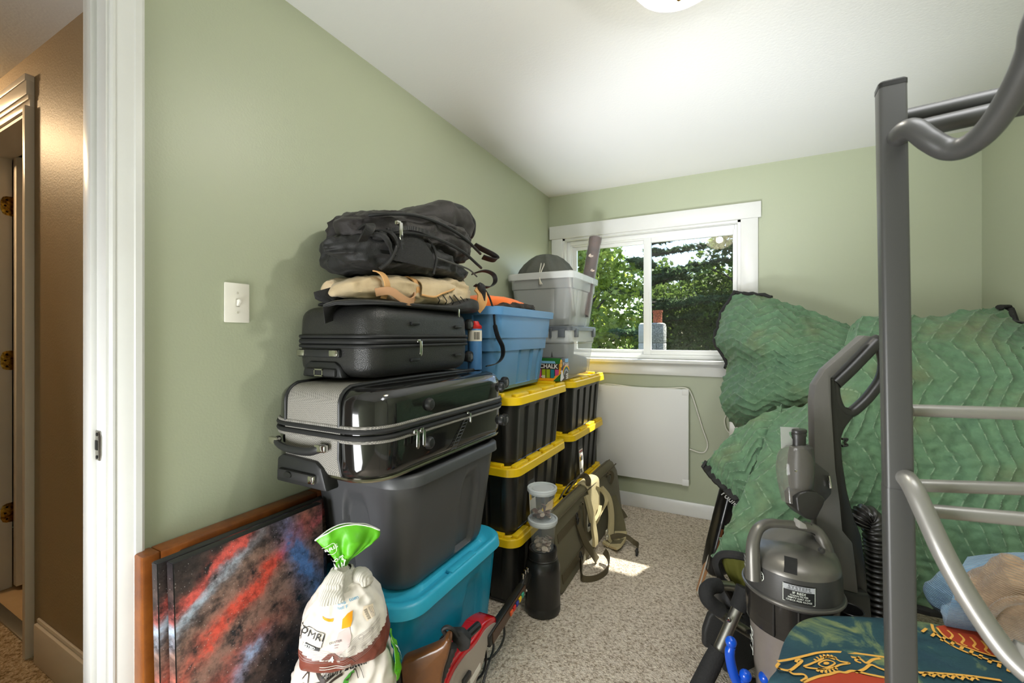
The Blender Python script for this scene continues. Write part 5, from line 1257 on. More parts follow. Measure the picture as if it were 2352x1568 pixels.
for k in range(14): m.add(PL([(38+k*.75, 1410+k*2.0), (44+k*.75, 1408+k*2.0), (44.2+k*.75, 1409+k*2.0), (38.2+k*.75, 1411+k*2.0-(k % 3)*.4)], .0022, 0), 0)
for k in range(4): m.add(line2([(46+k*3, 1404+k), (52+k*3, 1420+k), (57+k*2, 1434)], .7, fb(.002)), 6)
rng = random.Random(4)
for k in range(15):
    y0 = 1462+k*3.6; a0 = rng.uniform(-3, 3)
    m.add(line2([(-60+k*4 if k > 8 else 4, y0+12-a0), (24, y0+3), (46, y0-4+a0), (74, y0-22+a0)], .6, fb(.0016)), 6)
for k in range(7): m.add(line2([(-88, 1470+5*k), (-70, 1480+4*k), (-48, 1482+4*k), (-20, 1490+3*k), (0, 1486+3*k)], .55, fb(.0016)), 6)
for x, y, r in ((30, 1470, 6), (14, 1488, 5), (52, 1462, 5), (-10, 1500, 5), (36, 1494, 4)):
    m.add(line2([(x+r*.25*q*math.cos(q*1.2), y+r*.25*q*math.sin(q*1.2)) for q in range(1, 7)], .7, fb(.0018)), 6)
m.add(PL([(-50, 1512), (-46, 1498), (-34, 1489), (-22, 1490), (-12, 1500), (4, 1504), (14, 1514), (20, 1522)], .0012, 3), 7)
m.add(T('4', -28, 1503, 20, .003, bold=.03), 1); m.add(T('NET WT', -40, 1501, 4.2, .003, rot=-8), 1); m.add(T('LBS', -14, 1509, 4.2, .003, rot=-8), 1)
for k in range(2): m.add(line2([(-50, 1515+5*k), (-20, 1519+4*k), (10, 1523+3*k)], .9, fb(.0026)), 1)
m.add(T('HARRIS', -38, 1249, 14, .007, rot=10, bold=.01), 1)
m.add(line2([(-58, 1244), (-28, 1234), (-20, 1246), (-22, 1262), (-54, 1266)], 1.1, fb(.006)), 1)
m.add(T('ULOPS', -19, 1281, 11, .006, rot=10, bold=.02), 1)
for x, y, x2, y2 in ((-22, 1291, -16, 1301), (-14, 1290, -11, 1300), (-7, 1288, -7, 1299), (-.5, 1280, -4, 1294)): m.add(line2([(x, y), (x2, y2)], 2.2, fb(.005)), 1)
obj('printed_art', m, [INK, INKW, INKB, INKO, INKM, CREAM, M('thin_grey_ink', (150, 140, 136), .5), BAGB], dbag, kind='stuff')
# the sock knotted round the neck
sk_ = thing('sock', 'pale grey ribbed sock knotted round the neck of the green topped bag', 'sock', bc+V((0, 0, zpx(1385))))
def fp(px, py, d): return bc+sd_*((px-797)*PXU)+tc_*d+V((0, 0, zpx(py, d)))
nk = V((bc.x, bc.y, 0))+sd_*(-7*PXU)
obj('knot', loft([[nk+sd_*(math.cos(a)*rx*PXU)+tc_*(math.sin(a)*ry*PXU)+V((0, 0, zpx(y)+.002*math.sin(9*a))) for a in [2*pi*k/40 for k in range(40)]] for y, rx, ry in ((1352, 40, 40), (1348, 46, 46), (1332, 40, 42), (1316, 31, 32), (1306, 26, 26), (1302, 20, 20))], False, False), SOCK, sk_, sharp=70)
obj('cuff', soft([(fp(785, 1310, .036), .018, .014, .014), (fp(776, 1326, .046), .026, .016, .016), (fp(770, 1345, .052), .030, .013, .016), (fp(768, 1362, .062), .032, .011, .014), (fp(768, 1374, .068), .032, .010, .012), (fp(768, 1378, .069), .02, .004, .004)], 30, 8, .7, .004, 30, 2, sd_), SOCK, sk_, sharp=70)
obj('toe', soft([(fp(812, 1336, .02), .010, .012, .012), (fp(824, 1328, .018), .022, .030, .028), (fp(838, 1333, .012), .022, .035, .032), (fp(848, 1342, .008), .014, .022, .022), (fp(851, 1344, .008), .004, .006, .006)], 24, 7, .9, .004, 24, 5, V((0, 0, 1))), SOCK, sk_, sharp=70)
# second bag underneath, standing on the carpet
b2 = thing('powder_bag', 'crumpled white paper bag with black script, standing on the carpet under the tied bag', 'bag', (bc.x, bc.y, 0))
zt2 = zpx(1506, .09)
def bag2(u, v, off=0):
    a = 2*pi*(u-.5); ca, sa = math.cos(a), math.sin(a); e = .6
    w_ = (.128, .134, .132, .128, .118, .09)[0]+(.006 if .1 < v < .8 else 0)-(.035*max(0, v-.85)/.15); d_ = .085+.01*math.sin(v*3)-(.03*max(0, v-.85)/.15)
    x = math.copysign(abs(sa)**e, sa)*w_; y = math.copysign(abs(ca)**e, ca)*d_
    p = bc+sd_*(x+.0)+tc_*y+V((0, 0, zt2*v))
    w = noise.noise(p*11+V((5, 0, 0)))*.016-abs(noise.noise(p*19))*.016+noise.noise(p*40)*.003
    n = (sd_*x/(w_*w_)+tc_*y/(d_*d_)).normalized()
    return p+n*(w*min(1, v*8)+off)
g2 = grid(lambda u, v: bag2(u, v), 110, 90); n2_ = len(g2[0])
g2[1].append([90*111+k for k in range(110)]); g2[1].append([k for k in range(110)][::-1])
obj('paper_body', g2, BAGW, b2, sharp=60)
def f2(off): return lambda x, y: bag2(.5+x/2.2, y/zt2, off)
m = MB()
def at2(px, py): return ((math.asin(max(-1, min(1, math.copysign(abs((px-797)*PXU/.134)**(1/.6), px-797))))/(2*pi))*2.2, zpx(py, .09)-.002)
def L2(pts, wd, o=.003): return line2([at2(*p) for p in pts], wd, f2(o))
m.add(text('Diatomaceous', .030, lambda x, y: f2(.004)(x*1.2+.0, y+zpx(1536, .09)-.02*x), shear=.35, bold=.015), 0)
obj('script_lettering', m, INK, b2); m = MB()
for pts, w_ in (([(702, 1532), (718, 1522), (738, 1540), (752, 1546)], .008), ([(697, 1548), (706, 1534), (716, 1548)], .005), ([(700, 1556), (720, 1552), (746, 1548), (770, 1540)], .006), ([(752, 1568), (762, 1552), (790, 1546)], .006), ([(800, 1560), (820, 1545), (826, 1566)], .004), ([(716, 1568), (735, 1556), (752, 1558)], .007)): obj('ink_stroke', L2(pts, w_), BRN, b2)
m.add(L2([(795, 1566), (806, 1552), (818, 1549)], .006), 0); obj('ink_stroke', L2([(830, 1540), (836, 1556), (838, 1568)], .003), BRN, b2)
obj('printed_leaf', m, LEAFG, b2)
gpat = solid(grid(lambda u, v: bag2(.5+.155+.10*u, zpx(1608, .09)/zt2*(1-v)+v*(.97-.18*(1-u)**2), .0045)+sd_*(.010+.016*v*u), 22, 20), .001)
obj('green_side', gpat, BAGG, b2, sharp=60)
m = MB().add(text('ORG', .032, lambda x, y: bag2(.5+.232+y*.8, (zpx(1556, .09)+x)/zt2, .010)+sd_*.016, bold=.02), 0)
obj('side_lettering', m, INKW, b2)

# ---- red guitar controller lying on the floor with its cord, and the brown rifle stock
gtr = thing('guitar_controller', 'red and grey toy guitar with black neck lying on the carpet before the teal tote', 'toy guitar', P(1075, 1500, z=.02))
RED = M('red_guitar_plastic', (196, 16, 30), .22, coat=.5); GREYG = M('grey_guitar_face', (170, 160, 150), .4); BODY = M('dark_guitar_back', (40, 38, 36), .4)
ga, gb_ = P(1066, 1534, t=1.43), P(1188, 1352, t=1.83)    # along the neck
ax = (gb_-ga).normalized(); nrm = V((.93, .36, .04)); nrm = (nrm-ax*nrm.dot(ax)).normalized(); sdv = nrm.cross(ax)
gp_ = lambda a, s, n=0: ga+ax*a+sdv*s+nrm*n
# body: thick slab, red rim, pale face; double-cut outline
out = [(-.16, -.03), (-.15, .045), (-.10, .085), (-.03, .088), (.03, .072), (.075, .070), (.115, .075), (.165, .062), (.205, .042), (.215, .022), (.20, .012), (.16, .006), (.125, -.012), (.10, -.045), (.05, -.075), (-.03, -.095), (-.11, -.085)]
oc = [V((p.x, p.y, 0)) for p in spl([(a, b, 0) for a, b in out], 5, True)]
obj('body', prism([gp_(p.x, p.y, -.062) for p in oc], nrm*.080, .012, 3), RED, gtr, sharp=60)
obj('pickguard', prism([gp_(p.x*.93+.004, p.y*.80-.006, .0182) for p in oc], nrm*.002), GREYG, gtr)
obj('strum_bar', box(0, 1, 0, 1, 0, 1) if False else prism([gp_(a, b, .020) for a, b in ((-.05, -.012), (-.005, -.012), (-.005, .006), (-.05, .006))], nrm*.012, .002), BODY, gtr)
obj('white_label', prism([gp_(a, b, .0203) for a, b in ((.0, -.058), (.07, -.052), (.07, -.030), (.0, -.036))], nrm*.0015), M('white_sticker', (228, 224, 216), .4), gtr)
obj('neck', prism([gp_(.13, -.022, .000), gp_(.13, .022, .000), gp_(.46, .019, .000), gp_(.46, -.019, .000)], nrm*.030, .006), BLK, gtr)
obj('fretboard', prism([gp_(.15, -.019, .030), gp_(.15, .019, .030), gp_(.455, .016, .030), gp_(.455, -.016, .030)], nrm*.003), M('brown_fretboard', (78, 52, 34), .4), gtr)
for k, c in enumerate(((222, 90, 40), (210, 40, 36), (40, 60, 150), (230, 190, 40), (60, 160, 130))):
    a = .305+.028*k
    obj('fret_button', prism([gp_(a+p, q, .032) for p, q in ((-.011, -.013), (.011, -.013), (.011, .004), (-.011, .004))], nrm*.007, .002), M('fret_%d' % k, c, .3), gtr)
obj('headstock', prism([gp_(a, b, .004) for a, b in ((.455, -.018), (.455, .018), (.50, .030), (.545, .020), (.56, -.004), (.53, -.024), (.49, -.03))], nrm*.016, .003), BLK, gtr)
for k, (a, b) in enumerate(((.478, .034), (.505, .036), (.53, .03), (.48, -.036), (.505, -.036))):
    obj('tuning_peg', MB().add(lathe([(.004, 0), (.0035, .014), (.006, .016), (.006, .022), (.001, .024)], 10), mx=axis_mx(gp_(a, b*.7, .012), sdv*(1 if b > 0 else -1))), CHROME, gtr)
obj('strap_button', MB().add(lathe([(.008, 0), (.005, .004), (.008, .010), (.001, .012)], 14), mx=axis_mx(gp_(.213, .022, -.004), ax)), M('cream_knob', (222, 214, 196), .4), gtr)
cdm = M('black_cord', (28, 28, 28), .45)
def fpt(l): return [P(x, y, t=t) for x, y, t in l]
obj('cord', tube(spl(fpt([(985, 1568, 1.42), (972, 1535, 1.42), (976, 1505, 1.44), (1000, 1472, 1.47), (1035, 1453, 1.52), (1062, 1452, 1.56), (1078, 1470, 1.56), (1062, 1490, 1.53), (1040, 1530, 1.46), (1030, 1568, 1.42)]), 8), .0042, 7), cdm, gtr)
obj('cord', tube(spl(fpt([(1110, 1440, 1.62), (1140, 1418, 1.66), (1155, 1428, 1.67), (1158, 1460, 1.66), (1146, 1490, 1.64), (1125, 1512, 1.60), (1105, 1508, 1.58), (1118, 1470, 1.62), (1130, 1462, 1.64), (1133, 1490, 1.62), (1120, 1530, 1.55), (1110, 1568, 1.50)]), 8), .0042, 7), cdm, gtr)
obj('cord', tube(spl(fpt([(1108, 1475, 1.585), (1116, 1500, 1.575), (1114, 1530, 1.55), (1104, 1552, 1.52), (1080, 1568, 1.48)]), 8), .0042, 7), cdm, gtr)
obj('strap', ribbon(spl(fpt([(1072, 1472, 1.56), (1080, 1440, 1.60), (1086, 1425, 1.62), (1100, 1425, 1.63), (1112, 1430, 1.64), (1122, 1440, 1.63), (1118, 1456, 1.61)]), 6), .035, .004, (.3, .5, .8)), WEB, gtr)
rf = thing('toy_rifle', 'brown wooden rifle stock with black grip leaning by the teal tote', 'toy rifle', P(990, 1590, t=1.26))
WOODS = M('stock_wood', (110, 68, 30), .32, var=(9, (80, 46, 20), .18), coat=.2)
oc = [P(x, y, t=1.26) for x, y in ((918, 1530), (926, 1521), (1000, 1492), (1014, 1484), (1022, 1470), (1030, 1467), (1037, 1474), (1034, 1492), (1028, 1515), (1018, 1545), (1010, 1590), (925, 1590))]
obj('stock', prism(oc, FW*.045, .010, 3), WOODS, rf, sharp=60)
obj('butt_plate', tube([P(918, 1532, t=1.275), P(921, 1560, t=1.275), P(926, 1590, t=1.275)], .018, 10, flat=.5), BLK, rf)
obj('ribbed_grip', tube([P(1040-k*2.4+(k % 2)*.0, 1482+k*6, t=1.29) for k in range(16)], [.017 if k % 2 else .0145 for k in range(16)], 10), BLKM, rf)
obj('receiver', prism([P(x, y, t=1.31) for x, y in ((1030, 1452), (1062, 1452), (1082, 1470), (1078, 1492), (1058, 1500), (1040, 1478))], FW*.03, .006), BLKM, rf)
obj('trigger_guard', tube(spl([P(x, y, t=1.31) for x, y in ((1026, 1458), (1018, 1446), (1028, 1440), (1042, 1448), (1052, 1462))], 5), .007, 8), BLKM, rf)
obj('barrel', tube([P(1070, 1462, t=1.33), P(1085, 1448, t=1.36), P(1098, 1436, t=1.39)], .013, 10), BLK, rf)
# cord hanging behind the charcoal tote by the wall
pc = thing('hanging_cord', 'thin black cord hanging between the galaxy canvas and the charcoal tote', 'cord', P(745, 1230, t=1.50))
obj('wire', tube(spl(fpt([(752, 1168, 1.52), (746, 1185, 1.52), (742, 1205, 1.52), (740, 1240, 1.52), (746, 1275, 1.52), (744, 1330, 1.52)]), 6), .003, 6), cdm, pc)
obj('wire', tube(spl(fpt([(738, 1210, 1.51), (746, 1200, 1.51), (752, 1210, 1.51), (750, 1250, 1.51), (748, 1330, 1.51)]), 6), .003, 6), cdm, pc)
# ================================================================ RIGHT SIDE: BLANKETS, VACUUM, BUNK, TOWELS
def quiltmat():
    m, t, b = base('quilted_green_cloth'); L = t.links.new
    tc = N(t, 'UVMap'); to = N(t, 'TexCoord'); sp = N(t, 'SeparateXYZ'); L(tc.outputs[0], sp.inputs[0])
    def mth(op, a, b_=None):
        n = N(t, 'Math', operation=op)
        for i, q in enumerate((a, b_)):
            if q is None: continue
            if isinstance(q, (int, float)): n.inputs[i].default_value = q
            else: L(q, n.inputs[i])
        return n.outputs[0]
    # same zigzag as the mesh: stitch line where frac(w)=0
    zz = mth('MULTIPLY', mth('PINGPONG', sp.outputs[0], .5), 2.6)
    w_ = mth('FRACT', mth('ADD', sp.outputs[1], zz))
    d = mth('MINIMUM', w_, mth('SUBTRACT', 1.0, w_))
    thr = mth('LESS_THAN', d, .035)
    dash = mth('LESS_THAN', mth('FRACT', mth('MULTIPLY', sp.outputs[0], 9.0)), .62)
    st = mth('MULTIPLY', thr, dash)
    n = N(t, 'TexNoise', i_Scale=5.0, i_Detail=5.0); L(to.outputs['Object'], n.inputs['Vector'])
    n2 = N(t, 'TexNoise', i_Scale=26.0, i_Detail=4.0); L(to.outputs['Object'], n2.inputs['Vector'])
    r = N(t, 'ValToRGB'); L(n.outputs[0], r.inputs[0])
    r.color_ramp.elements[0].position = .30; r.color_ramp.elements[0].color = lin((84, 118, 90))
    r.color_ramp.elements[1].position = .70; r.color_ramp.elements[1].color = lin((104, 116, 82))
    e = r.color_ramp.elements.new(.52); e.color = lin((90, 122, 90))
    r2 = N(t, 'MapRange', i_From_Min=.3, i_From_Max=.7, i_To_Min=.8, i_To_Max=1.12); L(n2.outputs[0], r2.inputs[0])
    mu = N(t, 'Mix', data_type='RGBA', blend_type='MULTIPLY'); mu.inputs[0].default_value = 1; L(r.outputs[0], mu.inputs[6]); L(r2.outputs[0], mu.inputs[7])
    # rust stains
    n3 = N(t, 'TexNoise', i_Scale=2.6, i_Detail=4.0, i_Roughness=.7); L(to.outputs['Object'], n3.inputs['Vector'])
    r3 = N(t, 'MapRange', i_From_Min=.64, i_From_Max=.76, i_To_Max=.6); L(n3.outputs[0], r3.inputs[0])
    x0 = N(t, 'Mix', data_type='RGBA'); L(r3.outputs[0], x0.inputs[0]); L(mu.outputs[2], x0.inputs[6]); x0.inputs[7].default_value = lin((112, 86, 48))
    x = N(t, 'Mix', data_type='RGBA'); L(mth('MULTIPLY', st, .32), x.inputs[0]); L(x0.outputs[2], x.inputs[6]); x.inputs[7].default_value = lin((158, 178, 150))
    L(x.outputs[2], b.inputs['Base Color']); b.inputs['Roughness'].default_value = .8; b.inputs['Sheen Weight'].default_value = .15
    bn = N(t, 'TexNoise', i_Scale=60.0, i_Detail=3.0); L(to.outputs['Object'], bn.inputs['Vector'])
    bp = N(t, 'Bump', i_Strength=.6, i_Distance=.006); L(bn.outputs[0], bp.inputs['Height']); L(bp.outputs[0], b.inputs['Normal'])
    return m
QUILT = quiltmat(); BIND = M('black_binding', (30, 29, 28), .75, bump=(60, .5)); QBACK = M('olive_quilt_back', (96, 96, 30), .85, bump=(40, .4))
def quilt(ctrl, su, sv, nu, nv, amp, seed, u0=0, v0=0, wr=.012, flip=1, swap=False):
    """padded cloth over control points; su, sv = number of zigzags and of stitch rows"""
    f = patch(ctrl)
    def pt(u, v):
        e = .004; p = f(u, v)
        n = (f(min(1, u+e), v)-f(max(0, u-e), v)).cross(f(u, min(1, v+e))-f(u, max(0, v-e)))
        n = n.normalized()*flip if n.length > 1e-9 else V((0, -1, 0))
        U, W = (v*su+u0, u*sv+v0) if swap else (u*su+u0, v*sv+v0)
        w = (W+(U % 1 if (U % 1) < .5 else 1-(U % 1))*2.6) % 1
        puff = abs(math.sin(pi*w))**.5
        q = p+V((seed, 0, seed))
        d = amp*(puff-.5)+noise.noise(V((q.x*25, q.y*25, q.z*55)))*.005+(noise.noise(q*7)*wr+abs(noise.noise(V((q.x*16, q.y*16, q.z*30))))*-wr*.55+noise.noise(q*38)*.0042)
        return p+n*d
    return grid(pt, nu, nv, uvs=lambda u, v: (v*su+u0, u*sv+v0) if swap else (u*su+u0, v*sv+v0)), pt
def CP(rows): return [[P(x, y, t=t) for x, y, t in r] for r in rows]
# far blanket, bunched up against the window
bA = thing('moving_blanket', 'green quilted blanket with black edge heaped against the window, farthest of the three', 'blanket', P(1800, 900, t=2.4)-V((0, 0, .12)))
rowsA = [[(1690, 672, 2.86), (1735, 676, 2.72), (1790, 688, 2.60), (1850, 708, 2.50), (1930, 737, 2.40), (2010, 760, 2.36)],
         [(1662, 705, 2.86), (1720, 712, 2.64), (1780, 722, 2.50), (1845, 738, 2.42), (1930, 758, 2.32), (2020, 780, 2.28)],
         [(1646, 745, 2.86), (1712, 750, 2.58), (1775, 758, 2.43), (1842, 770, 2.34), (1930, 786, 2.25), (2025, 805, 2.2)],
         [(1639, 785, 2.85), (1708, 790, 2.54), (1772, 796, 2.38), (1840, 806, 2.28), (1930, 818, 2.19), (2030, 830, 2.14)],
         [(1670, 834, 2.78), (1718, 832, 2.54), (1775, 836, 2.37), (1840, 842, 2.26), (1930, 850, 2.16), (2030, 860, 2.1)],
         [(1660, 882, 2.68), (1712, 876, 2.48), (1772, 876, 2.33), (1840, 878, 2.22), (1930, 884, 2.12), (2030, 890, 2.06)],
         [(1658, 930, 2.58), (1708, 925, 2.40), (1772, 920, 2.29), (1840, 916, 2.20), (1930, 916, 2.1), (2030, 920, 2.04)],
         [(1675, 962, 2.56), (1720, 958, 2.40), (1780, 948, 2.32), (1840, 942, 2.26), (1930, 940, 2.2), (2030, 944, 2.12)],
         [(1702, 986, 2.60), (1740, 976, 2.50), (1790, 962, 2.44), (1845, 955, 2.40), (1930, 950, 2.34), (2030, 955, 2.28)]]
gA, ptA = quilt(CP(rowsA), 3.6, 17, 150, 190, .012, 1.3, wr=.018)
obj('quilted_cloth', solid(gA, -.012), QUILT, bA, sharp=70)
eA = [ptA(0, v/30) for v in range(0, 17)]
obj('black_edge', tube([ptA(.34-.02*k, 0) for k in range(0, 17)]+eA, .012, 8), BIND, bA)
# main blanket over the heap
bB = thing('moving_blanket', 'big green quilted blanket with rust stains draped over the heap behind the bunk post', 'blanket', P(2000, 1250, t=1.6)-V((0, 0, .2)))
rowsB = [[(1790, 936, 2.02), (1872, 923, 1.98), (1926, 842, 2.02), (1960, 738, 2.08), (2040, 727, 2.06), (2120, 728, 2.03), (2235, 712, 1.98), (2310, 727, 1.92), (2380, 760, 1.84), (2440, 790, 1.74)],
         [(1765, 985, 1.92), (1850, 965, 1.86), (1918, 905, 1.88), (1972, 800, 1.94), (2050, 785, 1.90), (2120, 782, 1.87), (2235, 770, 1.82), (2310, 778, 1.77), (2385, 808, 1.72), (2450, 830, 1.64)],
         [(1748, 1030, 1.86), (1832, 1012, 1.79), (1908, 965, 1.78), (1984, 868, 1.84), (2055, 852, 1.80), (2120, 848, 1.78), (2236, 838, 1.73), (2315, 842, 1.68), (2390, 864, 1.63), (2455, 884, 1.57)],
         [(1728, 1078, 1.80), (1812, 1065, 1.73), (1898, 1028, 1.70), (1990, 945, 1.76), (2060, 928, 1.73), (2122, 922, 1.71), (2238, 915, 1.66), (2320, 918, 1.61), (2395, 935, 1.56), (2460, 950, 1.51)],
         [(1706, 1128, 1.75), (1792, 1122, 1.68), (1888, 1095, 1.65), (1990, 1030, 1.70), (2062, 1015, 1.67), (2124, 1010, 1.65), (2240, 1002, 1.60), (2322, 1005, 1.55), (2400, 1018, 1.51), (2465, 1030, 1.46)],
         [(1684, 1180, 1.71), (1772, 1180, 1.64), (1878, 1165, 1.61), (1988, 1120, 1.65), (2064, 1108, 1.62), (2126, 1104, 1.60), (2242, 1098, 1.55), (2325, 1100, 1.51), (2402, 1110, 1.47), (2468, 1118, 1.42)],
         [(1662, 1230, 1.68), (1748, 1236, 1.61), (1868, 1235, 1.58), (1984, 1215, 1.61), (2064, 1206, 1.58), (2126, 1204, 1.56), (2244, 1204, 1.51), (2326, 1206, 1.47), (2404, 1212, 1.43), (2470, 1218, 1.39)],
         [(1640, 1276, 1.66), (1724, 1286, 1.59), (1862, 1310, 1.55), (1980, 1320, 1.57), (2062, 1310, 1.54), (2126, 1312, 1.52), (2245, 1318, 1.47), (2327, 1320, 1.43), (2405, 1324, 1.40), (2470, 1328, 1.36)],
         [(1650, 1284, 1.67), (1728, 1298, 1.61), (1860, 1372, 1.55), (1978, 1398, 1.55), (2060, 1390, 1.52), (2106, 1398, 1.50), (2246, 1424, 1.45), (2328, 1430, 1.41), (2406, 1432, 1.37), (2472, 1434, 1.34)]]
gB, ptB = quilt(CP(rowsB), 3.4, 19, 320, 280, .014, 4.1, wr=.016, swap=True)
obj('quilted_cloth', solid(gB, -.012), QUILT, bB, sharp=70)
obj('black_edge', tube([ptB(u/60, 1) for u in range(0, 13)], .016, 8, flat=.7), BIND, bB)
obj('black_edge', tube([ptB(.33+u/60, 1) for u in range(0, 38)], .018, 8, flat=.7), BIND, bB)
# corner flap folded over at the left
rowsF = [[(1795, 930, 2.0), (1740, 955, 2.0), (1690, 985, 2.0), (1650, 1028, 2.0), (1617, 1065, 2.0)],
         [(1792, 965, 1.95), (1742, 985, 1.93), (1698, 1015, 1.93), (1662, 1050, 1.95), (1632, 1086, 1.98)],
         [(1785, 1000, 1.92), (1742, 1020, 1.88), (1706, 1048, 1.88), (1676, 1080, 1.91), (1652, 1108, 1.95)],
         [(1770, 1045, 1.90), (1738, 1062, 1.86), (1712, 1086, 1.85), (1692, 1110, 1.88), (1676, 1130, 1.91)],
         [(1745, 1095, 1.88), (1728, 1108, 1.86), (1716, 1124, 1.85), (1708, 1138, 1.86), (1702, 1150, 1.87)]]
gF, ptF = quilt(CP(rowsF), 2.0, 7, 70, 70, .012, 7.7, wr=.012, flip=-1)
obj('corner_flap', solid(gF, .012), QUILT, bB, sharp=70)
obj('black_edge', ribbon([ptF(1, v/20) for v in range(21)], .036, .012, [(FW*.3+UP*.5+RT*.6) for _ in range(21)]), BIND, bB)
# turned-up corner at the bottom, showing the olive back
gk = grid(patch(CP([[(1655, 1280, 1.62), (1690, 1284, 1.60), (1728, 1288, 1.585)], [(1668, 1315, 1.60), (1696, 1325, 1.59), (1726, 1325, 1.58)], [(1694, 1362, 1.60), (1708, 1362, 1.59), (1724, 1352, 1.58)], [(1704, 1376, 1.60), (1710, 1374, 1.595), (1716, 1370, 1.59)]])), 12, 16)
vs = []
for k, p in enumerate(gk[0]): vs.append(p-FW*.006*abs(math.sin((k % 13)*pi/2.6)))
obj('turned_corner', solid((vs, gk[1], gk[2]), -.008), QBACK, bB, sharp=70)
obj('black_edge', tube(spl([P(x, y, t=t) for x, y, t in ((1728, 1284, 1.565), (1690, 1274, 1.575), (1658, 1274, 1.60), (1645, 1292, 1.60), (1655, 1325, 1.59), (1672, 1355, 1.585), (1690, 1385, 1.58), (1703, 1402, 1.58), (1716, 1385, 1.57), (1726, 1362, 1.565))], 5), .018, 9, flat=.75), BIND, bB)
# third blanket and black bag at the back right
bC = thing('moving_blanket', 'small humped green quilted blanket with black edge by the right wall, rearmost at right', 'blanket', P(2270, 740, t=2.05)-V((0, 0, .08)))
gC, ptC = quilt(CP([[(2185, 728, 2.14), (2230, 714, 2.14), (2285, 706, 2.10), (2318, 706, 2.06)], [(2190, 745, 2.06), (2235, 730, 2.05), (2290, 720, 2.02), (2326, 722, 2.0)], [(2200, 775, 2.03), (2240, 765, 2.02), (2295, 755, 1.99), (2332, 760, 1.98)]]), 2, 4, 50, 30, .010, 2.2)
obj('quilted_cloth', solid(gC, -.010), QUILT, bC, sharp=70)
obj('black_edge', tube([P(2296, 705, t=2.05), ptC(.96, .02), ptC(1, .15), ptC(1, .4), ptC(1, .7), ptC(1, 1)], .017, 9, flat=.7), BIND, bC)
dk = thing('duffel_bag', 'black cloth bag edge poking out behind the blanket at the right wall', 'bag', P(2370, 770, t=1.98)-V((0, 0, .1)))
obj('body', soft([(P(2318, 760, t=1.99), .01, .01, .01), (P(2326, 758, t=1.98), .05, .035, .06), (P(2360, 758, t=1.94), .06, .035, .07), (P(2400, 772, t=1.90), .06, .03, .07), (P(2415, 776, t=1.88), .01, .01, .02)], 24, 6, .7, .005, 14, 3, FW), NYL, dk, sharp=70)
obj('piping', tube(spl([P(2322, 737, t=1.95), P(2350, 741, t=1.92), P(2385, 752, t=1.88)], 5), .006, 7), BLK, dk)
# white outlet box and cord by the blanket
ob = thing('outlet_box', 'small white outlet box with a thin cord peeking out beside the blanket fold', 'outlet', P(1680, 990, y=3.28))
obj('box', box(P(1675, 1000, y=3.28).x, P(1712, 1000, y=3.28).x, 3.262, 3.299, P(1680, 1008, y=3.28).z, P(1680, 962, y=3.28).z, .004), PLASTICW, ob)
obj('cord', tube(spl([P(x, y, y=3.272) for x, y in ((1670, 950), (1664, 965), (1668, 985), (1678, 996))], 5), .0035, 6), bpy.data.materials['white_cord'], ob)

# ---- black sport bag and boards leaning below the blanket
sb = thing('sports_bag', 'black vinyl bag with white lettering leaning under the blanket corner', 'bag', P(1660, 1260, t=2.1)-V((0, 0, .15)))
VIN = M('black_vinyl', (20, 20, 20), .25)
ocb = [P(x, y, t=2.06) for x, y in ((1676, 1118), (1712, 1120), (1722, 1180), (1702, 1260), (1680, 1320), (1650, 1330), (1628, 1322), (1640, 1260), (1655, 1200))]
obj('body', prism(ocb, FW*.10, .02, 3), VIN, sb, sharp=60)
pl_ = plane_fn(P(1679, 1147, t=2.055), RT*.72+UP*-.62, UP*.8+RT*.6, 0)
obj('lettering', MB().add(text('rodlex.', .044, lambda x, y: pl_(x, y)-FW*.012, shear=.3, bold=.01)), M('white_script', (232, 230, 224), .5), sb)
obj('zipper', tube([P(1660, 1215, t=2.05), P(1650, 1255, t=2.05), P(1640, 1300, t=2.05)], .006, 6), M('copper_zip', (140, 90, 60), .4, 1), sb)
for nm, lab, pts, mat, t_ in (('snowboard', 'thin black board with pale edge leaning beside the black sports bag', ((1668, 1140), (1676, 1142), (1640, 1260), (1622, 1312), (1617, 1298), (1632, 1240)), M('black_board', (34, 33, 31), .35), 2.16),
                              ('wooden_board', 'thin brown wooden board edge leaning lowest beside the sports bag', ((1662, 1180), (1666, 1182), (1634, 1290), (1607, 1366), (1602, 1362), (1626, 1280)), M('board_ply', (170, 124, 84), .5), 2.10)):
    d = thing(nm, lab, 'board', P(pts[3][0], pts[3][1], t=t_))
    oc = [P(x, y, t=t_) for x, y in pts]
    obj('deck', prism(oc, FW*.03+RT*.004, .003), mat, d)
    obj('edge_strip', tube([oc[0], oc[5], oc[4], oc[3]], .0035, 6), M('pale_edge', (176, 170, 156), .4) if 'pale_edge' not in bpy.data.materials else bpy.data.materials['pale_edge'], d)
# ---- folding walker: foam grips and aluminium tubes, with a black seat flap
ALU = M('aluminium_tube', (178, 176, 168), .38, 1, bump=(200, .03)); FOAM = M('black_foam', (30, 30, 30), .85, bump=(160, .4))
wk = thing('folding_walker', 'folded frame of grey aluminium tubes with black foam grips under the blanket corner', 'walker', P(1650, 1560, t=1.5)-V((0, 0, .1)))
obj('frame_tube', tube(spl([P(x, y, t=t) for x, y, t in ((1682, 1346, 1.56), (1650, 1344, 1.54), (1625, 1360, 1.50), (1640, 1395, 1.49), (1668, 1420, 1.50), (1700, 1440, 1.51), (1760, 1478, 1.54))], 6), .0165, 14), ALU, wk)
obj('foam_grip', tube(spl([P(x, y, t=t) for x, y, t in ((1650, 1344, 1.54), (1634, 1346, 1.525), (1622, 1358, 1.50), (1626, 1376, 1.49), (1642, 1392, 1.49), (1656, 1402, 1.49))], 6), .025, 14), FOAM, wk)
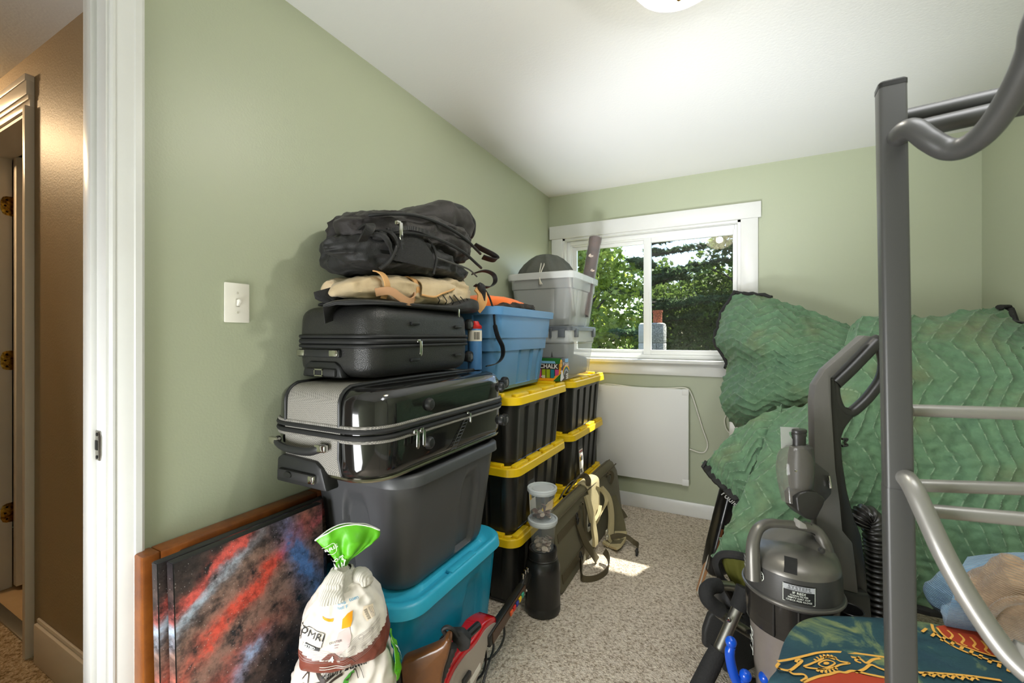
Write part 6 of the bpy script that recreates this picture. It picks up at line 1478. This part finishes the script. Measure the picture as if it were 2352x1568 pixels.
obj('frame_tube', tube([P(1706, 1372, t=1.47), P(1690, 1405, t=1.46), P(1650, 1495, t=1.43), P(1610, 1590, t=1.40)], .0185, 14), ALU, wk)
obj('foam_grip', tube([P(1712, 1350, t=1.475), P(1706, 1372, t=1.47), P(1695, 1398, t=1.465)], [.030, .029, .027], 14), FOAM, wk)
obj('foam_grip', tube([P(1650, 1492, t=1.43), P(1634, 1525, t=1.42), P(1596, 1600, t=1.395)], [.027, .030, .030], 14), FOAM, wk)
obj('rivet', MB().add(lathe([(.008, 0), (.007, .004), (.001, .006)], 14), mx=axis_mx(P(1674, 1423, t=1.43), -FW)), CHROME, wk)
obj('latch_hole', MB().add(box(-.007, .007, -.007, .007, -.001, .001), mx=axis_mx(P(1721, 1450, t=1.495), -FW, RT)), BLACKHOLE, wk)
obj('seat_flap', prism([P(x, y, t=1.60) for x, y in ((1650, 1395), (1690, 1410), (1745, 1440), (1752, 1500), (1735, 1535), (1700, 1552), (1665, 1545), (1640, 1495), (1617, 1487), (1618, 1450), (1630, 1415))], FW*.03, .01, 3), M('black_flap', (42, 42, 41), .6, bump=(200, .2)), wk)
obj('mesh_pouch', soft([(P(1655, 1330, t=1.72), .04, .02, .02), (P(1672, 1365, t=1.70), .07, .05, .05), (P(1700, 1420, t=1.68), .09, .06, .06), (P(1730, 1470, t=1.68), .05, .04, .04)], 20, 6, .7, .008, 14, 4, FW), NYL, wk, sharp=70)
# ---- blue plastic hook stand
bh = thing('massage_cane', 'bright blue plastic hook with ball ends in front of the vacuum', 'massage cane', P(1705, 1590, t=1.32)-V((0, 0, .05)))
BLU = M('bright_blue_plastic', (16, 84, 206), .22, coat=.3)
pts = [P(x, y, t=1.32) for x, y in ((1680, 1482), (1676, 1500), (1680, 1530), (1688, 1556), (1704, 1585), (1730, 1605), (1756, 1606))]
obj('shaft', tube(spl(pts, 6), [.013]*4+[.0145]*33, 14), BLU, bh)
def ball(p, r): return MB().add(lathe([(.001, -r)]+[(r*math.cos(R(a)), r*math.sin(R(a))) for a in range(-75, 76, 15)]+[(.001, r)], 20), mx=Matrix.Translation(p))
obj('ball_end', ball(P(1679, 1474, t=1.32), .0165), BLU, bh); obj('ball_end', ball(P(1712, 1551, t=1.31), .0175), BLU, bh); obj('ball_end', ball(P(1757, 1556, t=1.30), .0175), BLU, bh)
obj('ball_stem', tube([P(1712, 1551, t=1.31), P(1702, 1572, t=1.32)], .012, 10), BLU, bh)

# ---- upright vacuum cleaner
VG = M('vacuum_grey', (92, 90, 87), .36, bump=(260, .04)); VD = M('vacuum_dark_grey', (62, 61, 59), .36, bump=(260, .04)); VB = M('vacuum_black', (36, 35, 33), .36); VC = M('vacuum_dust_cup', (140, 132, 126), .3, var=(8, (124, 116, 108), .25)); VS = M('vacuum_silver', (112, 109, 103), .34, .5)
tv = 1.32
vax = P(1818, 1300, t=tv); vc_ = V((vax.x, vax.y, 0))
vac = thing('vacuum_cleaner', 'grey and black upright vacuum cleaner standing in front of the green blankets', 'vacuum cleaner', vc_)
vd_ = (V((0, 0, 0))-vc_).normalized(); vs_ = V((-vd_.y, vd_.x, 0))           # to the doorway; to its right
if vs_.dot(RT) < 0: vs_ = -vs_
RV = 97*tv/984
def VP(px, py, dt=0): return P(px, py, t=tv+dt)
def zv(py, rad=0): return H-(py-770)*(tv-rad)/984
zr = zv(1400, RV*.95)                                    # rim of the canister lid
ctr = V((vc_.x, vc_.y, 0))
def lth(prof, n=48, c=ctr): return lathe(prof, n, c)
obj('dust_cup', lth([(.001, .16), (RV*.70, .16), (RV*.72, .17), (RV*.90, zr-.085), (RV*.93, zr-.08)]), VC, vac)
obj('filter_band', lth([(RV*.90, zr-.115), (RV*.945, zr-.112), (RV*.975, zr-.012), (RV*.9, zr-.01)]), clear('smoked_band', (38, 36, 34), .92, .2), vac)
for a in (-112, -100, -20, 8, 40):
    p = ctr+vd_*(RV*.97*math.cos(R(a)))+vs_*(RV*.97*math.sin(R(a)))
    obj('band_rib', tube([p+V((0, 0, zr-.108)), p*1.0+V((0, 0, zr-.014))], .0035, 6), VB, vac)
lid = obj('canister_lid', lth([(RV*.95, zr-.016), (RV*1.01, zr-.012), (RV*1.015, zr), (RV*.985, zr+.004), (RV*.985, zr+.012), (RV*.97, zr+.05), (RV*.955, zr+.075)]), VD, vac)
obj('lid_rim', tube([ctr+V((RV*1.012*math.cos(2*pi*k/48), RV*1.012*math.sin(2*pi*k/48), zr-.004)) for k in range(48)], .0045, 8, closed=True), VS, vac)
# domed top sloping up towards the handle
top = []
for q, z in ((.955, .075), (.94, .084), (.86, .098), (.70, .112), (.45, .122), (.15, .126), (.01, .126)):
    top.append([ctr+vd_*(RV*q*math.cos(2*pi*k/48))+vs_*(RV*q*math.sin(2*pi*k/48))+V((0, 0, zr+z+max(0, -math.cos(2*pi*k/48))*q*.055)) for k in range(48)])
obj('lid_top', loft(top, False, True), VS, lid, sharp=60)
hd = spl([VP(x, y, d) for x, y, d in ((1731, 1330, -.04), (1729, 1275, -.03), (1731, 1240, -.02), (1742, 1214, -.01), (1764, 1202, 0), (1800, 1203, 0), (1845, 1208, 0), (1874, 1218, 0), (1892, 1245, -.01), (1902, 1280, -.02), (1905, 1320, -.03))], 6)
obj('carry_handle', tube(hd, [.0125+.009*abs(k/60-.5)*2 for k in range(len(hd))], 14, flat=1.0), VS, vac)
obj('handle_latch', prism([VP(x, y, -.03) for x, y in ((1838, 1196), (1852, 1204), (1856, 1216), (1836, 1214))], FW*.03, .003), clear('latch_clear', (190, 186, 180), .6, .2), vac)
obj('latch_mount', prism([VP(x, y, -.01) for x, y in ((1852, 1208), (1866, 1204), (1880, 1222), (1878, 1234), (1856, 1220))], FW*.03, .003), VB, vac)
tpr = ((.955, .075), (.94, .084), (.86, .098), (.70, .112), (.45, .122), (.15, .126))
def topP(q, a, k=.0015):
    for (q0, z0), (q1, z1) in zip(tpr, tpr[1:]):
        if q1 <= q <= q0: z = z0+(z1-z0)*(q0-q)/(q0-q1); break
    return ctr+vd_*(RV*q*math.cos(R(a)))+vs_*(RV*q*math.sin(R(a)))+V((0, 0, zr+z+k))
wq_ = [topP(q, a) for q, a in ((.93, -9), (.86, -9), (.72, -11), (.62, -13), (.62, 10), (.72, 9), (.86, 7), (.93, 6.5))]
n4 = 4
wv = [p for i in range(4) for p in (wq_[i], wq_[7-i])]
obj('indicator_window', (wv, [[2*i, 2*i+1, 2*i+3, 2*i+2] for i in range(3)]), BLACKHOLE, lid)
obj('hinge_pin', MB().add(lathe([(.008, 0), (.008, .010), (.001, .012)], 12), mx=axis_mx(VP(1884, 1262, -.05), -FW)), VD, vac)
def cyl(r, a0, z0, off=.001):
    return lambda x, y: ctr+vd_*((r+off)*math.cos(a0+x/r))+vs_*((r+off)*math.sin(a0+x/r))+V((0, 0, z0+y))
rl = RV*.98
fs_ = lambda o: cyl(rl, R(8), zr+.036, o)
obj('warning_label', MB().add(poly([(-.038, -.024), (.038, -.024), (.038, .026), (-.038, .026)], fs_(.0012), 3)), M('black_label', (34, 34, 34), .4), vac)
m = MB()
m.add(poly([(-.037, .010), (.037, .010), (.037, .025), (-.037, .025)], fs_(.0018), 3), 1)
m.add(text('SYSTEM', .0125, lambda x, y: fs_(.0024)(x, y+.019), sx=1.25), 0); m.add(text('CHECK INDICATOR', .0055, lambda x, y: fs_(.0024)(x, y+.0125), sx=1.2), 0)
for s_, y, z in (('IF RED!', .004, .009), ('CLEAN FILTER', -.0035, .006), ('EMPTY DIRT CUP', -.0105, .006), ('CHECK FOR CLOGS', -.0175, .006)): m.add(text(s_, z, lambda x, yy, y=y: fs_(.0020)(x, yy+y), bold=.01, sx=1.15), 2)
for a, b in (((-.038, -.024), (.038, -.024)), ((.038, -.024), (.038, .026)), ((-.038, .026), (-.038, -.024))): m.add(line2([a, b], .0012, fs_(.002), n=1), 2)
obj('label_print', m, [M('label_grey_ink', (84, 84, 86), .4), M('label_silver', (176, 178, 182), .4), INKW], vac); m = MB()
fe = cyl(rl, R(-40), zr+.050, .0012)
m.add(line2([(.0165*math.cos(R(a)), .0165*math.sin(R(a))) for a in range(0, 360, 24)], .0022, fe, True, 2), 2)
m.add(poly([(0, .010), (.004, .002), (.0045, -.004), (0, -.0085), (-.0045, -.004), (-.004, .002)], fe, 1), 2)
for a in range(0, 360, 30): m.add(line2([(.009*math.cos(R(a)), .010*math.sin(R(a))), (.0145*math.cos(R(a)), .0145*math.sin(R(a)))], .0016, fe, n=1), 2)
m.m = [0]*len(m.m); obj('filter_emblem', m, INKW, vac)
fw_ = cyl(rl, R(-74), zr+.052, .0012)
for k, s_ in enumerate(('REUSABLE', 'EASY RINSE', 'FILTER')): obj('filter_lettering', MB().add(text(s_, .009, lambda x, y, k=k: fw_(x, y+.014-.013*k), bold=.01)), INKW, vac)
fx_ = lambda x, y: ctr+vd_*(RV*.86*math.cos(R(-72)+y/RV))+vs_*(RV*.86*math.sin(R(-72)+y/RV))+V((0, 0, zr-.19-x))
obj('brand_lettering', MB().add(text('PET', .05, fx_)), INKW, vac)
# spine with grey face, black back and looped handle
sp_ = [VP(x, y, .03) for x, y in ((1985, 770), (2003, 772), (1909, 868), (1910, 919), (1920, 1079), (1930, 1152), (1936, 1219), (1959, 1247), (1966, 1300), (1972, 1364), (1919, 1350), (1890, 1262), (1876, 1213), (1874, 1155), (1871, 1034), (1869, 919), (1873, 884), (1896, 848))]
obj('spine_face', prism(sp_, FW*.03, .004), VG, vac)
sk2 = [VP(x, y, .055) for x, y in ((1906, 866), (1924, 866), (1934, 930), (1975, 945), (1944, 985), (1936, 1008), (1939, 1060), (1950, 1130), (1964, 1185), (1982, 1232), (1992, 1300), (2000, 1400), (1966, 1400), (1958, 1300), (1930, 1219), (1916, 1079), (1906, 919))]
obj('spine_back', prism(sk2, FW*.07, .012, 3), VB, vac, sharp=60)
obj('handle_grip', tube(spl([VP(x, y, .07) for x, y in ((1916, 880), (1950, 848), (1985, 812), (2010, 786), (2018, 780))], 6), [.022]*20+[.020]*5, 14), VB, vac)
obj('handle_loop', tube(spl([VP(x, y, .07) for x, y in ((1916, 872), (1916, 905), (1928, 938), (1950, 948), (1976, 930), (2002, 902), (2024, 868), (2030, 830), (2020, 790))], 6), .0165, 14), VB, vac)
obj('cord_hook', tube(spl([VP(x, y, .09) for x, y in ((1934, 1008), (1946, 1008), (1940, 1016), (1946, 1022), (1934, 1024))], 5), .004, 7), VB, vac)
obj('base_shroud', prism([VP(x, y, .03) for x, y in ((1918, 1347), (1972, 1362), (2002, 1364), (2010, 1480), (1920, 1480))], FW*.10, .012, 3), VB, vac)
m = MB()
obj('accessory_tube', lathe([(.0325, -.10), (.0335, 0), (.0355, .003), (.0345, .004), (.0315, .002), (.030, -.06)], 28, VP(1951, 1400, -.06)), clear('smoked_tube', (46, 46, 46), .85, .2), vac)
# hose
hp_ = spl([VP(x, y, .10) for x, y in ((1968, 1205), (1976, 1188), (1992, 1182), (2005, 1205), (2010, 1250), (2012, 1320), (2015, 1400), (2018, 1480))], 16)
hl_ = [hp_[0]]
acc = 0; res = []
for a, b in zip(hp_[:-1], hp_[1:]):
    n_ = max(1, int((b-a).length/.0022))
    for k in range(n_): res.append(a+(b-a)*k/n_)
rad = []
for k in range(len(res)): rad.append(.030+.0045*math.sin(2*pi*k/(5.2 if k < len(res)*.45 else 8)))
obj('ribbed_hose', tube(res, rad, 18), M('hose_black', (40, 38, 36), .32), vac, sharp=80)
# clear turbo brush clipped to the side
tb = obj('brush_bracket', prism([VP(x, y, -.01) for x, y in ((1858, 1040), (1872, 1060), (1905, 1085), (1912, 1110), (1910, 1135), (1892, 1156), (1870, 1160), (1858, 1150))], FW*.04, .004), VD, vac)
obj('bracket_slot', tube([VP(1903, 1092, -.016), VP(1908, 1120, -.016)], .004, 8), CHROME, tb)
bcn = VP(1826, 1080, -.05); pxs = (tv-.05)/984
def brs(pf, dx=lambda y: 0): return loft([[V((bcn.x, bcn.y, 0))+RT*((dx(y)+r*math.cos(2*pi*k/32))*pxs)+FW*(r*.85*pxs*math.sin(2*pi*k/32))+UP*(H-(y-770)*pxs) for k in range(32)] for y, r in pf])
obj('clear_dome', brs([(1022, 20), (1030, 29), (1048, 37), (1075, 40), (1105, 37), (1130, 32), (1150, 28)]), clear('clear_dome', (120, 116, 108), .36, .06), tb)
obj('brush_frame', brs([(1020, 16), (1026, 24), (1060, 28), (1110, 26), (1140, 20)], lambda y: 14), VD, tb)
obj('neck_tube', brs([(985, 15), (987, 16.5), (991, 16.5), (993, 15), (996, 16), (999, 16), (1002, 14.5), (1024, 14.5)], lambda y: 9), VB, tb)
obj('neck_shield', prism([bcn+RT*((x-1826)*pxs)+UP*((1080-y)*pxs)-FW*.0 for x, y in ((1794, 980), (1835, 982), (1836, 988), (1812, 992), (1814, 1000), (1828, 1018), (1796, 1030))], FW*.004), clear('shield_clear', (170, 170, 166), .5, .1), tb)
obj('brush_mouth', prism([bcn+RT*((x-1826)*pxs)+UP*((1080-y)*pxs)-FW*.045 for x, y in ((1806, 1130), (1815, 1120), (1830, 1115), (1852, 1118), (1872, 1132), (1868, 1146), (1852, 1178), (1842, 1181), (1826, 1176), (1810, 1160))], FW*.06, .006, 3), VB, tb, sharp=60)
obj('brush_screw', MB().add(lathe([(.004, 0), (.003, .003), (.001, .004)], 10), mx=axis_mx(VP(1828, 1081, -.105), -FW)), CHROME, tb)
obj('base_plate', MB().add(box(vc_.x-.15, vc_.x+.17, vc_.y-.06, vc_.y+.16, .012, .10, .03, 4)), VB, vac)
obj('body_column', lathe([(RV*.75, .08), (RV*.7, .17)], 32, ctr), VB, vac)
for x in (-.12, .14): obj('wheel', MB().add(lathe([(.01, -.015), (.045, -.015), (.045, .015), (.01, .015)], 20), mx=axis_mx((vc_.x+x, vc_.y+.14, .045), (1, 0, 0))), VB, vac)

# ---- cushioned ottoman with the printed cover
ot = .53
oo = [P(x, y, z=ot) for x, y in ((1772, 1585), (1778, 1530), (1787, 1490), (1803, 1450), (1835, 1420), (1880, 1409), (1950, 1410), (2050, 1416), (2160, 1428), (2260, 1452), (2360, 1480), (2440, 1520), (2440, 1600), (2100, 1606))]
oc = spl(oo, 6, True)
cen = sum(oc, V((0, 0, 0)))/len(oc)
def batik():
    m, t, b = base('batik_teal_cloth'); L = t.links.new
    tc = N(t, 'TexCoord'); n = N(t, 'TexNoise', i_Scale=9.0, i_Detail=8.0, i_Roughness=.62, i_Distortion=.8); L(tc.outputs['Object'], n.inputs['Vector'])
    r = N(t, 'ValToRGB'); L(n.outputs[0], r.inputs[0]); c = r.color_ramp
    c.elements[0].position = .30; c.elements[0].color = lin((26, 60, 78)); c.elements[1].position = .72; c.elements[1].color = lin((164, 166, 104))
    e = c.elements.new(.53); e.color = lin((38, 78, 88)); e = c.elements.new(.60); e.color = lin((110, 130, 96))
    L(r.outputs[0], b.inputs['Base Color']); b.inputs['Roughness'].default_value = .8
    w_ = N(t, 'TexNoise', i_Scale=260.0); L(tc.outputs['Object'], w_.inputs['Vector']); bp = N(t, 'Bump', i_Strength=.25, i_Distance=.003); L(w_.outputs[0], bp.inputs['Height']); L(bp.outputs[0], b.inputs['Normal'])
    return m
otm = thing('ottoman', 'cushioned stool in a teal and orange sun print cover by the bunk post', 'ottoman', V((cen.x, cen.y, 0)))
def oring(s, z): return [V((cen.x+(p.x-cen.x)*s, cen.y+(p.y-cen.y)*s, z+noise.noise(p*6)*.004)) for p in oc]
BAT = batik()
obj('cushion_cover', loft([oring(.96, .30), oring(1.0, .32), oring(1.005, .44), oring(1.0, .485), oring(.985, .513), oring(.955, .527), oring(.8, .532), oring(.4, .536), oring(.05, .537)]), BAT, otm, sharp=70)
obj('base_box', loft([oring(.93, .03), oring(.94, .035), oring(.94, .31)]), M('rust_red_cloth', (176, 62, 32), .8, bump=(200, .3)), otm)
def fo(off):
    def f(px, py):
        p = P(px, py, z=ot+.004); s = max(abs(0), 0)
        return V((p.x, p.y, p.z+off))
    return f
OR1 = M('batik_gold', (246, 186, 84), .75); OR2 = M('batik_rust', (186, 66, 34), .75)
m = MB()
def OL(pts, w_, c=0, o=.004, cl_=False): 
    q = [P(x, y, z=ot+.004).xy for x, y in pts]; m.add(line2(q, w_, lambda x, y: V((x, y, ot+.004+o)), cl_, 5), c)
def OP(pts, c, o=.003): m.add(poly([P(x, y, z=ot+.004).xy for x, y in pts], lambda x, y: V((x, y, ot+.004+o))), c)
OP([(1850, 1568), (1895, 1553), (1920, 1548), (1960, 1546), (2000, 1556), (2040, 1562), (2055, 1590), (1840, 1590)], 1)
OL([(1845, 1570), (1880, 1557), (1905, 1552), (1925, 1546), (1942, 1548), (1960, 1544), (2000, 1553), (2045, 1562)], .006)
OL([(1786, 1522), (1812, 1518), (1850, 1509), (1880, 1502), (1915, 1500), (1960, 1503), (2000, 1508), (2035, 1513)], .006)
OL([(1848, 1535), (1862, 1528), (1885, 1518), (1895, 1512), (1916, 1514), (1930, 1522), (1952, 1526), (1930, 1530), (1915, 1536), (1890, 1540)], .0045, cl_=True)
OL([(1880, 1528), (1898, 1519), (1918, 1526), (1898, 1536)], .0035, cl_=True); OP(ell(1898, 1527, 7, 3.5, 10), 0, .0045)
for a in (205, 225, 245, 262, 280, 298, 318): OL([(1897+22*math.cos(R(a)), 1525+11*math.sin(R(a))), (1897+31*math.cos(R(a)), 1525+19*math.sin(R(a)))], .005)
for a in (30, 50, 70, 90, 110, 130): OL([(1897+20*math.cos(R(a)), 1532+8*math.sin(R(a))), (1897+32*math.cos(R(a)), 1532+17*math.sin(R(a)))], .005)
OL([(1786, 1538), (1812, 1543), (1830, 1532), (1842, 1520), (1832, 1518), (1828, 1524)], .006); OL([(1812, 1543), (1822, 1551), (1845, 1552), (1852, 1560), (1840, 1568)], .0055); OL([(1790, 1526), (1784, 1534), (1792, 1541)], .006)
OL([(1955, 1512), (1975, 1516), (1990, 1526), (2005, 1518), (2022, 1515)], .006); OL([(1965, 1548), (1985, 1540), (2000, 1530), (2020, 1538), (2040, 1545)], .006); OL([(1975, 1512), (1965, 1520), (1978, 1526)], .005)
# sun medallion on the right half
sun_c = (2250, 1500)
OP([(2150, 1440), (2190, 1436), (2240, 1446), (2300, 1470), (2350, 1500), (2330, 1520), (2270, 1508), (2200, 1484), (2165, 1462)], 1)
OL([(2140, 1436), (2150, 1458), (2195, 1490), (2265, 1516), (2340, 1534)], .006)
OL([(2152, 1444), (2170, 1464), (2210, 1486), (2275, 1508), (2345, 1524)], .005)
for k in range(6): OL([(2176+26*k, 1450+8*k), (2188+26*k, 1462+9*k), (2182+27*k, 1472+8*k), (2196+26*k, 1478+9*k)], .0045)
for k in range(11):
    x, y = 2128+21*k*1.0, 1446+10.2*k; OL([(x, y), (x-10+k, y+8)], .006)
OL([(2110, 1548), (2160, 1550), (2230, 1556), (2300, 1566)], .006)
for k in range(6): OL([(2120+22*k, 1556+2*k), (2128+22*k, 1549+2*k), (2138+22*k, 1556+2*k)], .005)
obj('printed_pattern', m, [OR1, OR2], otm, kind=None)
# red side patch of the cover
obj('side_piping', tube([V((cen.x+(p.x-cen.x)*1.006, cen.y+(p.y-cen.y)*1.006, .40)) for p in oc], .006, 6, closed=True), OR2, otm)

# ---- towels on the right
def towelmat(name, a, b): return M(name, a, .95, var=(40, b, .15), bump=(95, .9, 'Z'), sheen=.4)
TB = towelmat('blue_terry', (134, 172, 204), (112, 150, 186)); TT = towelmat('tan_terry', (176, 148, 118), (154, 126, 98))
t1 = thing('towel', 'folded light blue terry towel at the right edge, behind the tan one', 'towel', P(2270, 1420, t=1.28)-V((0, 0, .12)))
def fold(rows, th): return solid(grid(patch(CP(rows)), 34, 22), th)
obj('folded_layer', soft([(P(2176, 1412, t=1.28), .02, .02, .02), (P(2186, 1405, t=1.28), .09, .045, .05), (P(2240, 1395, t=1.27), .12, .075, .075), (P(2310, 1395, t=1.25), .13, .08, .08), (P(2390, 1400, t=1.22), .13, .08, .08), (P(2425, 1405, t=1.2), .02, .03, .03)], 40, 10, .5, .008, 12, 3, FW), TB, t1, sharp=70)
obj('folded_layer', fold([[(2222, 1278, 1.24), (2270, 1272, 1.24), (2330, 1268, 1.22), (2410, 1270, 1.20)], [(2206, 1306, 1.13), (2262, 1300, 1.13), (2330, 1294, 1.12), (2410, 1294, 1.10)], [(2200, 1334, 1.09), (2254, 1336, 1.09), (2326, 1332, 1.08), (2410, 1330, 1.06)], [(2200, 1346, 1.11), (2248, 1362, 1.09), (2322, 1376, 1.07), (2410, 1384, 1.05)]], -.022), TB, t1, sharp=70)
obj('folded_layer', fold([[(2196, 1346, 1.14), (2246, 1350, 1.13), (2300, 1362, 1.12), (2360, 1376, 1.10)], [(2184, 1384, 1.09), (2240, 1392, 1.08), (2300, 1402, 1.07), (2360, 1412, 1.05)], [(2174, 1424, 1.09), (2232, 1436, 1.08), (2296, 1448, 1.07), (2360, 1456, 1.05)], [(2172, 1444, 1.12), (2228, 1456, 1.10), (2292, 1468, 1.09), (2360, 1476, 1.07)]], -.022), TB, t1, sharp=70)
obj('hem', tube(spl([P(x, y, t=t) for x, y, t in ((2200, 1340, 1.08), (2226, 1358, 1.078), (2254, 1372, 1.075), (2290, 1390, 1.07), (2320, 1400, 1.06))], 6), .005, 8), M('blue_hem', (150, 188, 216), .9), t1)
t2 = thing('towel', 'rolled tan terry towel at the right edge in front of the blue towel', 'towel', P(2330, 1440, t=1.05)-V((0, 0, .1)))
obj('rolled_body', soft([(P(2272, 1430, t=1.08), .02, .03, .03), (P(2280, 1418, t=1.07), .08, .07, .06), (P(2310, 1408, t=1.05), .10, .10, .085), (P(2350, 1405, t=1.02), .11, .11, .09), (P(2410, 1405, t=1.0), .10, .11, .09), (P(2440, 1405, t=.98), .02, .03, .03)], 40, 10, .8, .012, 13, 8, FW), TT, t2, sharp=70)
obj('folded_edge', tube(spl([P(x, y, t=t) for x, y, t in ((2268, 1428, .99), (2280, 1405, .97), (2305, 1385, .955), (2340, 1378, .94), (2380, 1382, .93))], 6), .009, 9), TT, t2)

# ---- bunk bed: square post, guard rails, bent ladder tubes
GUN = M('gunmetal_powder_coat', (76, 76, 75), .40, .15, bump=(420, .03)); GUN2 = M('satin_silver_tube', (150, 148, 143), .36, .45)
bk = thing('bunk_bed', 'grey metal bunk bed post with tubular rails and bent ladder at the right edge', 'bunk bed', P(2100, 1560, t=.80)*1.0-V((0, 0, P(2100, 1560, t=.80).z)))
tp0, tp1 = .80, .80
a0 = P(2019, 196, t=.772); a1 = P(2043, 1568, t=.772)
dz = (a1-a0); btm = a0+dz*((a0.z)/(a0.z-a1.z)); 
ca_, sa_ = math.cos(R(-3)), math.sin(R(-3))
ex = V((ca_, sa_, 0)); ey = V((-sa_, ca_, 0)); wq = .0395
def prect(c, s=1, r=.006):
    return [c+ex*(wq/2)+ey*(wq/2)+ex*x+ey*y for x, y in rr(wq*s, wq*s, r*s, 3)]
bz = V((btm.x, btm.y, 0)); seam = a0+dz*((1120-196)/(1568-196))
obj('post', loft([prect(seam), prect(a0)]), GUN, bk)
obj('post_lower', loft([prect(bz, 1.03), prect(seam, 1.03)]), GUN, bk)
obj('post_cap', loft([prect(a0+V((0, 0, -.004)), 1.03), prect(a0+V((0, 0, .004)), 1.03), prect(a0+V((0, 0, .007)), .9)]), BLK, bk)
obj('post_foot', loft([prect(bz, 1.12), prect(bz+V((0, 0, .03)), 1.12)]), BLK, bk)
def dir_rail(p0x, p0y, p1x, p1y, t0, ang):
    """rail from the post along a horizontal heading; its far end is set by the sight line"""
    s = P(p0x, p0y, t=t0); d = V((math.cos(ang), math.sin(ang), 0))
    u = (p1x-1176)/984; f0, r0 = s.dot(FW), s.dot(RT); fd, rd = d.dot(FW), d.dot(RT)
    k = (u*f0-r0)/(rd-u*fd); e = s+d*k; z = H-(p1y-770)*e.dot(FW)/984
    q = V((e.x, e.y, z)); q2 = s+(q-s)*1.0; return s, q, q+(q-s)*max(.2, .95/max(.05, (q-s).length)-1)
for p0, p1, tt_, an, r in (((2080, 270), (2310, 219), .80, R(-6), .0150), ((2092, 300), (2290, 256), .775, R(-6), .0155)):
    s, q, e = dir_rail(*p0, *p1, tt_, an); RQ = s+(e-s)*.62; obj('top_rail', tube([s, q, e], r, 16), GUN, bk)
for p0, p1, tt_, an, r in (((2092, 942), (2352, 950), .80, R(8), .0112),): 
    s, q, e = dir_rail(*p0, *p1, tt_, an); obj('guard_rail', tube([s, q, e], r, 16), GUN2, bk)
for p0, p1, tt_, an, r in (((2098, 1114), (2352, 1122), .775, R(8), .0108), ((2132, 1172), (2352, 1192), .74, R(2), .0112)):
    s, q, e = dir_rail(*p0, *p1, tt_, an); obj('ladder_rung', tube([s, q, e], r, 16), GUN2, bk)
obj('ladder_rail', tube(spl([P(x, y, t=t) for x, y, t in ((2066, 1088, .80), (2078, 1094, .765), (2098, 1122, .735), (2130, 1190, .71), (2168, 1272, .685), (2212, 1352, .665), (2262, 1430, .645), (2310, 1495, .625), (2360, 1545, .605), (2420, 1600, .58))]+[V((.46, .42, .38)), V((.475, .40, .02))], 10), .0150, 20), GUN2, bk)
obj('ladder_handrail', tube(spl([P(x, y, t=t) for x, y, t in ((2052, 328, .80), (2066, 312, .755), (2082, 298, .73), (2102, 298, .715), (2135, 322, .70), (2175, 342, .685), (2215, 338, .665), (2262, 305, .635), (2305, 250, .605), (2345, 180, .575), (2375, 110, .55), (2400, 20, .52))]+[V((.345, .67, 1.755)), V((.39, .57, 1.825)), V((.48, .52, 1.865)), V((.60, .58, 1.875)), V((.70, .76, 1.85)), RQ+V((0, -.03, 0))], 10), .0168, 20), GUN, bk)
